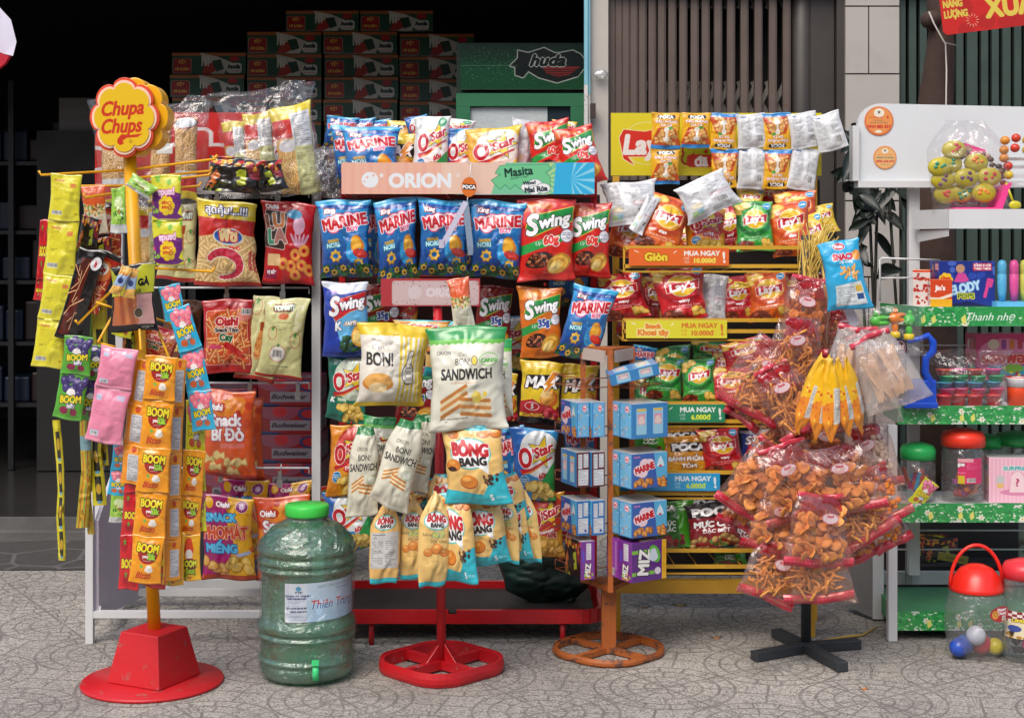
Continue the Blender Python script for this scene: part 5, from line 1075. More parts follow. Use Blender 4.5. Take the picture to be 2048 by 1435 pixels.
for y in (383, 575, 765, 935):
    for dd in (0, .16):
        q0 = P(262, y, D1 - .02 + dd); q1 = P(618, y, D1 - .02 + dd); rods.tube([q0, q1, q1 + Vector((0, .0, -.02))], .0035, 6)
rods.build('hanging_rail', white, r1)
def clip(px, py, D, label, parent=None):
    t = MB(); q = P(px, py, D); t.box(q.x - .006, q.x + .006, q.y - .006, q.y + .002, q.z - .02, q.z + .022); t.tube([q + Vector((0, 0, .01)), q + Vector((.003, .01, .04)), q + Vector((0, .015, .045))], .002, 5); t.box(q.x - .009, q.x + .009, q.y - .009, q.y - .0065, q.z - .03, q.z - .004)
    o = t.build('bag_clip', chrome); tag(o, label, 'clip', 'metal clips holding bags on the white rack')
for i, (x, y, D, l) in enumerate(((434, 392, 4.86, 'metal clip above the yellow-topped shrimp bag'), (556, 392, 4.86, 'metal clip above the red squid ring bag'), (454, 584, 4.86, 'metal clip above the red shrimp stick bag'), (566, 580, 4.84, 'metal clip above the pale green tomato bags'), (500, 778, 4.86, 'metal clip above the orange pumpkin snack bag'), (596, 780, 4.86, 'loose metal clip hanging before the dark red cartons'), (442, 945, 4.86, 'metal clip above the magenta and yellow cheese bag'), (560, 955, 4.84, 'metal clip on a slanting wire above the lower orange bag'))):
    clip(x, y, D, l)
G1 = 'snack bags hanging on the white rack'
bag('tomato_pale', 358, 485, 78, 160, 4.88, 3, th=.3, label='pale green tomato snack bag hanging left of the shrimp stick bag', group=G1)
bag('prawn_thai', 457, 488, 128, 176, 4.83, 1, th=.28, label='yellow topped bag of shrimp sticks with a curled pink shrimp', group=G1)
bag('ring_red', 572, 483, 112, 160, 4.84, 1, th=.28, label='red ring snack bag with pale octopus and four big letters', group=G1)
bag('banana_brown', 362, 680, 88, 165, 5.0, 0, label='dim brown banana snack bag behind the blue sachet strip', group=G1)
bag('shrimp_sticks_red', 461, 672, 106, 152, 4.84, -1, th=.24, label='red framed bag of spicy shrimp sticks with a red lobster', group=G1)
bag('tomato_pale', 530, 672, 86, 170, 4.85, 12, th=.3, label='pale green tomato bag leaning left behind its plain backed twin', group=G1)
bag('tomato_back', 567, 680, 96, 164, 4.78, 8, th=.32, label='pale green tomato bag showing barcode in a tomato outline', group=G1)
bag('pumpkin_orange', 462, 872, 112, 172, 4.83, 3, yaw=-6, th=.32, label='big orange pumpkin snack bag in the third row', group=G1)
bag('pumpkin_orange', 480, 880, 90, 160, 4.95, 0, label='orange pumpkin snack bag hidden behind the third row bag', group=G1)
bag('cheese_magenta', 459, 1075, 110, 168, 4.83, 0, th=.25, label='magenta and yellow cheese snack bag with cut cheese picture', group=G1)
bag('cheese_magenta', 484, 1040, 110, 150, 4.93, 0, th=.25, label='magenta and yellow cheese bag peeking out behind another', group=G1)
bag('pumpkin_orange', 568, 1075, 112, 166, 4.85, 0, th=.25, label='orange pumpkin snack bag behind the green water bottle cap', group=G1)
bag('cheese_magenta', 576, 1028, 100, 130, 4.98, 2, th=.25, label='magenta and yellow cheese bag behind the lower orange bag', group=G1)
bag('prawn_thai_back', 300, 470, 60, 120, 4.98, 0, label='yellow bag in the shade right behind the yellow pole', group=G1)
# dark red cartons behind it
Db = 5.55
for i, (x, y, lab) in enumerate(((392, 775, 'upper left'), (515, 755, 'topmost right'), (395, 832, 'middle left'), (515, 812, 'middle right'), (398, 888, 'lower left'), (518, 868, 'lower right'), (400, 945, 'lowest left'), (520, 925, 'lowest right'))):
    q = P(x, y + 57, Db); cardbox('lager_carton', 'lager_carton', 'lager_carton', 'lager_carton', 121 * Db / F, 55 * Db / F, .26, (q.x, Db + (i % 2) * .01, q.z), 0, 'dark red beer carton, %s in the stack behind the white rack' % lab, 'carton', 'dark red beer cartons behind the white rack')
q = P(390, 1002, Db); t = MB(); t.box(q.x, q.x + .46, Db, Db + .28, .0, q.z - .002); o = t.build('crate', mat('dark_crate', (.02, .02, .03), .6)); tag(o, 'dark crate under the red beer cartons', 'crate')
# bags lying on top: clear outer bags with Thai snacks inside
film = film_mat('clear_film', haze=.015, gloss=.13, bscale=9)
t = thing('wrapped_pack', 'clear bag holding three yellow topped snack tubes on the rack', 'snack pack', P(530, 385, 4.85))
bag('prawn_thai_back', 472, 306, 52, 135, 4.86, -6, yaw=10, th=.5, parent=t, name='snack_tube', rough=.35)
bag('prawn_thai_back', 520, 300, 60, 145, 4.84, -6, yaw=10, th=.5, parent=t, name='snack_tube', rough=.35)
bag('prawn_thai_back', 588, 300, 84, 182, 4.82, -8, yaw=10, th=.45, parent=t, name='snack_tube', rough=.35)
V, fs, uv = pillow(.33, .36, .08, 91, wr=1.5, pinch=.16, skew=.1); o = mesh_obj('wrapping', V, fs, film, smooth=True, uvs=uv); o.parent = t; o.location = P(540, 292, 4.86) - wloc(t); o.rotation_euler = (0, R(-6), 0)
V, fs, uv = pillow(.10, .16, .02, 97, wr=2, pinch=-.2, skew=.2); o = mesh_obj('wrapping', V, fs, film, smooth=True, uvs=uv); o.parent = t; o.location = P(578, 212, 4.86) - wloc(t); o.rotation_euler = (0, R(14), 0)
t = thing('wrapped_pack', 'clear bag holding three fries tubes behind the flower sign', 'snack pack', P(300, 400, 4.85))
bag('fries_tube', 371, 320, 48, 165, 4.83, 2, th=.6, parent=t, name='snack_tube')
bag('fries_tube', 322, 326, 50, 160, 4.86, 2, th=.6, parent=t, name='snack_tube')
bag('fries_tube', 232, 335, 62, 150, 4.86, -2, th=.5, parent=t, name='snack_tube')
V, fs, uv = pillow(.4, .34, .07, 93, wr=1.5, pinch=.1, skew=.06); o = mesh_obj('wrapping', V, fs, film, smooth=True, uvs=uv); o.parent = t; o.location = P(312, 308, 4.84) - wloc(t)
V, fs, uv = pillow(.08, .1, .02, 99, wr=2, pinch=-.3, skew=.2); o = mesh_obj('wrapping', V, fs, film, smooth=True, uvs=uv); o.parent = t; o.location = P(388, 222, 4.85) - wloc(t)
q = P(329, 297, 4.76); t2 = MB(); t2.box(q.x - .025, q.x + .025, 4.76, 4.764, q.z - .016, q.z + .016); o = t2.build('barcode_label', mat('label_white', 'd8d8d4', .5), t)
bag('flame_black', 470, 350, 120, 68, 4.72, 4, th=.5, wr=2, label='black crumpled snack bag with flames on the white rack', group=G1)
bag('flame_black', 530, 352, 84, 60, 4.76, -8, th=.5, wr=2, label='black and dark red crumpled bag beside the flame bag', group=G1)
t = thing('empty_wrapping', 'crumpled empty clear bag between the white and red racks', 'plastic bag', P(640, 385, 4.85))
V, fs, uv = pillow(.09, .17, .05, 105, wr=2.5, pinch=-.1, skew=.2); o = mesh_obj('wrapping', V, fs, film_mat('dim_film', haze=.12, gloss=.25), smooth=True, uvs=uv); o.parent = t; o.location = P(648, 340, 4.85) - wloc(t)

# ---------------- lollipop stand with flower sign
yel = mat('stand_yellow', 'e8a812', .35, var=.05); redp = mat('base_red', 'bf1a22', .4, var=.1, dirt=.35, rust=.1, rustcol=(.3, .1, .08), bump=.2)
DS = 4.31
st = thing('lollipop_stand', 'yellow pole candy stand with flower sign on a round red base', 'display stand', P(305, 1367, DS))
base = P(305, 1367, DS); rd_ = 140 * DS / F
t = MB(); t.lathe([(rd_ * .3, .001), (rd_, .001), (rd_ + .001, .006), (rd_ - .002, .011), (0, .0125)], (base.x, base.y, 0), 56); t.build('base_disc', redp, st)
t = MB(); b0 = .094; b1 = .066; hz = .155; ya = R(-26)
def rot2(x, y): return (base.x + .005 + x * math.cos(ya) - y * math.sin(ya), base.y + x * math.sin(ya) + y * math.cos(ya))
v = [(*rot2(x * b0, y * b0), .0126) for x, y in ((-1, -1), (1, -1), (1, 1), (-1, 1))] + [(*rot2(x * b1, y * b1), hz) for x, y in ((-1, -1), (1, -1), (1, 1), (-1, 1))]
t.add(v, [(0, 3, 2, 1), (4, 5, 6, 7), (0, 1, 5, 4), (1, 2, 6, 5), (2, 3, 7, 6), (3, 0, 4, 7)]); bevel(t.build('base_block', redp, st), .003)
top = P(258, 285, DS + .0); bot = Vector((P(309, 1290, DS).x, DS, hz))
t = MB(); t.tube([bot, top], .0185, 24); t.build('pole', yel, st)
def along(k): return bot + (top - bot) * k
def ky(y): return (y - 1300) / (285 - 1300)
def arm(x0, y0, x1, y1, dy, tip=True):
    p0 = along(ky(y0)); p1 = P(x1, y1, DS + dy); pts = [p0, p1]
    if tip: pts.append(p1 + Vector((.006 if x1 > x0 else -.006, 0, .012)))
    t = MB(); t.tube(pts, .0038, 7); t.build('arm', yel, st)
arm(262, 342, 82, 350, -.05); arm(262, 375, 150, 372, .1); arm(262, 385, 170, 395, -.08); arm(262, 342, 430, 318, -.1); arm(262, 360, 420, 342, -.05); arm(262, 372, 418, 350, .05); arm(262, 388, 398, 372, .08)
arm(268, 545, 155, 648, -.18); arm(268, 545, 425, 543, -.1); arm(268, 560, 196, 684, -.25, False); arm(270, 560, 282, 700, -.28, False); arm(270, 560, 340, 720, -.22, False); arm(270, 640, 350, 650, .12)
t = MB(); q = [P(x, y, DS - .2) for x, y in ((192, 604), (228, 616))]; t.tube(q, .0035, 6); t.build('arm', yel, st); t = MB(); q = [P(x, y, DS - .24) for x, y in ((196, 685), (232, 694))]; t.tube(q, .0035, 6); t.build('arm', yel, st)
# the flower shaped sign: two thick boards
def flower(cx, cz, R0, n=8, lob=.075, sc=1.0, m=96):
    return [(cx + sc * R0 * (1 - lob + lob * 2.0 * abs(math.cos(n / 2 * (2 * math.pi * i / m) + .0)) ** .6 - .03) * math.cos(2 * math.pi * i / m), cz + sc * R0 * (1 - lob + lob * 2.0 * abs(math.cos(n / 2 * (2 * math.pi * i / m))) ** .6 - .03) * 1.15 * math.sin(2 * math.pi * i / m)) for i in range(m)]
cs = P(249, 235, DS - .05); R0 = 68 * DS / F * .97
sg = R(0)
t = MB(); t.prism(flower(cs.x + .023, cs.z + .004, R0, sc=.98), DS - .031, DS + .05); bevel(t.build('sign_body', mat('sign_yellow', 'efae10', .3), st), .003)
t = MB(); t.prism(flower(cs.x, cs.z, R0), DS - .05, DS - .032); bevel(t.build('sign_rim', mat('sign_red', 'd84a2c', .35), st), .001)
t = MB(); t.prism(flower(cs.x, cs.z, R0, sc=.93), DS - .053, DS - .0501); t.build('sign_ring', mat('sign_cream', 'eec9b4', .35), st)
fo = flower(cs.x, cs.z, R0, sc=.86); panel_uv('sign_face', 'sign_lolly', cs.x - R0, cs.z - R0 * 1.1, cs.x + R0, cs.z + R0 * 1.1, DS - .0556, st, .0024, .3, outline=fo, edge='efae10')
# strips of sachets
def strip(pts, des, w, D, label, n=None, group='strips of sachets on the yellow stand', th=.2, kind='sachet', yaw=0, name='sachet_strip', facts=None):
    """pts = photo points down the strip, one sachet between each two"""
    root = thing(name, label, 'sachet strip', P(pts[0][0], pts[0][1], D), group)
    for i in range(len(pts) - 1):
        (x0, y0), (x1, y1) = pts[i], pts[i + 1]; L_ = math.hypot(x1 - x0, y1 - y0); ro = math.degrees(math.atan2(x0 - x1, y1 - y0))
        d = des[i] if isinstance(des, (list, tuple)) else des
        bag(d, (x0 + x1) / 2, (y0 + y1) / 2, w, L_ * 1.01, D + (i % 2) * .003, ro, yaw, th=th, parent=root, name=kind, seal=.1, skew=.015, pinch=.07)
    return root
strip([(134, 350), (128, 442), (118, 550), (106, 640), (94, 734)], 'yellow_back', 64, 4.22, 'long strip of four plain yellow sachets at the far left')
strip([(92, 440), (84, 560), (78, 600)], 'fizz_strawberry', 24, 4.3, 'narrow red edge of a strip behind the plain yellow sachets')
strip([(332, 350), (334, 440), (338, 530)], 'panda_purple', 62, 4.2, 'strip of two yellow and purple sachets printed upside down')
strip([(356, 615), (382, 700), (398, 782), (408, 860)], 'fizz_peach', 48, 4.1, 'curving strip of blue sachets with pink fruit')
strip([(338, 570), (352, 640)], 'fizz_peach', 44, 4.12, 'single tilted blue sachet right of the jerky pack')
strip([(392, 800), (390, 905), (392, 980), (394, 1062)], 'fizz_mango', 40, 4.14, 'yellow and purple sachet strip right of the orange ones')
strip([(324, 712), (318, 800), (310, 896), (304, 984), (298, 1072), (290, 1165)], 'fizz_orange', 66, 4.02, 'front strip of five orange sachets showing the printed name')
strip([(358, 718), (352, 812), (348, 908), (346, 998), (346, 1080), (346, 1160)], 'fizz_facts', 34, 4.07, 'orange sachet strip turned edge on with silver backs', yaw=30)
strip([(390, 900), (382, 990), (378, 1070), (380, 1160)], ['fizz_orange', 'fizz_orange', 'fizz_yellow'], 46, 4.12, 'orange sachet strip ending in one with a red ghost candy')
strip([(290, 720), (276, 810), (268, 890), (262, 968)], 'fizz_facts', 50, 4.07, 'orange sachet strip with pale facts labels left of the front one', yaw=-18)
strip([(240, 696), (226, 776), (206, 884)], 'pink_back', 76, 4.05, 'strip of two pink sachets seen from behind')
strip([(158, 672), (150, 748), (134, 838)], 'fizz_grape', 60, 4.14, 'green strip with dark grapes below the yellow sachets')
strip([(196, 690), (190, 760), (170, 840)], 'fizz_grape', 54, 4.2, 'green grape strip half hidden behind the front grape strip')
strip([(246, 890), (240, 940), (234, 990)], 'fizz_peach', 40, 4.13, 'blue sachet with white facts panel below the pink strip')
strip([(240, 985), (236, 1045)], 'mini_green', 36, 4.2, 'small green sachet hanging against the white side panel')
strip([(272, 900), (268, 985), (262, 1070), (256, 1178)], 'fizz_strawberry', 42, 4.08, 'red strawberry sachet strip beside the orange strips')
strip([(330, 1060), (300, 1172)], 'fizz_strawberry', 60, 4.14, 'red strawberry sachet under the orange front strip')
strip([(348, 1065), (346, 1170)], 'fizz_yellow', 44, 4.1, 'orange sachet with cartoon flame beside the last silver back')
def tape(pts, des, w, D, label):
    s = D / F; V = []; uv = []; fs = []; n = len(pts)
    for i, (x, y) in enumerate(pts):
        q = P(x, y, D); tw = .35 * math.sin(i * 1.7)
        for k, sg in enumerate((-1, 1)):
            V.append(q + Vector((sg * w * s / 2 * math.cos(tw), sg * w * s / 2 * math.sin(tw) + .004, 0)))
    for i, (x, y) in enumerate(pts):
        q = P(x, y, D); tw = .35 * math.sin(i * 1.7)
        for k, sg in enumerate((-1, 1)): V.append(q + Vector((sg * w * s / 2 * math.cos(tw), sg * w * s / 2 * math.sin(tw), 0)))
    m = 2 * n; F_ = []
    for i in range(n - 1):
        a, b, c, d = 2 * i, 2 * i + 1, 2 * i + 3, 2 * i + 2
        F_ += [(m + a, m + d, m + c, m + b), (a, b, c, d), (a, d, m + d, m + a), (b, m + b, m + c, c)]
        v0, v1 = 1 - i / (n - 1), 1 - (i + 1) / (n - 1)
        uv += [(0, v0), (0, v1), (1, v1), (1, v0), (0, v0), (1, v0), (1, v1), (0, v1), (0, v0), (0, v1), (0, v1), (0, v0), (1, v0), (1, v0), (1, v1), (1, v1)]
    o = mesh_obj('candy_tape', V, F_, print_mat(des, .35), smooth=True, uvs=uv, origin=P(pts[0][0], pts[0][1], D)); tag(o, label, 'candy strip', 'sour candy tapes hanging on the yellow stand')
tape([(112, 840), (116, 880), (120, 930), (122, 980), (120, 1030), (123, 1080), (124, 1120)], 'sour_tape', 15, 4.2, 'lone thin yellow candy tape hanging lowest at the far left')
tape([(170, 700), (172, 780), (170, 860), (172, 940), (168, 1000), (163, 1055)], 'rainbow_tape', 22, 4.24, 'striped candy tape ending above the white rack leg')
tape([(180, 700), (178, 800), (176, 900), (176, 1000), (182, 1068)], 'rainbow_tape', 13, 4.26, 'narrow striped candy tape right behind the wider one')
tape([(196, 620), (200, 700), (196, 800), (190, 900), (196, 960), (200, 1010)], 'sour_tape', 26, 4.25, 'yellow candy tape bent at its lower end beside the striped ones')
tape([(206, 600), (208, 700), (204, 780), (206, 860), (210, 930)], 'sour_tape', 14, 4.27, 'narrow yellow tape half hidden right of the bent one')
bag('fizz_mango', 250, 640, 40, 70, 4.25, 14, label='yellow sachet half hidden below the jerky pack')
bag('bolt_yellow', 208, 760, 40, 110, 4.3, 4, label='yellow packet edge in shade behind the pink sachets')
bag('flame_black', 178, 470, 44, 70, 4.3, 10, label='dark packet between the yellow strip and the red chilli bag')
tape([(190, 600), (186, 660), (184, 720)], 'mini_green', 12, 4.26, 'pale green tape hanging in front of the jerky packs')
bag('jerky', 268, 596, 100, 140, 4.1, -2, th=.1, rough=.2, label='black and lime dried meat pack with a window of brown strips', group='dried meat packs on the yellow stand')
bag('jerky_dark', 160, 590, 54, 180, 4.2, 16, th=.1, rough=.2, label='tall black dried meat pack tilted right of the yellow strip', group='dried meat packs on the yellow stand')
bag('chili_red', 196, 560, 56, 130, 4.22, 24, th=.15, rough=.25, label='dark red meat stick pack leaning against the tall black pack', group='dried meat packs on the yellow stand')
bag('chili_red', 206, 470, 72, 130, 4.4, 4, th=.3, label='red chilli snack bag behind the pole and the small green sachet')
bag('mini_white', 190, 420, 46, 100, 4.35, -4, th=.3, label='white and red sachet hanging between yellow strip and pole')
bag('flame_black', 200, 500, 60, 60, 4.36, 0, th=.3, label='black bag with flames low behind the small green sachet')
bag('mini_green', 237, 420, 34, 90, 4.2, 0, th=.3, wr=1.6, label='small twisted green sachet hanging left of the yellow pole')
bag('mini_green', 282, 372, 62, 30, 4.18, 32, th=.4, wr=1.6, label='small green sachet lying over the arm right of the pole')
bag('mini_orange', 242, 562, 26, 60, 4.04, 28, th=.4, wr=1.3, label='left one of two tiny orange and blue sachets on the jerky')
bag('mini_orange', 262, 568, 22, 62, 4.05, 10, th=.4, wr=1.3, label='right one of two tiny orange and blue sachets on the jerky')
bag('flame_black', 262, 680, 40, 60, 4.3, 5, th=.3, label='purple-black bag in the gap behind the pink strip')
bag('shrimp_sticks_red', 310, 690, 80, 80, 4.35, 20, th=.3, label='red and white bag in the gap behind the orange strips')

# ---------------- red rack with the long pale banner
D2 = 4.92
r2 = thing('display_rack', 'red metal snack rack with a long pale banner across its top', 'display rack', (P(920, 0, D2).x, D2, 0))
for x_ in (684, 1188): b_ = MB(); pole(b_, x_, 316, 1240, D2, 12); b_.build('post', red, r2)
t = MB(); a = P(650, 0, 4.70).x; c = P(1204, 0, 4.70).x; pts = [(a, 4.70), (c - .06, 4.70)] + [(c - .06 + .06 * math.sin(R(k)), 4.76 - .06 * math.cos(R(k))) for k in (20, 45, 70, 90)] + [(c, 5.1), (a, 5.1)]
zc = P(0, 1232, 4.7).z
for i in range(len(pts)):
    p0 = Vector((*pts[i], zc)); p1 = Vector((*pts[(i + 1) % len(pts)], zc)); t.beam(p0, p1, .014, .042)
t.build('base_frame', red, r2)
for x, y0 in ((743, 1290), (1125, 1290)):
    t = MB(); q = P(x, y0, 4.715); t.tube([(q.x, 4.715, 0.0), (q.x, 4.715, zc - .021)], .009, 12); t.build('leg', red, r2)
t = MB(); t.box(a + .02, c - .02, 4.74, 5.08, zc - .012, zc + .0); t.build('base_tray', mat('tray_dark', '241f1f', .6, dirt=.5), r2)
t = MB()
for y in (393, 552, 700, 846, 985): q = P(684, y, D2); q1 = P(1190, y, D2); t.tube([q, q1], .004, 6)
for x, y in ((702, 395), (794, 400), (894, 398), (996, 403), (1090, 405), (1190, 412), (703, 564), (1090, 575), (703, 852)):
    q = P(x, y - 4, 4.72); t.tube([q + Vector((0, .19, 0)), q, q + Vector((0, -.006, .008))], .003, 6)
t.build('hook', red, r2)
t = MB(); q0 = P(660, 1000, 5.06); q1 = P(1200, 330, 5.06); t.box(q0.x, q1.x, 5.06, 5.075, q0.z, q1.z - .1); t.build('back_panel', mat('back_shade_brown', '3a1a16', .7, dirt=.5), r2)  # dark colour stands in for shade in the gaps between bags
a = P(683, 388, 4.68); c = P(1189, 325, 4.68); panel_uv('banner', 'sign_orion', a.x, a.z, c.x, c.z, 4.68, r2, .008, .3, edge='c03030')
t = MB(); a = P(690, 326, 4.72); c = P(1190, 318, 4.72); t.box(a.x, c.x, 4.72, 5.0, a.z - .012, a.z - .004); t.build('top_shelf', red, r2)
G2 = 'snack bags lying on top of the red rack'
for i, x in enumerate((732, 762, 790)): bag('fish_blue', x - 50 + i * 6, 266 + i * 2, 70, 60, 4.95 + i * .01, 4 - i * 5, th=.3, label='blue bag end with pale blue seal, %s behind the fish bags' % ('left', 'middle', 'right')[i], group=G2)
bag('fish_blue', 700, 312, 66, 120, 4.86, -2, th=.35, label='blue bag of fish snacks half hidden at the left end of the top', group=G2)
bag('fish_blue', 742, 318, 108, 130, 4.79, -2, pitch=-8, th=.38, label='front blue bag with puffy pink lettering on top of the red rack', group=G2)
bag('bolt_yellow', 796, 322, 80, 120, 4.84, 4, th=.35, label='black and yellow lightning bolt bag on top of the red rack', group=G2)
bag('bolt_yellow', 800, 262, 60, 40, 4.96, 3, th=.4, label='folded yellow bag end behind the lightning bolt bag on top', group=G2)
bag('potato_white', 863, 300, 82, 130, 4.80, 2, pitch=-6, th=.4, label='white and green star bag standing on top of the red rack', group=G2)
bag('potato_blue', 836, 262, 46, 60, 4.92, -8, th=.4, label='bright blue bag corner sticking up behind the white star bag', group=G2)
bag('potato_blue', 920, 314, 74, 120, 4.82, 3, th=.4, label='blue star bag on top of the red rack left of the yellow one', group=G2)
bag('potato_white', 905, 262, 80, 50, 4.96, 8, th=.4, label='dull green and blue bag end behind the blue star bag', group=G2)
bag('potato_yellow', 985, 318, 112, 124, 4.78, -5, pitch=-8, th=.36, label='yellow and white star bag on top behind the hanging tag string', group=G2)
bag('bag_back', 1046, 300, 58, 118, 4.83, 4, yaw=30, th=.5, label='silver bag back with a yellow side on top of the red rack', group=G2)
bag('ripple_red', 1098, 300, 86, 128, 4.80, -8, pitch=-5, th=.4, label='left red ripple chip bag on top of the red rack', group=G2)
bag('ripple_red', 1158, 312, 84, 120, 4.76, -12, pitch=-5, th=.4, label='right red ripple chip bag on top with its corner sticking out', group=G2)
bag('potato_yellow', 1128, 262, 50, 40, 4.95, 10, th=.4, label='yellow tipped bag corner behind the two red ripple bags', group=G2)
G3 = 'snack bags hanging on the red rack'
for i, (x, y, w, h, ro, ya, l) in enumerate(((692, 474, 108, 156, 0, 0, 'leftmost blue fish bag hanging under the pale banner'), (797, 476, 88, 160, -3, 12, 'narrow second blue fish bag hanging under the pale banner'), (888, 474, 106, 156, 0, 0, 'blue fish bag behind the two hanging plastic blades'), (994, 476, 106, 152, 0, -4, 'fourth blue fish bag hanging beside the red ripple bags'))):
    bag('fish_blue', x, y, w, h, 4.70, ro, ya, th=.4, wr=1.3, label=l, group=G3)
bag('ripple_red', 1094, 480, 112, 156, 4.70, -2, th=.32, label='left red ripple chip bag hanging under the banner end', group=G3)
bag('ripple_red', 1178, 482, 96, 150, 4.74, -3, -6, th=.32, label='right red ripple chip bag hanging beside the yellow rack', group=G3)
bag('fish_blue', 745, 480, 60, 150, 4.88, 3, 30, label='blue fish bag edge in the shade between first and second', group=G3)
bag('fish_blue', 938, 480, 60, 150, 4.88, -3, 30, label='blue fish bag edge in the shade behind the plastic blades', group=G3)
bag('ripple_blue', 694, 636, 96, 146, 4.70, 0, th=.32, label='dark blue ripple bag at the left of the second row', group=G3)
bag('ripple_maroon', 762, 628, 84, 130, 4.9, 0, label='maroon ripple bag in the shade behind the faded sign', group=G3)
bag('potato_orange', 800, 620, 76, 130, 4.95, 0, label='orange bag edge in the shade under the faded sign', group=G3)
bag('ripple_maroon', 984, 640, 78, 140, 4.84, 0, th=.3, label='dim maroon ripple bag right of the faded sign', group=G3)
bag('ripple_orange', 1080, 646, 88, 140, 4.72, 2, th=.34, label='orange ripple bag in the middle of the second row', group=G3)
bag('fish_blue', 1172, 645, 90, 150, 4.66, 17, th=.36, label='tilted blue fish bag above the rusty triangular stand', group=G3)
bag('potato_teal', 694, 778, 94, 132, 4.72, 3, th=.3, label='teal star bag at the left of the third row', group=G3)
bag('ripple_maroon', 830, 790, 90, 120, 4.9, 0, label='dark ripple bag behind the two puffy bread bags', group=G3)
bag('bolt_yellow', 1082, 786, 90, 128, 4.72, 2, th=.32, label='black and yellow lightning bolt bag right of the white sandwich bag', group=G3)
bag('bolt_yellow', 1156, 790, 78, 128, 4.76, 1, th=.32, label='lightning bolt bag half behind the rusty stand', group=G3)
bag('bolt_yellow', 1010, 800, 60, 110, 4.86, 0, label='orange chip bag edge right behind the white sandwich bag', group=G3)
bag('potato_orange', 692, 920, 86, 138, 4.72, 4, th=.32, label='orange star bag at the left of the fourth row', group=G3)
bag('potato_blue', 1072, 932, 94, 148, 4.70, 0, th=.34, label='blue and white star bag right of the bread cake bags', group=G3)
bag('fish_blue', 1020, 920, 60, 140, 4.86, 0, label='dark blue bag edge behind the cream cake bag', group=G3)
bag('fish_blue', 1162, 900, 70, 130, 4.86, 0, label='blue bag in the shade behind the brown sided boxes', group=G3)
bag('potato_blue', 700, 1040, 100, 124, 4.74, -8, th=.32, label='blue and green star bag beside the bottle cap', group=G3)
bag('potato_firered', 1090, 1050, 84, 122, 4.72, -4, th=.32, label='red and yellow star bag at the right of the lowest row', group=G3)
bag('potato_orange', 1140, 1060, 60, 110, 4.82, -6, label='orange bag edge behind the lowest row at the right', group=G3)
bag('ripple_red', 640, 1010, 30, 70, 5.0, 0, label='thin red bag edge between the white post and the blue bag', group=G3)
for x, y, dd, l in ((720, 690, 'ripple_maroon', 'left'), (1020, 690, 'potato_blue', 'middle'), (1140, 560, 'fish_blue', 'right')):
    bag(dd, x, y, 90, 110, 4.98, 0, label='shaded bag deep inside the red rack, the %s one of three' % l, group=G3)
# carton behind the blue bags, bin bag on the tray
q = P(690, 620, 5.3); cardbox('brown_carton', 'box_top', 'box_top', 'box_top', .42, .3, .3, (q.x, 5.3, q.z), 0, 'pale brown carton behind the hanging blue fish bags', 'carton')
bb = thing('bin_bag', 'dark green plastic bin bag slumped on the red rack base', 'bin bag', P(1075, 1215, 4.9))
V, fs, uv = pillow(.34, .22, .09, 41, wr=1.0, pinch=.1, skew=.16, botw=.4); o = mesh_obj('bag_body', V, fs, mat('bin_green', '16332c', .4, bump=.5, bscale=14), smooth=True, uvs=uv); o.parent = bb; o.location = P(1080, 1140, 4.9) - wloc(bb); o.rotation_euler = (0, R(-6), 0)
t = MB(); q = P(1144, 1185, 4.95); t.tube([q + Vector((-.01, 0, 0)), q + Vector((.012, 0, 0))], .028, 18); o = t.build('castor', mat('castor_yellow', '8c7c2c', .5)); tag(o, 'dull yellow castor wheel lying by the dark bin bag', 'wheel')
# tag and plastic blades hanging on the banner
tg = thing('hanging_tag', 'oval orange tag on a white cord before the pale banner', 'tag', P(938, 350, 4.62))
q = P(938, 374, 4.64); el = [(q.x + .0235 * math.cos(R(k)), q.z + .0305 * math.sin(R(k))) for k in range(0, 360, 12)]
panel_uv('tag_plate', 'sign_tag', q.x - .0235, q.z - .0305, q.x + .0235, q.z + .0305, 4.64, tg, .004, .35, outline=el, edge='c86828')
t = MB(); t.tube([P(936, 322, 4.69), P(942, 326, 4.66), P(940, 345, 4.645), P(938, 356, 4.642)], .0014, 6); t.tube([P(936, 392, 4.642), P(934, 404, 4.64)], .0014, 6); t.build('cord', mat('cord_white', 'd8d8d8', .6), tg)
for (x0, y0, x1, y1, w, l, cc) in ((932, 404, 884, 492, .017, 'slanting translucent plastic blade hanging from the orange tag', 'c0bcd0'), (932, 412, 942, 506, .019, 'upright grey plastic blade hanging from the orange tag', '7c8ca0')):
    t = MB(); t.beam(P(x0, y0, 4.635), P(x1, y1, 4.62), w, .003, up=(0, 1, 0)); e = P(x1, y1, 4.619); t.box(e.x - .009, e.x + .006, 4.612, 4.618, e.z - .006, e.z + .02); o = t.build('hanger_blade', mat('blade_' + cc, cc, .25)); tag(o, l, 'hanger', 'plastic blades on the orange tag')
# ---------------- red single pole stand with the faded sign
def ring_base(mb, c, rx, ry, h, th, rotdeg, rad=.35):
    out = rrect(0, 0, rx * 2, ry * 2, min(rx, ry) * 2 * rad, n=8); ro = R(rotdeg)
    pts = [Vector((c.x + x * math.cos(ro) - y * math.sin(ro), c.y + x * math.sin(ro) + y * math.cos(ro), 0)) for x, y in out]
    n = len(pts); prof = ((0, .002), (-.004, h * .3), (-.004, h * .6), (0, h), (.003, h), (.003, h - .004), (th, h - .004), (th, .002))
    V = []; cc = Vector((c.x, c.y, 0))
    for p in pts:
        d = (cc - p).normalized()
        for a, z in prof: V.append(p + d * a + Vector((0, 0, z)))
    m = len(prof); fs = [(i * m + k, ((i + 1) % n) * m + k, ((i + 1) % n) * m + (k + 1) % m, i * m + (k + 1) % m) for i in range(n) for k in range(m)]
    mb.add(V, fs); return pts
S2 = 4.43
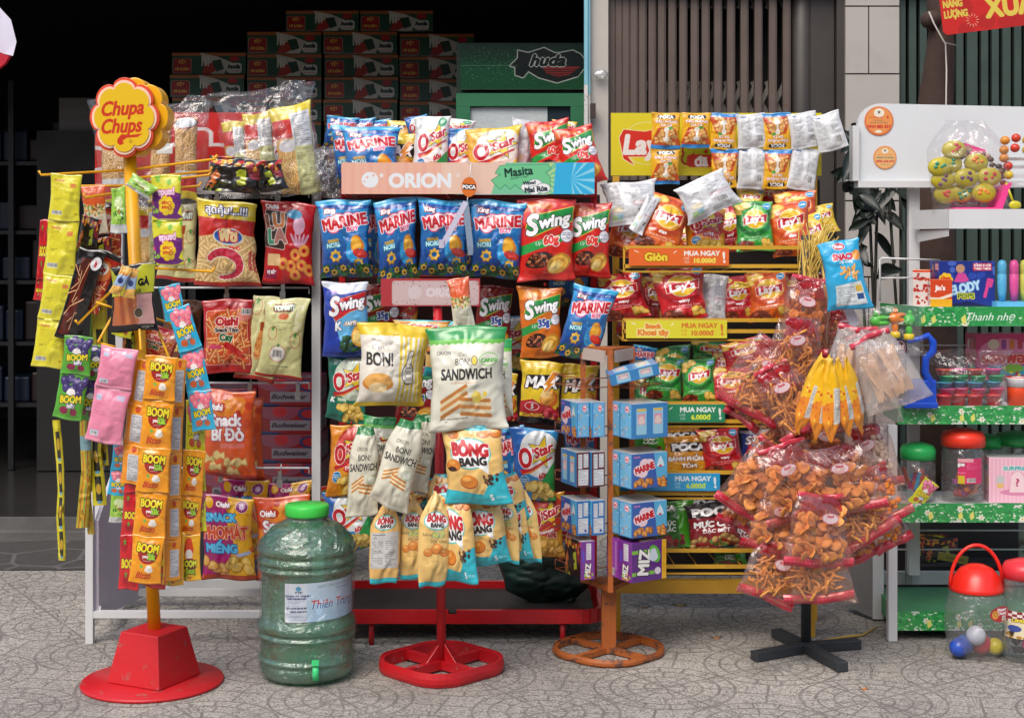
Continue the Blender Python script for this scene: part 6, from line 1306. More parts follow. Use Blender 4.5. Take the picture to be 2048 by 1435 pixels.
s2 = thing('display_stand', 'red single pole stand with faded red sign and square ring base', 'display stand', P(883, 1340, S2))
redb = mat('stand_red', 'b8161f', .4, var=.14, dirt=.6, rust=.08, rustcol=(.3, .2, .2), bump=.15)
c = P(883, 1338, S2)
t = MB(); ring_base(t, c, .158, .158, .042, .012, 45, .32)
for dx, dy in ((1, 1), (-1, 1)):
    u = Vector((dx, dy, 0)).normalized().to_2d()
    for sg in (-1, 1): t.beam((c.x, c.y, .02), (c.x + sg * .157 * u.x, c.y + sg * .157 * u.y, .02), .02, .026)
t.build('base_ring', redb, s2)
t = MB(); t.tube([(c.x, c.y, .0), (c.x - .002, c.y, .3), (c.x - .012, c.y, P(0, 600, S2).z)], .0135, 16)
for k in range(4):
    a = R(45 + 90 * k); t.add([(c.x + .012 * math.cos(a), c.y + .012 * math.sin(a), .08), (c.x + .06 * math.cos(a), c.y + .06 * math.sin(a), .034), (c.x + .012 * math.cos(a), c.y + .012 * math.sin(a), .034), (c.x + .012 * math.cos(a) + .003, c.y + .012 * math.sin(a), .08), (c.x + .06 * math.cos(a) + .003, c.y + .06 * math.sin(a), .034), (c.x + .012 * math.cos(a) + .003, c.y + .012 * math.sin(a), .034)], [(0, 1, 2), (5, 4, 3), (0, 3, 4, 1), (1, 4, 5, 2)])
t.build('pole', redb, s2)
t = MB(); q = P(905, 1222, S2 + .0); t.tube([q + Vector((-.012, 0, 0)), q + Vector((.012, 0, 0))], .007, 10); t.build('clamp_knob', mat('black_plastic', '1c1c1c', .4), s2)
a = P(762, 612, S2 - .02); d = P(960, 557, S2 - .02); panel_uv('sign_board', 'sign_faded', a.x, a.z, d.x, d.z, S2 - .02, s2, .005, .5, edge='b03038')
t = MB()
for y, dirs in ((655, ((-.17, -.16), (.09, -.16), (.02, -.2))), (868, ((-.16, -.14), (-.1, -.1), (.05, -.16), (.14, -.1))), (985, ((-.17, -.1), (-.08, -.14), (.06, -.16), (.14, -.1), (.18, -.05)))):
    for dx, dy in dirs: q = P(880, y, S2); t.tube([q, q + Vector((dx, dy, 0)), q + Vector((dx * 1.02, dy * 1.02, .01))], .003, 6)
t.build('hook', redb, s2)
G4 = 'bread and cake bags on the red pole stand'
bag('bun_side', 922, 602, 42, 100, 4.3, -8, th=.5, label='small orange and white twisted sachet hanging from the faded sign', des2=None, group=G4) if False else bag('mini_white', 924, 604, 44, 100, 4.3, -8, th=.5, label='small orange and white twisted sachet hanging on the faded sign', group=G4)
bag('cake_front', 880, 700, 80, 110, 4.38, 0, th=.4, label='orange bag edge between the yellow bread bag and sandwich bag', group=G4)
bag('bun_yellow', 782, 728, 158, 166, 4.25, 4, yaw=14, th=.55, seed=14, skew=.08, label='puffy yellow striped bread bag with a thumbs up drawing', group=G4, rough=.42)
bag('cake_front', 842, 660, 120, 40, 4.36, 2, th=.3, label='folded yellow and green bag top behind the bread bag', group=G4)
bag('sandwich_white', 1000, 755, 60, 150, 4.32, -2, yaw=-30, th=.6, label='side of a second white sandwich bag peeking out right', group=G4, rough=.42)
bag('sandwich_white', 936, 756, 168, 206, 4.2, -1, yaw=-4, th=.36, seed=8, skew=.04, label='large white sandwich bag with a green top in front', group=G4, rough=.42)
bag('bun_side', 728, 945, 66, 176, 4.26, 4, th=.55, topw=.45, label='left one of the pale narrow sandwich bags with green tops', group=G4, rough=.42)
bag('bun_side', 800, 925, 74, 180, 4.2, 16, th=.55, topw=.5, label='middle pale narrow sandwich bag, leaning with its foot left', group=G4, rough=.42)
bag('bun_side', 836, 910, 62, 150, 4.28, 12, yaw=20, th=.55, topw=.5, label='right hand pale narrow sandwich bag beside the red pole', group=G4, rough=.42)
bag('sandwich_white', 760, 900, 66, 130, 4.33, 0, th=.4, label='white sandwich bag squeezed behind the narrow ones', group=G4, rough=.42)
bag('cake_front', 950, 925, 128, 160, 4.2, -2, yaw=-8, th=.32, seed=19, label='upper cream and turquoise cake bag beside the red pole', group=G4, rough=.42)
bag('cake_front', 840, 985, 60, 60, 4.36, 8, th=.4, label='turquoise bag top just behind the narrow cake bags', group=G4)
for i, (d, x, y, w, h, ro, ya, l, D) in enumerate((
    ('cake_facts', 773, 1082, 62, 164, 3, 0, 'narrow cream bag whose side shows a grey facts table', 4.26),
    ('cake_side', 829, 1072, 60, 168, 1, -8, 'second narrow cream bag with little cakes on its side', 4.28),
    ('cake_side', 868, 1080, 68, 190, 2, 14, 'narrow cream bag with a round turquoise top in front', 4.2),
    ('cake_front', 914, 1078, 78, 176, -3, -18, 'cream and turquoise cake bag turned right beside the front one', 4.22),
    ('cake_front', 966, 1062, 98, 140, -6, -6, 'lower cream and turquoise cake bag with chocolate pieces', 4.27),
    ('cake_side', 1014, 1052, 46, 146, -6, -24, 'narrow cream bag side right of the chocolate piece bag', 4.3),
    ('cake_front', 1034, 1048, 44, 130, -8, -20, 'turquoise bag edge between two narrow cream sides', 4.34),
    ('cake_front', 900, 1000, 80, 110, 6, 0, 'turquoise and cream bag tucked behind the lower bunch, left', 4.34),
    ('cake_front', 1000, 1000, 90, 100, -10, 0, 'turquoise and cream bag tucked behind the lower bunch, right', 4.34),
    ('cake_side', 1058, 1050, 44, 150, -8, -24, 'rightmost narrow cream bag of the red pole stand', 4.36))):
    bag(d, x, y, w, h, D, ro, ya, th=.5, wr=.8, topw=.2 if d != 'cake_front' else .8, botw=.85 if d != 'cake_front' else 1.1, pinch=0, label=l, group=G4, rough=.42)

# ---------------- rusty orange triangular stand with cartons
S3 = 4.62
s3 = thing('wire_stand', 'rusty orange triangular stand with wire shelves on a ring base', 'display stand', P(1218, 1304, S3))
oru = mat('rusty_orange', 'a85a24', .55, var=.15, dirt=.6, rust=.16, rustcol=(.09, .045, .035), bump=.35)
c = P(1217, 1300, S3)
t = MB(); ring_base(t, c, .156, .156, .024, .012, 45, .4)
for dx, dy in ((1, 1), (-1, 1)):
    u = Vector((dx, dy, 0)).normalized().to_2d()
    for sg in (-1, 1): t.beam((c.x, c.y, .012), (c.x + sg * .155 * u.x, c.y + sg * .155 * u.y, .012), .02, .016)
t.build('base_ring', oru, s3)
zt = P(0, 1175, S3).z; t = MB(); t.box(c.x - .022, c.x + .022, c.y - .022, c.y + .022, 0.004, zt); t.build('column', oru, s3)
R3_ = .088; tri = [(c.x + R3_ * math.cos(R(a)), c.y + R3_ * math.sin(R(a))) for a in (-90, 30, 150)]; zT = P(0, 695, S3).z; zB = P(0, 1182, 4.54).z
for x, y in tri: t = MB(); t.beam((x, y, zB), (x, y, zT), .016, .016); t.build('post', oru, s3)
for z0, z1 in ((zT - .018, zT + .002), (zB, zB + .014)):
    t = MB()
    for i in range(3):
        p0 = Vector((*tri[i], (z0 + z1) / 2)); p1 = Vector((*tri[(i + 1) % 3], (z0 + z1) / 2)); t.beam(p0, p1, .004, z1 - z0)
    t.add([(*tri[0], z1), (*tri[1], z1), (*tri[2], z1), (*tri[0], z1 - .002), (*tri[1], z1 - .002), (*tri[2], z1 - .002)], [(0, 1, 2), (5, 4, 3)]); t.build('cap', oru, s3)
t = MB()
wt = mat('peeling_label', 'b8a8a0', .6, var=.1, dirt=.3, rust=.04)
for i in (0, 2):
    a = Vector((*tri[i], 0)); b = Vector((*tri[(i + 1) % 3], 0)) if i == 0 else a; a0 = Vector((*tri[0], 0)); b0 = Vector((*tri[1 if i == 0 else 2], 0)); dv = (b0 - a0); n_ = Vector((dv.y, -dv.x, 0)).normalized(); n_ = n_ if n_.y < 0 else -n_
    p0 = a0 + dv * .12 + n_ * .006; p1 = a0 + dv * .96 + n_ * .006
    t.beam(p0 + Vector((0, 0, zT - .022)), p1 + Vector((0, 0, zT - .02)), .003, .036)
t.build('label_band', wt, s3)
levels = [(780, 1), (879, 2), (979, 2), (1077, 2), (1166, 2)]
wr_ = mat('wire_rust', '8c4c34', .5, rust=.1)
def basket(t, side, z, dep=.085, hh=.012):
    # a wire tray standing out from one face of the triangle
    a0 = Vector((*tri[0], 0)); b0 = Vector((*tri[1 if side > 0 else 2], 0)); dv = b0 - a0; n_ = Vector((dv.y, -dv.x, 0)).normalized(); n_ = n_ if n_.y < 0 else -n_
    o_ = a0 + dv * .06; e_ = a0 + dv * 1.18
    for zz in (z, z + .028): t.tube([o_ + Vector((0, 0, zz)), o_ + n_ * dep + Vector((0, 0, zz)), e_ + n_ * dep + Vector((0, 0, zz)), e_ + Vector((0, 0, zz))], .0017, 6)
    for k in (0, .33, .66, 1): p = o_ + (e_ - o_) * k; t.tube([p + Vector((0, 0, z)), p + n_ * dep + Vector((0, 0, z)), p + n_ * dep + Vector((0, 0, z + .028))], .0015, 5)
    return o_, n_, dv.normalized()
G5 = 'small snack cartons in the rusty wire stand'
word = ('top', 'second', 'third', 'fourth', 'bottom')
for li, (yb, nb) in enumerate(levels):
    z = P(0, yb, 4.44).z
    for side in (-1, 1):
        t = MB(); o_, n_, u_ = basket(t, side, z); t.build('wire_tray', wr_, s3)
        if side > 0:
            if li == 0: continue
            for k in range(2):
                p = P((1264, 1241)[k], yb, (4.43, 4.49)[k]); f = ('biscuit_back', 'biscuit_front', 'biscuit_front', 'puff_front')[li - 1]
                cardbox('snack_carton', f, 'biscuit_side' if li < 4 else ('puff_side', 'puff_back')[k], 'box_top' if li < 4 else 'puff_side', .13, .104 if li < 4 else .118, .068, (p.x, p.y, z + .002), 29 + k + li, '%s carton, %s one on the right side of the %s wire shelf' % ('blue biscuit' if li < 4 else 'purple puff', ('front', 'rear')[k], word[li]), 'carton', G5)
        else:
            if li == 0: continue
            f = ('biscuit_side', 'biscuit_facts_brown', 'biscuit_facts', 'puff_side')[li - 1]; lf = ('biscuit_front', 'biscuit_back', 'biscuit_front', 'flame_black')[li - 1]
            for k in range(2 if li < 4 else 1):
                p = c + Vector((-.105 + .046 * k + (.012 if li == 4 else 0), -.15 + .006 * k, z + .002 - c.z))
                cardbox('snack_carton', f, lf, 'box_top', .043 if li < 4 else .047, .104 if li < 4 else .115, .115, (p.x, p.y, z + .002), 22, '%s carton, %s one on the left side of the %s wire shelf' % (('blue dotted', 'brown sided', 'blue facts sided', 'purple')[li - 1], ('outer', 'inner')[k] if li < 4 else 'only', word[li]), 'carton', G5)
q = P(1224, 772, 4.48); cardbox('snack_carton', 'biscuit_back', 'biscuit_side', 'biscuit_back', .15, .035, .07, q, 6, 'blue biscuit carton lying tilted on the top wire shelf', 'carton', G5, roll=-13, pitch=8)

# ---------------- yellow chip rack
D3 = 5.0
r3 = thing('display_rack', 'yellow metal chip rack with shelves, price strips and yellow header', 'display rack', (P(1430, 0, D3).x, D3, 0))
a = P(1222, 351, D3); d = P(1643, 226, D3); panel_uv('header_sign', 'sign_crisps', a.x, a.z, d.x, d.z, D3, r3, .012, .35, edge='c8b020')
for x in (1232, 1628): b_ = MB(); pole(b_, x, 352, 1290, D3, 13); b_.build('post', yellowm, r3)
b_ = MB(); q = P(1215, 1150, 5.12); q2 = P(1640, 360, 5.12); b_.box(q.x, q2.x, 5.12, 5.13, q.z, q2.z); b_.build('back_panel', mat('back_shade_dark', '1c1412', .7), r3)  # near-black sheet, shade behind the chip bags put into its colour
b_ = MB(); a = P(1225, 1186, 4.78); d = P(1520, 1160, 4.78); b_.box(a.x, P(1640, 0, 4.78).x, 4.78, 4.81, a.z, d.z); b_.build('kick_board', yellowm, r3)
for x in (1236, 1625): b_ = MB(); pole(b_, x, 1186, 1300, 4.8, 11); b_.build('leg', yellowm, r3)
rows = [(495, 532, 543, 1248, 1630), (640, 662, 680, 1246, 1600), (806, 842, 852, 1240, 1600), (944, 986, 996, 1240, 1600), (1100, 1132, 1146, 1240, 1640)]
b_ = MB()
for (y0, y1, y2, xa, xb) in rows:
    for y, r_ in ((y0, 5), (y1, 5), (y2, 2.4)):
        a = P(xa, y, 4.70); d = P(xb, y, 4.70); b_.beam(a, d, .006, r_ * 1.5 * 4.7 / F)
    for x in (xa, xb): a = P(x, y0, 4.70); d = P(x, y2, 4.70); b_.beam(a, d, .006); b_.beam(d, d + Vector((0, .42, .0)), .006)
    for i in range(9): a = P(xa + (xb - xa) * (i + .5) / 9, y1, 4.70); b_.beam(a, a + Vector((0, .4, -.02)), .0025)
b_.build('shelf', yellowm, r3)
for nm, x0, y0, x1, y1 in (('strip_orange', 1258, 496, 1458, 531), ('strip_yellow', 1252, 640, 1454, 676), ('strip_green', 1250, 808, 1450, 844), ('strip_blue', 1240, 946, 1440, 981)):
    a = P(x0, y1, 4.685); d = P(x1, y0, 4.685); panel_uv('price_strip', nm, a.x, a.z, d.x, d.z, 4.685, r3, .004, .35)
# sachet strips over the header
GS = 'nut sachet strips clipped over the yellow header'
for pts, d, l in ((((1332, 226), (1331, 298), (1330, 368)), 'nut_front', 'leftmost nut sachet strip, two orange sachets printed upright'), (((1393, 226), (1392, 296)), 'nut_front', 'single upright orange nut sachet second from the left'),
                  (((1500, 228), (1506, 296), (1502, 378)), 'sachet_back', 'first silver backed sachet strip, between two upside down ones'), (((1602, 226), (1612, 296), (1600, 380)), 'sachet_back', 'second silver backed sachet strip near the header end')):
    strip(pts, d, 60, 4.93, l, group=GS, th=.3, yaw=4)
for x, l in ((1448, 'upside down nut sachet strip left of the silver backs'), (1554, 'upside down nut sachet strip between two silver strips')):
    root = thing('sachet_strip', l, 'sachet strip', P(x, 228, 4.93), GS)
    for y, hh in ((263, 74), (338, 78)): o = bag('nut_front', x, y, 58, hh, 4.93, 180, th=.3, parent=root, name='sachet', seal=.1, skew=.03)
strip(((1648, 228), (1668, 300)), 'sachet_back', 60, 4.92, 'rightmost silver sachet tilted off the header end', group=GS, th=.3, yaw=-6)
G6 = 'chip bags on the yellow rack'
def many(lst, D0, tilt=-12):
    for k, (d, x, y, w, h, ro, dd, l) in enumerate(lst): bag(d, x, y, w, h, D0 + dd, ro, random.Random(x).uniform(-8, 8), pitch=tilt, th=.42, label=l, group=G6)
many([('bag_back', 1268, 405, 118, 90, -6, -.08, 'silver bag back lying on the top shelf at the left end'), ('chip_orange', 1254, 470, 88, 90, 14, 0, 'orange chip bag low at the left end of the top shelf'), ('chip_orange', 1326, 450, 92, 118, 22, -.1, 'orange chip bag tilted right before the silver back'), ('bag_back', 1290, 430, 30, 90, 30, -.13, 'narrow silver bag edge beside the tilted orange bag'),
      ('bag_back', 1412, 392, 110, 84, -24, -.14, 'silver bag back tipped over the top shelf bags'), ('potato_orange', 1408, 462, 90, 92, -2, -.06, 'orange star bag in the middle of the top shelf'), ('chip_red', 1458, 460, 60, 96, -6, .04, 'red bag side beside the orange star bag on the top shelf'), ('chip_green', 1508, 452, 80, 104, -4, -.08, 'bright green chip bag on the top shelf'),
      ('chip_orange', 1578, 458, 90, 110, -8, -.06, 'front orange chip bag right of the green bag'), ('chip_orange', 1590, 424, 92, 84, -6, .08, 'orange chip bag behind, its top rising at the right'), ('chip_yellow', 1620, 475, 76, 90, -14, .02, 'yellow chip bag at the right end of the top shelf'), ('chip_yellow', 1640, 440, 70, 60, -12, .1, 'crumpled yellow bag top behind the blue shop bag'), ('chip_yellow', 1500, 400, 60, 50, 6, .12, 'yellow bag top behind the green chip bag'), ('chip_redtag', 1552, 392, 70, 50, -8, .16, 'dark bag behind the sachet strips on the top shelf'), ('chip_orange', 1370, 480, 40, 60, 0, .1, 'orange bag in the gap left of the star bag')], 4.84)
many([('chip_red', 1246, 592, 98, 96, -3, -.04, 'leftmost red wavy chip bag on the second shelf'), ('chip_red', 1308, 598, 70, 90, 2, .06, 'red wavy bag squeezed between the two big ones'), ('chip_red', 1362, 588, 110, 104, -6, -.1, 'big red wavy chip bag pushed forward on the second shelf'), ('bag_back', 1424, 596, 62, 92, 8, -.05, 'silver bag back standing on the second shelf'), ('chip_redtag', 1478, 598, 78, 88, -6, -.04, 'red chip bag with a yellow ribbon on the second shelf'),
      ('chip_orange', 1540, 590, 88, 98, -6, -.06, 'orange chip bag right of the ribbon bag, second shelf'), ('chip_redtag', 1514, 580, 60, 84, 4, .08, 'dark red bag behind the ribbon bag, second shelf'), ('chip_red', 1590, 590, 70, 96, -14, .02, 'red bag behind the clear cracker bags, second shelf'), ('chip_red', 1276, 655, 90, 40, 4, .1, 'red bag bottom below the second shelf strip')], 4.84)
many([('chip_green', 1330, 760, 80, 90, 4, -.02, 'green lime chip bag behind the blue carton, third shelf'), ('chip_green', 1345, 742, 84, 100, -4, .06, 'second green lime chip bag, third shelf'), ('chip_green', 1296, 790, 56, 80, 0, .04, 'green bag low behind the rusty stand'), ('chip_green', 1396, 764, 78, 92, -4, -.08, 'front green lime chip bag on the third shelf'), ('chip_redtag', 1462, 772, 84, 78, -4, -.08, 'orange and red ribbon bag low on the third shelf'), ('chip_redtag', 1456, 735, 76, 60, 4, .06, 'ribbon bag behind the low one on the third shelf'), ('chip_red', 1494, 706, 96, 56, -14, -.06, 'red bag lying on its side at the top of the third shelf'), ('chip_green', 1420, 706, 80, 50, 6, .14, 'dim green bag deep in the third shelf'), ('chip_red', 1486, 834, 66, 40, 0, .04, 'red bag seen below the third shelf edge')], 4.84)
many([('prawn_orange', 1370, 908, 92, 78, -2, -.06, 'front orange prawn cracker bag on the fourth shelf'), ('prawn_orange', 1362, 884, 90, 60, -4, .06, 'orange prawn cracker bag behind the front one'), ('chip_red', 1444, 902, 88, 90, -2, -.07, 'red wavy chip bag with a blue badge on the fourth shelf'), ('ripple_blue', 1508, 892, 60, 60, -4, .04, 'blue bag top right of the red wavy bag'), ('bean_green', 1300, 880, 80, 50, 4, .08, 'green bag behind the biscuit cartons, fourth shelf')], 4.84)
many([('bean_green', 1345, 1048, 82, 96, -2, -.05, 'green bean snack bag on the lowest shelf'), ('squid_maroon', 1426, 1050, 100, 92, -6, -.1, 'front maroon squid snack bag on the lowest shelf'), ('squid_maroon', 1412, 1030, 90, 80, 4, .02, 'maroon squid bag behind the front one'), ('squid_maroon', 1492, 1060, 70, 84, -10, .0, 'maroon bag right of the front squid bag'), ('bean_green', 1460, 1112, 70, 40, 4, .06, 'bag bottom drooping below the lowest shelf')], 4.84)
bag('fish_blue', 1290, 720, 50, 60, 4.8, 10, label='blue and red bag behind the rusty stand cap', group=G6)

# ---------------- water bottle
DB = 4.38
wb = thing('water_bottle', 'big green ribbed water bottle wrapped in clear film with a tap', 'water bottle', P(614, 1352, DB))
c = P(614, 1352, DB); c.z = 0; rb = .139
def zz(y): return P(0, y, DB).z
prof = [(0, .012), (.09, .004), (.118, .008), (.131, .022), (.136, .04), (.133, .052), (.1405, .062), (.133, .072), (.1325, .078), (.133, .122), (.1405, .13), (.133, .14), (.1405, .15), (.140, .162), (.135, .174), (.131, .182), (.131, .308), (.136, .316), (.141, .324), (.132, .333), (.141, .343), (.141, .350), (.133, .360), (.1405, .372), (.1405, .380), (.136, .390), (.128, .402), (.116, .418), (.102, .432), (.085, .444), (.066, .453), (.056, .459), (.055, .470)]
def wob(a, z, r):
    if .392 < z < .446: return .0045 if abs(abs((a * 4.5 / math.pi) % 1 - .5) * 2 - (1 - abs(z - .419) / .027)) < .22 else -.002
    if .079 < z < .122: return -.005 if math.sin(a * 7) > .1 else 0
    return 0
pr = []
for (r0, z0), (r1, z1) in zip(prof, prof[1:]):
    for k in range(3): pr.append((r0 + (r1 - r0) * k / 3, z0 + (z1 - z0) * k / 3))
pr.append(prof[-1])
m = film_mat('bottle_green', tint=(.42, .74, .55), haze=.42, gloss=.2, bscale=9, rough=.06)
m.node_tree.nodes['Diffuse BSDF'].inputs[0].default_value = (.06, .25, .13, 1)
t = MB(); t.lathe(pr, c, 84, wob); t.build('bottle_body', m, wb)
t = MB(); t.lathe([(.05, .468), (.0625, .468), (.064, .472), (.064, .496), (.061, .500), (0, .501)], c, 60, lambda a, z, r: .0008 * math.sin(a * 60) if r > .06 and z < .498 else 0); t.build('cap', mat('cap_green', '3fc84c', .35, var=.05), wb)
V = []; fs = []; uv = []; n = 20; a0, a1 = R(-110), R(-8); zl, zh = .19, .30
for i in range(n + 1):
    a = a0 + (a1 - a0) * i / n
    for z in (zl, zh): V.append(c + Vector((.1335 * math.cos(a), .1335 * math.sin(a), z - .006 * (i / n - .5) * -1)))
for i in range(n): fs.append((2 * i, 2 * i + 2, 2 * i + 3, 2 * i + 1)); uv += [(i / n, 0), ((i + 1) / n, 0), ((i + 1) / n, 1), (i / n, 1)]
mesh_obj('label', V, fs, print_mat('label_water', .3, .2), wb, True, uv)
def wobf(a, z, r): return .0045 * noise.noise(Vector((a * 3.2, z * 24, 3))) + .0035 * noise.noise(Vector((a * 9, z * 60, 7))) + .002
V = MB(); V.lathe([(r + .003, z) for r, z in pr if z > .01][:: 1], c, 84, wobf)
fl = V.build('film_wrap', film_mat('bottle_film', haze=.02, gloss=.16, bscale=20, streak=.75, rough=.16), wb)
q = c + Vector((.045, -.134, .052)); t = MB(); t.tube([q + Vector((0, .02, .012)), q + Vector((0, -.018, .012))], .007, 10); t.lathe([(.008, -.022), (.0095, -.022), (.0095, .012), (.006, .014), (.006, .02), (.0, .02)], q + Vector((0, -.014, 0)), 16); t.box(q.x - .010, q.x + .010, q.y - .026, q.y - .012, q.z + .021, q.z + .034); t.build('tap', mat('tap_green', '3ec878', .3), wb)
# ---------------- black stand with clear cracker bags
def GP(px, py): D = F * CAMH / (py - HZ); return Vector(((px - 1024) * D / F, D, 0))
S4 = 4.6
s4 = thing('display_stand', 'black pole stand on a cross shaped base carrying clear cracker bags', 'display stand', GP(1612, 1305))
blk = mat('base_black', '2e3236', .6, var=.2, dirt=.5, bump=.3)
c = GP(1612, 1303)
for x, y in ((1508, 1322), (1552, 1274), (1718, 1296), (1686, 1344)):
    t = MB(); e = GP(x, y); d = (e - c).normalized(); t.beam(c + d * .02 + Vector((0, 0, .016)), e + Vector((0, 0, .016)), .036, .028); bevel(t.build('foot', blk, s4), .002)
t = MB(); t.box(c.x - .02, c.x + .02, c.y - .02, c.y + .02, .0, .034); t.tube([(c.x, c.y, .034), (c.x, c.y, P(0, 470, c.y).z)], .0155, 14); t.build('pole', blk, s4)
t = MB(); rd = random.Random(6)
for i in range(26):
    x = rd.uniform(1596, 1680); p0 = P(1612 + rd.uniform(-8, 8), 560 + rd.uniform(-30, 60), 4.56); p1 = P(x, rd.uniform(432, 500), 4.5); t.tube([p0, (p0 + p1) / 2 + Vector((rd.uniform(-.02, .02), 0, 0)), p1], .0018, 4)
for i in range(14): p0 = P(1610 + rd.uniform(-10, 30), 480, 4.54); t.tube([p0, p0 + Vector((rd.uniform(-.03, .03), -.02, -.2)), p0 + Vector((rd.uniform(-.06, .1), -.03, -.42))], .002, 4)
t.build('straw_ties', mat('raffia', 'c8a850', .6, var=.3), s4)
def gp_rail(): pass
cfilm = film_mat('cracker_film', tint=(1, .9, .85), haze=.075, gloss=.17, bscale=7, rough=.08)
cfilm.node_tree.nodes['Diffuse BSDF'].inputs[0].default_value = (.72, .42, .34, 1)
FILL = {}
redfilm = film_mat('red_film', tint=(.8, .12, .14), haze=.3, gloss=.2, bscale=10, rough=.12)
redfilm.node_tree.nodes['Diffuse BSDF'].inputs[0].default_value = (.6, .02, .04, 1)
milky = film_mat('milky_film', tint=(1, .93, .88), haze=.22, gloss=.16, bscale=16, rough=.15)
def filling(kind, var):
    if (kind, var) in FILL: return FILL[kind, var]
    rd = random.Random(var * 17 + len(kind)); t = MB()
    n = {'sticks': 90, 'chips': 74, 'balls': 95, 'shells': 100, 'nuts': 150, 'puffs': 9}[kind]
    for i in range(n):
        # unit bag: x -.5..+.5, z -.5..+.5 ; things settle towards the bottom
        z = -.44 + .78 * rd.random() ** 1.15; x = rd.uniform(-.40, .40) * (1 - .3 * max(0, z)); y = rd.uniform(-.13, .13) * (1 - 1.6 * x * x)
        p = Vector((x * .16, y * .2, z * .2))
        if kind == 'sticks':
            d = Vector((rd.uniform(-1, 1), rd.uniform(-.4, .4), rd.uniform(-1, 1) * 1.3)).normalized() * rd.uniform(.016, .034); k = Vector((rd.uniform(-.006, .006), rd.uniform(-.004, .004), rd.uniform(-.006, .006)))
            t.tube([p - d, p - d * .3 + k, p + d * .4 + k, p + d], rd.uniform(.0034, .0048), 6)
        elif kind in ('chips', 'shells'):
            ro = Euler((rd.uniform(-.7, .7), rd.uniform(-.7, .7), rd.uniform(0, 6))).to_matrix(); rr = rd.uniform(.014, .023) * (1 if kind == 'chips' else .7); V = []; m = 9; cv = rd.uniform(6, 20)
            for r_ in (0, .5, 1):
                for k in range(m): a = 6.283 * k / m; xx = rr * r_ * math.cos(a) * 1.2; zz_ = rr * r_ * math.sin(a) * (1 + .15 * math.sin(3 * a)); V.append(p + ro @ Vector((xx, cv * xx * xx, zz_)))
            V2 = [v + ro @ Vector((0, .0015, 0)) for v in V]; fs = []
            for r_ in (0, 1):
                for k in range(m): q = (r_ * m + k, r_ * m + (k + 1) % m, (r_ + 1) * m + (k + 1) % m, (r_ + 1) * m + k); fs += [q, tuple(3 * m + j for j in q[::-1])]
            fs += [(2 * m + k, 2 * m + (k + 1) % m, 5 * m + (k + 1) % m, 5 * m + k) for k in range(m)]
            t.add(V + V2, fs, True)
        elif kind == 'puffs':
            xx = (i - 4) * .0125; V = []; m = 8; tl = rd.uniform(-.3, .3)
            for a in range(m + 1):
                u = a / m; zz_ = -.085 + .155 * u; wd = .022 * math.sin(math.pi * (.12 + .8 * u)) + .004
                for sg in (-1, 1): V.append(Vector((xx + tl * .02 * (u - .5) + .008 * math.sin(u * 5 + i) + sg * wd * .55, sg * wd * .8 * (1 if i % 2 else -1) - .004 + .01 * math.sin(i * 2.1), zz_)))
            V2 = [v + Vector((.002, -.002, 0)) for v in V]; k2 = len(V)
            t.add(V + V2, [(2 * a, 2 * a + 1, 2 * a + 3, 2 * a + 2) for a in range(m)] + [(k2 + 2 * a, k2 + 2 * a + 2, k2 + 2 * a + 3, k2 + 2 * a + 1) for a in range(m)], True)
        else: r_ = {'balls': .010, 'nuts': .0055}[kind] * rd.uniform(.85, 1.15); t.ball(p, r_, r_, r_ * rd.uniform(.85, 1.15), 8, 5)
    me = bpy.data.meshes.new('filling'); me.from_pydata([tuple(v) for v in t.v], [], t.f); me.polygons.foreach_set('use_smooth', t.s); me.update()
    FILL[kind, var] = me; return me
FM = {'sticks': mat('cracker_sticks', 'dd9a4c', .6, var=.3, scale=60), 'chips': mat('cracker_chips', 'e0984e', .6, var=.3, scale=50), 'balls': mat('corn_balls', 'e88a1c', .6, var=.2, scale=60), 'shells': mat('cracker_shells', 'dc8a44', .6, var=.35, scale=50), 'nuts': mat('popped_nuts', 'd0a458', .6, var=.35, scale=60), 'puffs': mat('pale_puffs', 'dcb488', .6, var=.15, scale=40), 'white': mat('white_balls', 'dcd4c4', .6, var=.12, scale=60)}
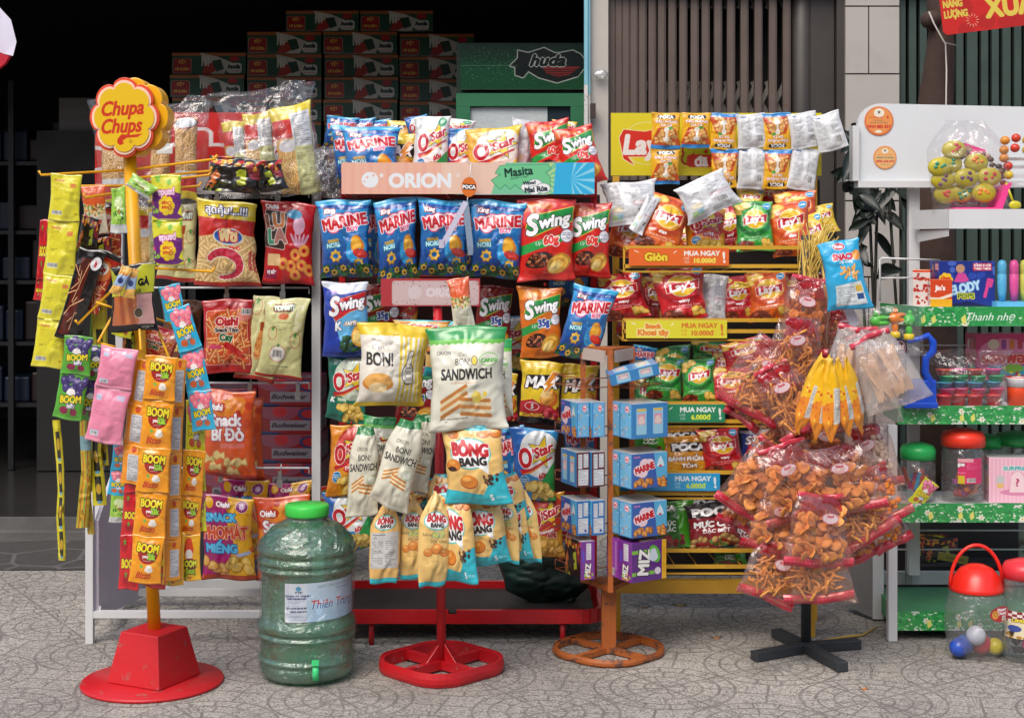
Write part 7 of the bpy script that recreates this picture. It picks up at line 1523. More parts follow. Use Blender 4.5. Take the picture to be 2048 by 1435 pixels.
def cracker(kind, x, y, w, h, D, roll, label, yaw=0, seed=0, band=True, bandtop=False, stick=True, fm=None, group='clear bags of crackers on the black stand'):
    s = D / F; W_ = w * s; H_ = h * s; root = thing('cracker_bag', label, 'cracker bag', P(x, y, D), group); root.rotation_euler = (0, R(roll), R(yaw))
    V, fs, uv = pillow(W_, H_, min(W_, H_) * .16, seed + int(x) + int(y), wr=1.4, pinch=.08, skew=.09, seal=.04, nx=16, ny=18, topw=.75)
    o = mesh_obj('film', V, fs, milky if kind == 'puffs' else cfilm, smooth=True, uvs=uv); o.parent = root
    me = filling(kind, (int(x) // 7) % 2)
    if not me.materials: me.materials.append(FM[kind])
    o = bpy.data.objects.new('filling', me); COL.objects.link(o); o.parent = root; o.scale = (W_ / .20, min(W_, H_) / .2 * .7, H_ / .235); o.rotation_euler = (0, 0, (int(y) % 2) * math.pi)
    if fm: o.material_slots[0].link = 'OBJECT'; o.material_slots[0].material = FM[fm]
    def ribbon(z0, z1, name, w_=1.0):
        V = []; fs = []; uv = []; n = 16
        for i in range(n + 1):
            u = -1 + 2 * i / n; xx = u * W_ / 2 * w_; wv = .006 * math.sin(u * 4 + seed) + .004 * math.sin(u * 9 + x)
            for zz_ in (z0, z1): V.append((xx, wv - .003, zz_ + .004 * math.sin(u * 3 + y)))
            for zz_ in (z0, z1): V.append((xx, wv + .003, zz_ + .004 * math.sin(u * 3 + y)))
        for i in range(n):
            a = 4 * i; b = a + 4; fs += [(a, b, b + 1, a + 1), (a + 3, b + 3, b + 2, a + 2), (a + 1, b + 1, b + 3, a + 3), (a + 2, b + 2, b, a)]
            u0, u1 = i / n, (i + 1) / n; uv += [(u0, 0), (u1, 0), (u1, 1), (u0, 1)] * 4
        o = mesh_obj(name, V, fs, print_mat('lace_band', .35, .2), smooth=True, uvs=uv); o.parent = root
    if band: ribbon(-H_ / 2 - .004, -H_ / 2 + .022, 'lace_band')
    if kind != 'puffs': V, fs, uv = pillow(W_ * .7, H_ * .26, min(W_, H_) * .05, seed + int(x) + 5, wr=1.6, skew=.12, nx=12, ny=10, topw=.7); o = mesh_obj('printed_top', V, fs, redfilm, smooth=True, uvs=uv); o.parent = root; o.location = (0, -.004, H_ * .36)
    if bandtop: ribbon(H_ / 2 - .012, H_ / 2 + .006, 'lace_band', .72)
    if stick:
        el = [(math.cos(R(k)) * .026, math.sin(R(k)) * .016) for k in range(0, 360, 20)]; zc = H_ * .2; xo = W_ * .08 * math.sin(seed + x)
        V = [(a + xo, -min(W_, H_) * .15 - .004, b + zc) for a, b in el] + [(a + xo, -min(W_, H_) * .15 - .002, b + zc) for a, b in el]; n = len(el)
        fs = [tuple(range(n)), tuple(range(n, 2 * n))[::-1]] + [(i, i + n, (i + 1) % n + n, (i + 1) % n) for i in range(n)]
        uv = [((V[i][0] - xo) / .052 + .5, (V[i][2] - zc) / .032 + .5) for f in fs for i in f]
        o = mesh_obj('sticker', V, fs, print_mat('snack_sticker', .35, 0), uvs=uv); o.parent = root; o.rotation_euler = (0, R((seed * 37 + x) % 30 - 15), 0)
    return root
CR = [
 ('shells', 1612, 632, 100, 150, 4.5, 6, 'clear bag of curled crackers under the straw ties'), ('shells', 1652, 610, 70, 130, 4.56, -4, 'narrow clear bag beside the blue shop snack bag'),
 ('nuts', 1694, 672, 78, 120, 4.5, -16, 'clear bag of popped peas below the blue shop snack bag'), ('nuts', 1655, 720, 50, 110, 4.55, 2, 'clear bag of popped peas with lace edge above the yellow packs'),
 ('sticks', 1596, 706, 110, 140, 4.44, 6, 'clear bag of thin noodle sticks left of the yellow packs'), ('sticks', 1530, 760, 130, 150, 4.48, 30, 'clear bag of sticks tilted out over the chip rack'),
 ('sticks', 1575, 800, 100, 150, 4.42, -28, 'clear bag of dark sticks behind the yellow packs'), ('shells', 1508, 800, 84, 100, 4.52, 34, 'small clear bag end with red lace over the third shelf'),
 ('sticks', 1560, 870, 110, 110, 4.5, 20, 'clear bag of sticks above the large mixed bags'), ('shells', 1640, 890, 120, 110, 4.52, -6, 'clear bag behind the feet of the yellow packs'),
 ('balls', 1742, 912, 106, 130, 4.44, -14, 'clear bag of white round puffs with a red sticker'),
 ('chips', 1520, 960, 130, 150, 4.46, 30, 'clear bag of broad chips jutting out left at mid height'), ('chips', 1582, 962, 140, 150, 4.38, -14, 'clear bag of broad chips left of the centre bag'),
 ('chips', 1672, 962, 170, 140, 4.36, -18, 'wide clear bag of curled chips in the centre of the bunch'), ('balls', 1752, 990, 120, 110, 4.42, -22, 'clear bag of orange corn balls tilted at the right'),
 ('shells', 1490, 1000, 80, 110, 4.52, 24, 'clear bag corner over the maroon squid bags'), ('chips', 1560, 1044, 140, 120, 4.40, 16, 'clear bag with barcode side left below the centre'),
 ('chips', 1640, 1060, 150, 140, 4.32, 4, 'front clear bag of flat chips below the centre bag'), ('sticks', 1716, 1024, 130, 120, 4.38, -32, 'clear bag of long sticks turned to the lower right'),
 ('balls', 1766, 1046, 80, 100, 4.46, -30, 'smaller clear bag of orange corn balls at the far right'), ('shells', 1700, 1080, 130, 90, 4.46, -20, 'clear bag with a long lace edge under the stick bag'),
 ('sticks', 1548, 1146, 120, 110, 4.40, 22, 'clear bag of noodle sticks at the lower left of the bunch'), ('sticks', 1632, 1136, 140, 130, 4.36, -6, 'lowest clear bag of noodle sticks at the bottom')]
for i, (k, x, y, w, h, D, ro, l) in enumerate(CR): cracker(k, x, y, w, h, D, ro, l, yaw=((i * 37) % 30) - 15, seed=i * 3, bandtop=(i % 3 != 1), fm='white' if 'white' in l else None)
for k, x, y, w, h, D, ro, l in (('puffs', 1708, 740, 110, 170, 4.36, 6, 'clear bag of big pale puffs right of the yellow packs'), ('puffs', 1768, 742, 120, 150, 4.3, -24, 'clear bag of big pale puffs reaching right before the blue toy'), ('puffs', 1738, 756, 100, 170, 4.4, -8, 'clear bag of pale puffs between two similar bags')): cracker(k, x, y, w, h, D, ro, l, stick=False, band=False, bandtop=True, seed=int(x))
bag('shop_snack_blue', 1686, 552, 92, 138, 4.36, -10, yaw=-6, th=.34, seed=55, label='bright blue snack bag hanging at the top of the black stand')
@design
def curry_yellow():
    a = Art(420, 'f2ba14', k=1.4); a.poly([(0, 240), (100, 200), (100, 420), (0, 420)], 'e88c18'); a.speck(10, 160, 90, 330, 20, ('e06a1c', 'f4d24c', 'd8501c'), 9, 4); a.rect(60, 150, 100, 330, 'd8d4cc'); a.lines(64, 160, 96, 320, 16, '6c6c6c', .6); return a
for i, (x0, x1) in enumerate(((1648, 1596), (1656, 1630), (1662, 1664), (1672, 1700), (1684, 1732))):
    y1 = (868, 880, 884, 876, 862)[i]; L_ = math.hypot(x1 - x0, y1 - 712); bag('curry_yellow', (x0 + x1) / 2, (712 + y1) / 2, 36, L_, 4.26 + .012 * abs(i - 2), math.degrees(math.atan2(x0 - x1, y1 - 712)), yaw=(i - 2) * 14, th=.5, topw=.3, botw=.12, pinch=0, wr=.7, label='%s of the five long yellow packs fanned out from one tie' % ('leftmost', 'second', 'middle', 'fourth', 'rightmost')[i], group='long yellow packs on the black stand', rough=.3)
o = MB(); q = P(1700, 640, 4.4); o.prism([(q.x - .02, q.z + .03), (q.x + .01, q.z + .035), (q.x + .03, q.z - .01), (q.x + .005, q.z - .025)], 4.40, 4.403); w_ = o.build('paper_tag', mat('paper_white', 'dcdce4', .6)); tag(w_, 'folded white paper tag below the blue shop snack bag', 'paper tag')

# ---------------- white rack with green flowered shelves at the right
r4 = thing('display_rack', 'white metal rack with green flower printed shelf edges at the right', 'display rack', (P(1930, 0, 4.9).x, 4.9, 0))
XR = P(2260, 0, 4.76).x
DH = 5.0; a = P(1716, 362, DH); d = P(2290, 207, DH); r = .075
out = [(a.x, a.z), (d.x, a.z), (d.x, d.z - .02)] + [(a.x + r + (-.0) - r * math.sin(R(t)), d.z - r + r * math.cos(R(t))) for t in range(0, 91, 12)]
t = MB(); t.prism(out, DH, DH + .03); hb_ = t.build('header_board', mat('header_white', 'd2d6d8', .35, var=.03, dirt=.12), r4)
t = MB(); t.box(a.x - .004, d.x, DH - .022, DH + .04, a.z - .022, a.z - .001); t.box(a.x - .022, a.x - .0005, DH - .02, DH + .03, a.z - .0, d.z - r); t.build('header_trim', white, r4)
for nm, x, y, rr in (('sticker_a', 1758, 242, 29), ('sticker_b', 1770, 315, 23)):
    q = P(x, y, DH - .003); rw = rr * DH / F; el = [(q.x + rw * math.cos(R(k)), q.z + rw * math.sin(R(k))) for k in range(0, 360, 10)]; panel_uv('sticker', nm, q.x - rw, q.z - rw, q.x + rw, q.z + rw, DH - .003, hb_, .002, .4, outline=el, edge='e07440')
def wpole(x, y0, y1, D, w, nm='post'): t = MB(); pole(t, x, y0, y1, D, w, .03); bevel(t.build(nm, white, r4), .0015)
wpole(1829, 364, 1150, 5.03, 22); wpole(1757, 855, 1238, 5.0, 22); wpole(1786, 850, 1282, 4.74, 18)
wpole(1712, 1080, 1222, 5.14, 10); wpole(2250, 200, 1282, 4.74, 18)
t = MB(); aa = P(1690, 1236, 5.14); t.add([P(1694, 1212, 5.12), P(1748, 1236, 5.0), P(1748, 1078, 5.0), P(1694, 1066, 5.12), P(1694, 1212, 5.12) + Vector((.01, .02, 0)), P(1748, 1236, 5.0) + Vector((.01, .02, 0)), P(1748, 1078, 5.0) + Vector((.01, .02, 0)), P(1694, 1066, 5.12) + Vector((.01, .02, 0))], [(0, 1, 2, 3), (7, 6, 5, 4), (0, 4, 5, 1), (3, 2, 6, 7)]); t.build('side_panel', mat('panel_grey', '8c8c8c', .5, dirt=.4, rust=.06, rustcol=(.2, .1, .06)), r4)
def lip(y0, y1, xl_, D, des, sidex=None, name='shelf'):
    a = P(xl_, y1, D); d = P(2250, y0, D); sh_ = thing_part(name); 
def shelf4(y0, y1, xl_, des, back_x, Df=4.76, Dk=5.03, plain=None, lipcol=None, uvw=1.0):
    a = P(xl_, y1, Df); d = P(2260, y0, Df); root = r4
    if des:
        o = panel_uv('shelf_edge', des, a.x, a.z, a.x + (d.z - a.z) * 140 / 15, d.z, Df, root, .004, .35, outline=[(a.x, a.z), (d.x, a.z), (d.x, d.z), (a.x, d.z)], edge='2b9a4c'); o.material_slots[0].material.node_tree.nodes['Image Texture'].extension = 'REPEAT'
    else: t = MB(); t.box(a.x, d.x, Df, Df + .004, a.z, d.z); t.build('shelf_edge', white, root)
    bx = P(back_x, 0, Dk).x; m = lipcol or white
    t = MB(); h0, h1 = a.z, d.z; t.add([(a.x, Df + .0045, h0), (a.x, Df + .0045, h1), (bx, Dk, h1), (bx, Dk, h0), (a.x + .004, Df + .0045, h0), (a.x + .004, Df + .0045, h1), (bx + .004, Dk, h1), (bx + .004, Dk, h0)], [(0, 1, 2, 3), (7, 6, 5, 4), (1, 5, 6, 2), (0, 3, 7, 4)]); t.build('shelf_side', m, root)
    t = MB(); zf = d.z - .006; t.add([(a.x + .005, Df + .005, zf), (d.x, Df + .005, zf), (d.x, Dk, zf), (bx + .005, Dk, zf), (a.x + .005, Df + .005, zf - .006), (d.x, Df + .005, zf - .006), (d.x, Dk, zf - .006), (bx + .005, Dk, zf - .006)], [(0, 1, 2, 3), (7, 6, 5, 4), (0, 4, 5, 1)]); t.build('shelf_board', plain or white, root)
    return zf
gl = mat('lip_green', '2f8f4c', .45, var=.3, scale=30); gt = mat('tray_green', '3f7c58', .5, var=.12, dirt=.3)
z_a = shelf4(418, 457, 1898, None, 1826, 4.78, 5.0)
z_b = shelf4(613, 652, 1838, 'lip_words', 1760, 4.74, 5.03, lipcol=gl)
z_c = shelf4(811, 848, 1796, 'lip_flower', 1766, 4.76, 5.03, lipcol=gl)
z_d = shelf4(1006, 1044, 1790, 'lip_flower', 1762, 4.76, 5.03, lipcol=gl)
z_e = shelf4(1222, 1260, 1787, 'lip_flower', 1752, 4.76, 5.12, plain=gt, lipcol=gl)
t = MB(); a = P(1832, 460, 4.98); t.add([P(1834, 462, 5.0), P(1898, 459, 4.79), P(1898, 472, 4.79), P(1836, 484, 5.0), P(1834, 462, 5.01), P(1898, 459, 4.80), P(1898, 472, 4.80), P(1836, 484, 5.01)], [(0, 1, 2, 3), (7, 6, 5, 4), (3, 2, 6, 7)]); t.build('bracket', white, r4)
w1_ = MB(); w1_.tube([P(1760, 602, 4.95), P(1760, 519, 4.95), P(1764, 516, 4.95), P(1880, 520, 4.97)], .0035, 7); w1_.tube([P(1760, 556, 4.95), P(1838, 555, 4.96)], .003, 6); w1_.build('side_rail', white, r4)
for y in (690, 1060, 1098): t = MB(); t.tube([P(1770, y, 5.05), P(2250, y, 5.05)], .003, 6); t.build('wire_guard', white, r4)
t = MB(); a = P(1756, 1168, 5.13); d = P(2260, 1143, 5.13); t.box(a.x, d.x, 5.13, 5.15, a.z, d.z); t.build('back_rail', white, r4)
for x in (1818, 2045): t = MB(); a = P(x - 6, 1168, 5.1); d = P(x + 6, 1030, 5.1); t.box(a.x, d.x, 5.1, 5.112, a.z, d.z); t.build('upright', mat('upright_worn', '9aa09c', .5, rust=.15), r4)
# goods on it
def jar(name, x, y0, y1, wpx, D, capc, label, caph=26, cont=(), lab=None, labz=(.25, .75), z=None, group=None, dome=0):
    s = D / F; r = wpx * s / 2; q = P(x, y1, D); z0 = q.z if z is None else z; H_ = (y1 - y0) * s - caph * s
    root = thing(name, label, 'jar', (q.x, D, z0), group)
    t = MB(); t.lathe([(0, .002), (r * .9, .002), (r, .012), (r, H_ * .86), (r * .93, H_ * .93), (r * .9, H_)], (q.x, D, z0), 36); t.build('glass', film_mat('jar_clear', tint=(.93, .95, .95), haze=.05, gloss=.2, rough=.05), root)
    t = MB(); ch = caph * s; t.lathe([(r * .9, H_ - ch * .1), (r * 1.02, H_ - ch * .08), (r * 1.03, H_ + ch * .5), (r * .98, H_ + ch * .62), (r * .9, H_ + ch * .8), (r * .4, H_ + ch), (0, H_ + ch)], (q.x, D, z0), 36); t.build('lid', mat('lid_' + capc, capc, .35, var=.04), root)
    rd = random.Random(int(x)); by = {}
    for cc, kind, n in cont:
        t = MB()
        for i in range(n):
            a = rd.uniform(0, 6.28); rr = rd.uniform(0, r * .66); p = Vector((q.x + rr * math.cos(a), D + rr * math.sin(a), z0 + .02 + rd.random() * H_ * .35))
            if kind == 'ball': t.ball(p, rd.uniform(.012, .018), n=10, m=7)
            elif kind == 'stick': e = p + Vector((rd.uniform(-.02, .02), rd.uniform(-.01, .01), H_ * .4)); t.beam(p, e, .012, .006)
            else: t.beam(p, p + Vector((rd.uniform(-.03, .03), .0, rd.uniform(-.01, .02))), .022, .014)
        t.build('sweets', mat('sweet_' + cc, cc, .4, var=.2), root)
    if lab:
        V = []; fs = []; uv = []; n = 14; a0, a1 = R(lab[1]), R(lab[2])
        for i in range(n + 1):
            a = a0 + (a1 - a0) * i / n
            for zz_ in labz: V.append((q.x + (r + .0015) * math.cos(a), D + (r + .0015) * math.sin(a), z0 + H_ * zz_))
        for i in range(n): fs.append((2 * i, 2 * i + 2, 2 * i + 3, 2 * i + 1)); uv += [(i / n, 0), ((i + 1) / n, 0), ((i + 1) / n, 1), (i / n, 1)]
        mesh_obj('label', V, fs, print_mat(lab[0], .35, 0), root, True, uv)
    return root
jar('sweet_jar', 1836, 888, 1003, 68, 4.86, '2cb45c', 'clear jar with a green lid at the left end of its shelf', 30, (('e0582c', 'stick', 8), ('3c9cc8', 'stick', 2), ('c82878', 'bar', 4)), z=z_d)
jar('sweet_jar', 1926, 858, 1003, 84, 4.84, 'e83a24', 'tall clear jar with a red lid and a bright pink label', 32, (('d86a2c', 'bar', 9), ('b04a9c', 'bar', 6), ('d83c4c', 'ball', 5)), ('label_pink', -120, -52), (.36, .8), z=z_d)
jar('sweet_jar', 1976, 882, 1003, 56, 4.95, '2cb45c', 'clear jar with a green lid behind the red lidded jar', 24, (('c8c8d8', 'stick', 6), ('5c3c8c', 'ball', 6)), z=z_d)
jar('sweet_jar', 2034, 876, 1003, 84, 4.95, '249a4c', 'wide jar with a darker green lid behind the pink doll box', 24, (('8cc84c', 'ball', 10),), z=z_d)
q = P(1978, 1003, 4.80); cardbox('gift_box', 'doll_pink', 'doll_pink', 'box_top', .16, .145, .08, (q.x, 4.80, z_d + .001), -3, 'pale pink striped doll box leaning at the right', 'box')
bag('fizz_mango', 1846, 985, 36, 56, 4.79, 38, label='slanting yellow sweet packet in front of the green lidded jar', name='sweet_packet', cat='sweet packet')
# top tray: boxes
q = P(1832, 612, 4.80); cardbox('sweet_carton', 'jins_side', 'jins_side', 'jins_front', .055, .12, .06, (q.x, 4.84, z_b + .001), -24, 'white and orange carton printed with red fruit at the tray end', 'box')
cardbox('sweet_carton', 'jins_front', 'jins_side', 'jins_front', .07, .09, .03, (P(1858, 0, 4.8).x, 4.785, z_b + .001), 0, 'front orange carton with a yellow foot on the top tray', 'box')
cardbox('sweet_carton', 'jins_front', 'jins_side', 'jins_front', .08, .105, .04, (P(1836, 0, 4.9).x, 4.90, z_b + .001), 0, 'orange carton standing behind the other orange carton', 'box')
cardbox('sweet_carton', 'melody', 'melody', 'melody', .185, .148, .09, (P(1878, 0, 4.83).x, 4.83, z_b + .001), 4, 'dark blue whistle lollipop carton on the top tray', 'box')
for i, (x, cc) in enumerate(((2004, '5cb4dc'), (2028, 'e0589c'), (2049, 'c8cc5c'), (2072, '5cb4dc'))):
    q = P(x, 600, 4.84); t = MB(); rr = .015; c_ = (q.x, 4.84, z_b + .02); t.lathe([(0, 0), (.010, 0), (.014, .03), (rr, .05), (rr, .085), (.013, .088), (.0145, .09), (.0145, .118), (.010, .13), (0, .133)], c_, 20)
    m = mat('tube_' + cc, cc, .25, Alpha=.85); o = t.build('sweet_tube', m); tag(o, '%s plastic sweet tube in the row right of the blue carton' % ('leftmost pale blue', 'pink', 'yellow', 'second pale blue')[i], 'sweet tube', 'sweet tubes on the top tray')
t = MB(); a = P(1994, 612, 4.79); t.box(a.x, a.x + .2, 4.79, 4.90, z_b + .001, z_b + .019); o = t.build('display_tray', mat('tray_blue', '5cb0d8', .5)); tag(o, 'light blue card tray holding the sweet tubes', 'tray')
# middle shelf
def toy(x, y, cc, label, yaw):
    q = P(x, y, 4.62); root = thing('animal_toy', label, 'toy', q, 'plastic animal head toys in a clear bag'); t = MB(); ro = Euler((0, 0, R(yaw))).to_matrix()
    for p, rx, ry, rz in (((0, 0, 0), .02, .018, .02), ((.018, -.008, -.006), .022, .012, .008), ((.016, -.008, .010), .024, .012, .007), ((-.004, -.006, .022), .008, .008, .009), ((0, 0, -.03), .011, .011, .02)): t.ball(q + ro @ Vector(p), rx, ry, rz, 12, 8, ro)
    t.build('head', mat('toy_' + cc, cc, .3), root); t = MB(); t.lathe([(.014, -.06), (.016, -.058), (.016, -.044), (.012, -.042), (0, -.041)], q, 16); t.build('collar', mat('toy_yellow', 'e8c820', .35), root)
toy(1752, 642, '58c43c', 'left green animal head toy with an open mouth', 10); toy(1790, 636, 'e8822c', 'orange animal head toy between two green ones', 30); toy(1818, 640, '48b83c', 'right green animal head toy beside the white post', 180)
o = mesh_obj('toy_wrapping', *pillow(.2, .15, .03, 66, wr=1.4)[:2], film, smooth=True); o.location = P(1782, 662, 4.6); tag(o, 'clear bag wrapped round the three animal head toys', 'plastic bag')
q = P(1799, 698, 4.56); el = [(q.x + .024 * math.cos(R(k)), q.z + .032 * math.sin(R(k))) for k in range(0, 360, 12)]
tg2 = thing('oval_tag', 'oval dark tag with letters hanging below the green toys', 'tag', q); panel_uv('tag_plate', 'tag_ms', q.x - .024, q.z - .032, q.x + .024, q.z + .032, 4.56, tg2, .003, .4, outline=el, edge='18223c')
bt = thing('plastic_toy', 'bright blue plastic toy with a looped handle on the shelf', 'toy', P(1840, 808, 4.72)); blu = mat('toy_blue', '1c4cc0', .3)
t = MB(); t.tube([P(x, y, 4.74) for x, y in ((1815, 682), (1838, 678), (1856, 670), (1866, 684), (1866, 702), (1852, 716), (1850, 744), (1862, 764), (1862, 776))], [.009, .009, .010, .012, .012, .012, .012, .012, .010], 12); t.build('handle', blu, bt)
t = MB(); a = P(1812, 806, 4.76); d = P(1868, 758, 4.76); t.box(a.x, d.x, 4.73, 4.80, z_c + .001, d.z); t.box(a.x - .015, d.x + .004, 4.725, 4.81, z_c + .001, z_c + .02); bevel(t.build('body', blu, bt), .004)
cp = thing('cup_pack', 'clear pack of stacked red, green and blue little tubs', 'tub pack', P(1940, 806, 4.8)); rd = random.Random(2)
for i, x in enumerate((1888, 1916, 1950, 1986)):
    for j, (y, cc) in enumerate(((790, 'd8484c'), (765, 'e05a8c'), (748, '4c9cc0'), (733, '3cb06c'), (716, ('d84830', 'e85a9c')[i % 2]))):
        q = P(x + (j % 2) * 6, y, 4.80 + .02 * (i % 2)); rr = .024; t = MB(); hh = .036 if j == 0 else .02; t.lathe([(0, 0), (rr * .84, 0), (rr, hh * .8), (rr * 1.1, hh * .82), (rr * 1.1, hh), (0, hh)], (q.x, q.y, z_c + .002 if j == 0 else z_c + .002 + .036 + (j - 1) * .0205), 22); o = t.build('tub', mat('tub_' + cc, cc, .35, var=.1, Alpha=.92), cp)
o = mesh_obj('wrapping', *pillow(.25, .18, .06, 67, wr=1.6)[:2], film, smooth=True); o.parent = cp; o.location = P(1938, 752, 4.8) - wloc(cp)
q = P(1952, 748, 4.9); cardbox('sweet_carton', 'thai_pink', 'thai_pink', 'thai_pink', .2, .15, .08, (P(1952, 0, 4.9).x, 4.9, z_c + .075), 8, 'hot pink carton with curly lettering behind the little tubs', 'box')
cardbox('support_carton', 'box_top', 'box_top', 'box_top', .16, .07, .08, (P(1990, 0, 4.92).x, 4.92, z_c + .003), 0, 'plain carton under the hot pink carton', 'box')
t = MB(); q = P(2036, 808, 4.83); V = MB(); V.lathe([(0, 0), (.032, 0), (.036, .09), (0, .09)], (q.x, q.y, z_c + .001), 24); cu = thing('snack_cup', 'red and white paper cup at the right end of the middle shelf', 'cup', (q.x, q.y, z_c)); V.build('cup_body', mat('cup_red', 'e04c24', .4), cu); V = MB(); V.lathe([(.0365, .06), (.0375, .085), (.038, .088), (0, .093)], (q.x, q.y, z_c + .001), 24); V.build('cup_rim', mat('cup_white', 'dcdce0', .4), cu)
# net bag of sweets on the top shelf
cb = thing('candy_bag', 'clear bag of round yellow candy tubs in a pink net basket', 'candy bag', P(1938, 418, 4.86)); rd = random.Random(8)
pk = mat('basket_pink', 'e8408c', .4)
t = MB(); t.prism([(P(1900, 0, 4.86).x, z_a + .002), (P(1994, 0, 4.86).x, z_a + .002), (P(2014, 0, 4.86).x, P(0, 366, 4.86).z), (P(2000, 0, 4.86).x, P(0, 372, 4.86).z), (P(1984, 0, 4.86).x, z_a + .012), (P(1900, 0, 4.86).x, z_a + .012)], 4.81, 4.92); t.prism([(P(x, 0, 4.88).x, P(0, y, 4.88).z) for x, y in ((1930, 286), (1972, 300), (1972, 304), (1944, 312), (1934, 306))], 4.88, 4.91); t.build('basket', pk, cb)
for i, (x, y) in enumerate(((1908, 300), (1900, 328), (1952, 326), (1932, 356), (1978, 354), (1924, 386), (1968, 386), (1886, 360), (1892, 388), (1880, 334))):
    q = P(x, y, 4.83 + .01 * (i % 3)); r_ = 25 * 4.84 / F; t = MB(); t.ball(q, r_, .018, r_ * .78, 20, 8); t.build('candy_tub', mat('tub_yellow', 'c4b428', .3, var=.15, Alpha=.8), cb)
    t = MB()
    for k in range(5): a = rd.uniform(0, 6.3); rr = rd.uniform(.0, r_ * .6); t.ball(q + Vector((rr * math.cos(a), -.014, rr * .7 * math.sin(a))), .0075, .006, .0065, 8, 5)
    t.build('sweets', mat('candy_%d' % (i % 4), ('c83c3c', '3c8c6c', 'e0843c', '6c3c6c')[i % 4], .35), cb)
for j in range(60):
    a = rd.uniform(0, 6.3); q = P(1938 + 72 * math.cos(a) * rd.uniform(.7, 1), 352 + 56 * math.sin(a) * rd.uniform(.7, 1), 4.88); t = MB() if j % 5 == 0 else t
    t.ball(q, .012, .008, .009, 8, 5)
    if j % 5 == 4: t.build('sweets', mat('candy_w%d' % (j // 5 % 3), ('8c5040', 'b0907c', '5c4a3c')[j // 5 % 3], .35, var=.4, scale=80), cb)
V, fs, uv = pillow(.27, .28, .075, 68, wr=1.2, pinch=.02, topw=.45); o = mesh_obj('wrapping', V, fs, film_mat('candy_film', haze=.03, gloss=.13, bscale=8), smooth=True, uvs=uv); o.parent = cb; o.location = P(1936, 334, 4.86) - wloc(cb)
# lollipops on a slotted rack
lr = thing('lollipop_rack', 'white slotted rack edge with pink dots at the right of the top shelf', 'rack', P(2060, 400, 4.86)); t = MB()
for y in (318, 334, 352, 368): a = P(2014, y + 3, 4.88); d = P(2150, y - 3, 4.88); t.box(a.x, d.x, 4.88, 4.89, a.z, d.z)
a = P(2110, 416, 4.88); t.box(a.x, a.x + .02, 4.892, 4.91, z_a + .001, P(0, 310, 4.88).z); t.build('slat', mat('slat_white', 'd8d8dc', .4), lr)
for i, (x, y) in enumerate(((2010, 281), (2032, 276), (2054, 280), (2008, 300), (2030, 296), (2054, 300), (2008, 316), (2016, 332), (2017, 350), (2060, 316), (2078, 286), (2080, 306))):
    q = P(x, y, 4.84); lo = thing('lollipop', ('topmost row lollipop, %s', 'second row lollipop, %s', 'lollipop on the slotted rack side, %s')[min(2, i // 3)] % ('orange and dark wrapped' if i % 3 == 0 else 'red wrapped' if i % 3 == 1 else 'yellow wrapped') + (' near the candy bag' if i in (0, 3, 6) else ' further right' if i in (2, 5, 8) else ''), 'lollipop', q, 'wrapped lollipops on the slotted rack')
    t = MB(); t.ball(q, .0155, .0145, .0145, 14, 9); t.build('sweet', mat('lolly_%d' % (i % 3), ('d8882c', 'c83c2c', 'd0b430')[i % 3], .25, var=.5, scale=70), lo); t = MB(); t.tube([q + Vector((0, .012, 0)), q + Vector((.002, .05, -.004))], .0018, 6); t.build('stick', mat('stick_white', 'e0e0e0', .4), lo)
sp = thing('scoop', 'yellow plastic scoop hanging over the top shelf edge', 'scoop', P(2020, 400, 4.8)); t = MB(); t.tube([P(2012, 366, 4.82), P(2028, 408, 4.80)], .004, 8); t.ball(P(2030, 410, 4.79), .02, .006, .014, 14, 8); t.build('scoop_body', mat('scoop_yellow', 'c4b828', .3), sp)
# dim goods behind the lowest opening
q = P(1850, 1143, 5.35); cardbox('dark_carton', 'flame_black', 'flame_black', 'flame_black', .14, .08, .1, (q.x, 5.35, 0.12), 20, 'dark carton with a white label deep under the right rack', 'box'); t = MB(); t.box(q.x - .12, q.x + .9, 5.46, 5.75, .002, .34); t.box(q.x - .03, q.x + .3, 5.3, 5.455, .002, .118); o = t.build('crate', mat('dark_crate2', (.02, .02, .02), .6)); tag(o, 'dark crate deep under the right rack', 'crate')
a = P(1876, 1112, 5.2); pt = thing('price_card', 'yellow card with small letters leaning deep under the right rack', 'price card', (a.x + .05, 5.2, a.z - .03)); panel_uv('card', 'price_tag', a.x, a.z - .02, a.x + .105, a.z + .008, 5.2, pt, .002, .5, rot=Euler((0, R(10), 0)).to_matrix())
# jars on the ground
gj = thing('handled_jar', 'clear egg shaped jar with a red dome lid, handle and balls inside', 'jar', GP(1953, 1318)); c = GP(1953, 1312); k = c.y / F; r_ = 63 * k
prof = [(0, .004), (r_ * .62, .004), (r_ * .86, .03), (r_ * .98, .075), (r_, .115), (r_ * .96, .155), (r_ * .86, .19), (r_ * .80, .205)]
t = MB(); t.lathe(prof, c, 44); t.build('jar_body', film_mat('egg_clear', tint=(.93, .94, .95), haze=.07, gloss=.16, rough=.05), gj)
t = MB(); t.lathe([(r_ * .82, .203), (r_ * .86, .205), (r_ * .82, .215), (r_ * .72, .245), (r_ * .5, .27), (r_ * .25, .281), (0, .284)], c, 44); gl_ = t.build('lid', mat('lid_red', 'e0281c', .3, var=.03), gj)
t = MB(); t.tube([c + Vector((r_ * .84 * math.cos(R(a)), -.0, .215 + .125 * math.sin(R(a)))) for a in range(0, 181, 12)], .0058, 8); t.build('handle', mat('lid_red', 'e0281c', .3), gl_)
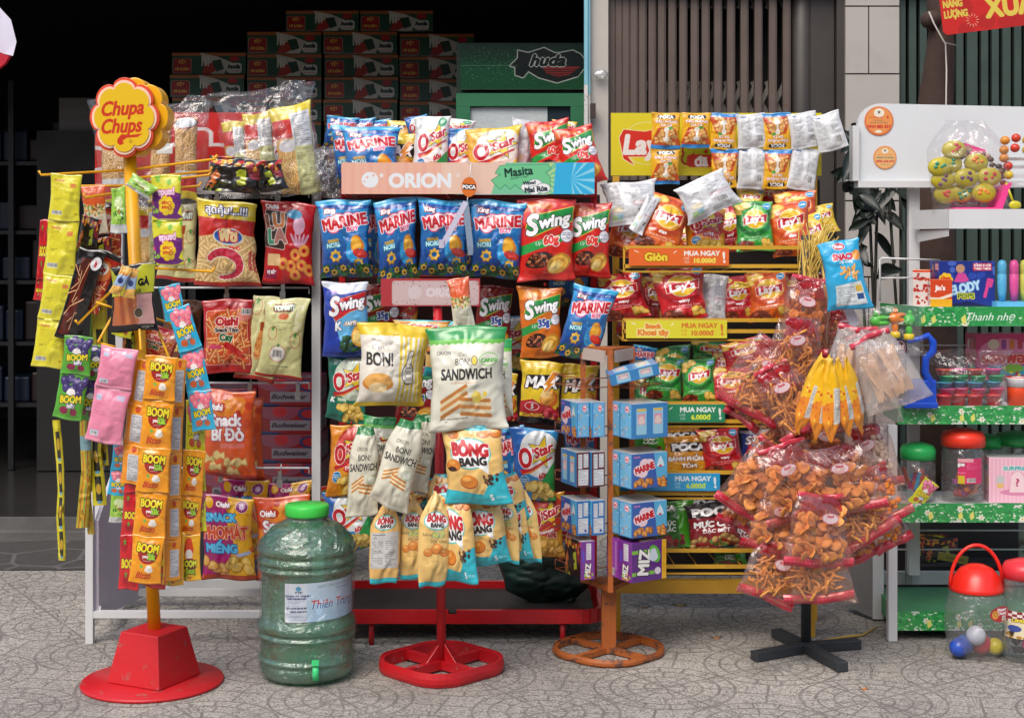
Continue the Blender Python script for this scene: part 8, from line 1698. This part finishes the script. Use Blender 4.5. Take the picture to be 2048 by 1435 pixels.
for x, y, cc, r0 in ((1914, 1290, '2c50b0', .029), (1930, 1306, '3858a8', .030), (1966, 1310, 'c8283c', .031), (1992, 1296, 'd8c41c', .026), (1950, 1268, 'c0c4d0', .030)):
    q = P(x, y, c.y - .01); t = MB(); t.ball(Vector((q.x, c.y + random.Random(x).uniform(-.03, .01), max(r0 + .006, q.z))), r0, n=18, m=12); t.build('ball', mat('toyball_' + cc, cc, .25, var=.5, scale=30), gj)
V = []; fs = []; uv = []; n = 14; m_ = 8; zc, hh, aw = .15, .024, R(28); a_c = R(-58)
for i in range(n):
    t_ = 2 * math.pi * i / n; aa = a_c + aw * .92 * math.cos(t_); z_ = zc + hh * math.sin(t_); rr = r_ * .972; V.append(c + Vector((rr * math.cos(aa), rr * math.sin(aa), z_))); uv.append((.5 + .5 * math.cos(t_), .5 + .5 * math.sin(t_)))
V.append(c + Vector((r_ * .985 * math.cos(a_c), r_ * .985 * math.sin(a_c), zc))); fs = [(i, (i + 1) % n, n) for i in range(n)]; uvs = []
for i in range(n): uvs += [uv[i], uv[(i + 1) % n], (.5, .5)]
mesh_obj('label', [v + (v - c - Vector((0, 0, v.z))).normalized() * .003 for v in V], fs, print_mat('label_humty', .35, 0), gj, True, uvs)
jar('toy_jar', 2050, 1130, 1330, 86, GP(2050, 1318).y, 'd83440', 'clear jar with a coral lid cut off by the right edge', 34, (('e03c8c', 'ball', 4), ('303034', 'bar', 10)), ('label_check', -170, -60), (.3, .62), z=.001)

# ---------------- trunk, banner, plant, odds and ends
tr = thing('tree', 'bare dark brown trunk standing behind the white rack', 'tree', (P(1878, 0, 5.6).x, 5.6, 0)); t = MB()
pts = [P(x, y, 5.6) for x, y in ((1868, 1150), (1872, 700), (1870, 215), (1880, 120), (1882, 60), (1878, -20), (1872, -200))]; pts[0].z = 0
t.tube(pts, [.085, .078, .066, .055, .045, .047, .05], 18); t.ball(P(1862, 40, 5.57), .04, .04, .035, 12, 8); t.build('trunk', mat('bark', '3e2c24', .9, var=.5, scale=14, bump=1, bscale=30), tr)
cd = MB(); cd.tube([P(1858, 24, 5.52), P(1868, 48, 5.5), P(1886, 80, 5.46), P(1891, 88, 5.45), P(1893, 140, 5.4), P(1892, 215, 5.2)], .003, 6); cd.tube([P(1891, 86, 5.46), P(1912, 91, 5.52)], .0025, 6); o = cd.build('cord', mat('cord_grey', 'b0a8a0', .7)); tag(o, 'pale cord tied from the trunk down to the white rack', 'cord')
nb = thing('banner_sign', 'tilted red banner with yellow lettering at the top right corner', 'banner', P(1990, 60, 5.35)); a = P(1880, 72, 5.35); W2 = .375; H2 = W2 * .52
panel_uv('banner_sheet', 'sign_newyear', a.x, a.z, a.x + W2, a.z + H2, 5.35, nb, .003, .45, rot=Euler((0, R(-7), 0)).to_matrix(), edge='cc1c14', outline=[(a.x + .012, a.z), (a.x + W2, a.z), (a.x + W2, a.z + H2), (a.x, a.z + H2), (a.x, a.z + .012)])
for o_ in nb.children: o_.location.z += .024
pl = thing('potted_plant', 'dark broad leaved plant between the tiled wall and the white rack', 'plant', (P(1745, 0, 5.75).x, 5.75, 0)); rd = random.Random(4); st_ = MB(); lf = MB()
def leaf(p, d, L_, w, droop):
    d = Vector(d).normalized(); sd_ = d.cross(Vector((0, -1, .3))).normalized(); V = []; n = 7
    for i in range(n + 1):
        u = i / n; wv = w * math.sin(math.pi * min(1, u * 1.02)) ** .7 * (1 - .25 * u); q = p + d * L_ * u + Vector((0, 0, -droop * u * u)); V += [q - sd_ * wv + Vector((0, -.01, .0)), q, q + sd_ * wv + Vector((0, -.01, .0))]
    lf.add(V, [(3 * i + a, 3 * i + 3 + a, 3 * i + 4 + a, 3 * i + 1 + a) for i in range(n) for a in (0, 1)], True)
for k in range(5):
    x = P(1742 + rd.uniform(-40, 60), 0, 5.75).x; top_ = P(1712 + k * 22, rd.uniform(280, 420), 5.75); st_.tube([(x, 5.75, .2), ((x + top_.x) / 2 + .03, 5.76, .8), top_], .006, 6)
for i in range(46):
    x = rd.gauss(1722, 24); y = rd.uniform(265, 560) if i % 3 else rd.uniform(270, 420); leaf(P(x, y, 5.7 + rd.uniform(-.05, .1)), (rd.uniform(-1, 1), rd.uniform(-.5, .2), rd.uniform(-.6, .7)), rd.uniform(.07, .13), rd.uniform(.018, .032), rd.uniform(.01, .06))
for x, y, dx, dz, L_, w in ((1716, 262, .1, .5, .05, .04), (1800, 366, -.8, -.7, .2, .022), (1762, 380, -.9, -.9, .17, .03), (1772, 372, .0, -1, .09, .012), (1780, 368, 1, -.3, .15, .045), (1800, 380, .7, -.8, .14, .04), (1740, 430, -.5, -1, .12, .02), (1720, 300, .8, -.2, .13, .04), (1700, 300, .9, -.8, .13, .04), (1730, 350, -.3, -1, .14, .035)): leaf(P(x, y, 5.68), (dx, -.1, dz), L_, w, .02)
gn = mat('leaf_dark', '141f17', .4, var=.35, scale=12); lf.build('foliage', gn, pl); st_.build('stem', mat('stem_dark', '2a2a20', .7), pl); t = MB(); t.lathe([(0, .0), (.09, .0), (.12, .2), (.125, .205), (.11, .2), (0, .18)], (P(1745, 0, 5.75).x, 5.75, 0), 24); t.build('pot', mat('pot_brown', '5c3c2c', .7), pl)
t = MB(); q = P(1201, 149, WD - .05); t.ball(q, .032, .02, .021, 18, 10); o = t.build('glass_ornament', film_mat('ornament', haze=.25, gloss=.4, rough=.05)); tag(o, 'small clear oval lens fixed to the grey pillar', 'ornament')
# scraps on the paving
rd = random.Random(9)
for i, (x, y, s_, cc, l) in enumerate(((1432, 1275, .02, '8c5c34', 'dry curled brown leaf on the paving right of the rusty base'), (1728, 1378, .012, 'a86c34', 'tiny orange leaf scrap below the cross shaped base'), (1360, 1210, .025, '8c7434', 'yellowed leaf under the yellow rack'), (1288, 1215, .018, '7c5c34', 'brown leaf behind the rusty stand base'))):
    p = GP(x, y); t = MB(); V = [p + Vector((s_ * math.cos(a) * (1 + .3 * math.sin(3 * a)), s_ * .6 * math.sin(a), .004 + .005 * math.cos(2 * a))) for a in [k * .63 for k in range(10)]]; t.add(V + [v + Vector((0, 0, -.001)) for v in V], [tuple(range(10)), tuple(range(10, 20))[::-1]]); o = t.build('dry_leaf', mat('leaf_' + cc, cc, .7)); tag(o, l, 'leaf')
t = MB(); pts = [GP(x, y) + Vector((0, 0, .004 + .006 * (i % 2))) for i, (x, y) in enumerate(((1640, 1284), (1680, 1280), (1724, 1272), (1752, 1260)))]; t.tube(pts, .0035, 5); t.tube([p + Vector((.01, .012, 0)) for p in pts[1:]], .002, 5); o = t.build('straw', mat('raffia', 'c8a850', .6)); tag(o, 'bent yellow straw lying on the paving beside the black cross base', 'straw')
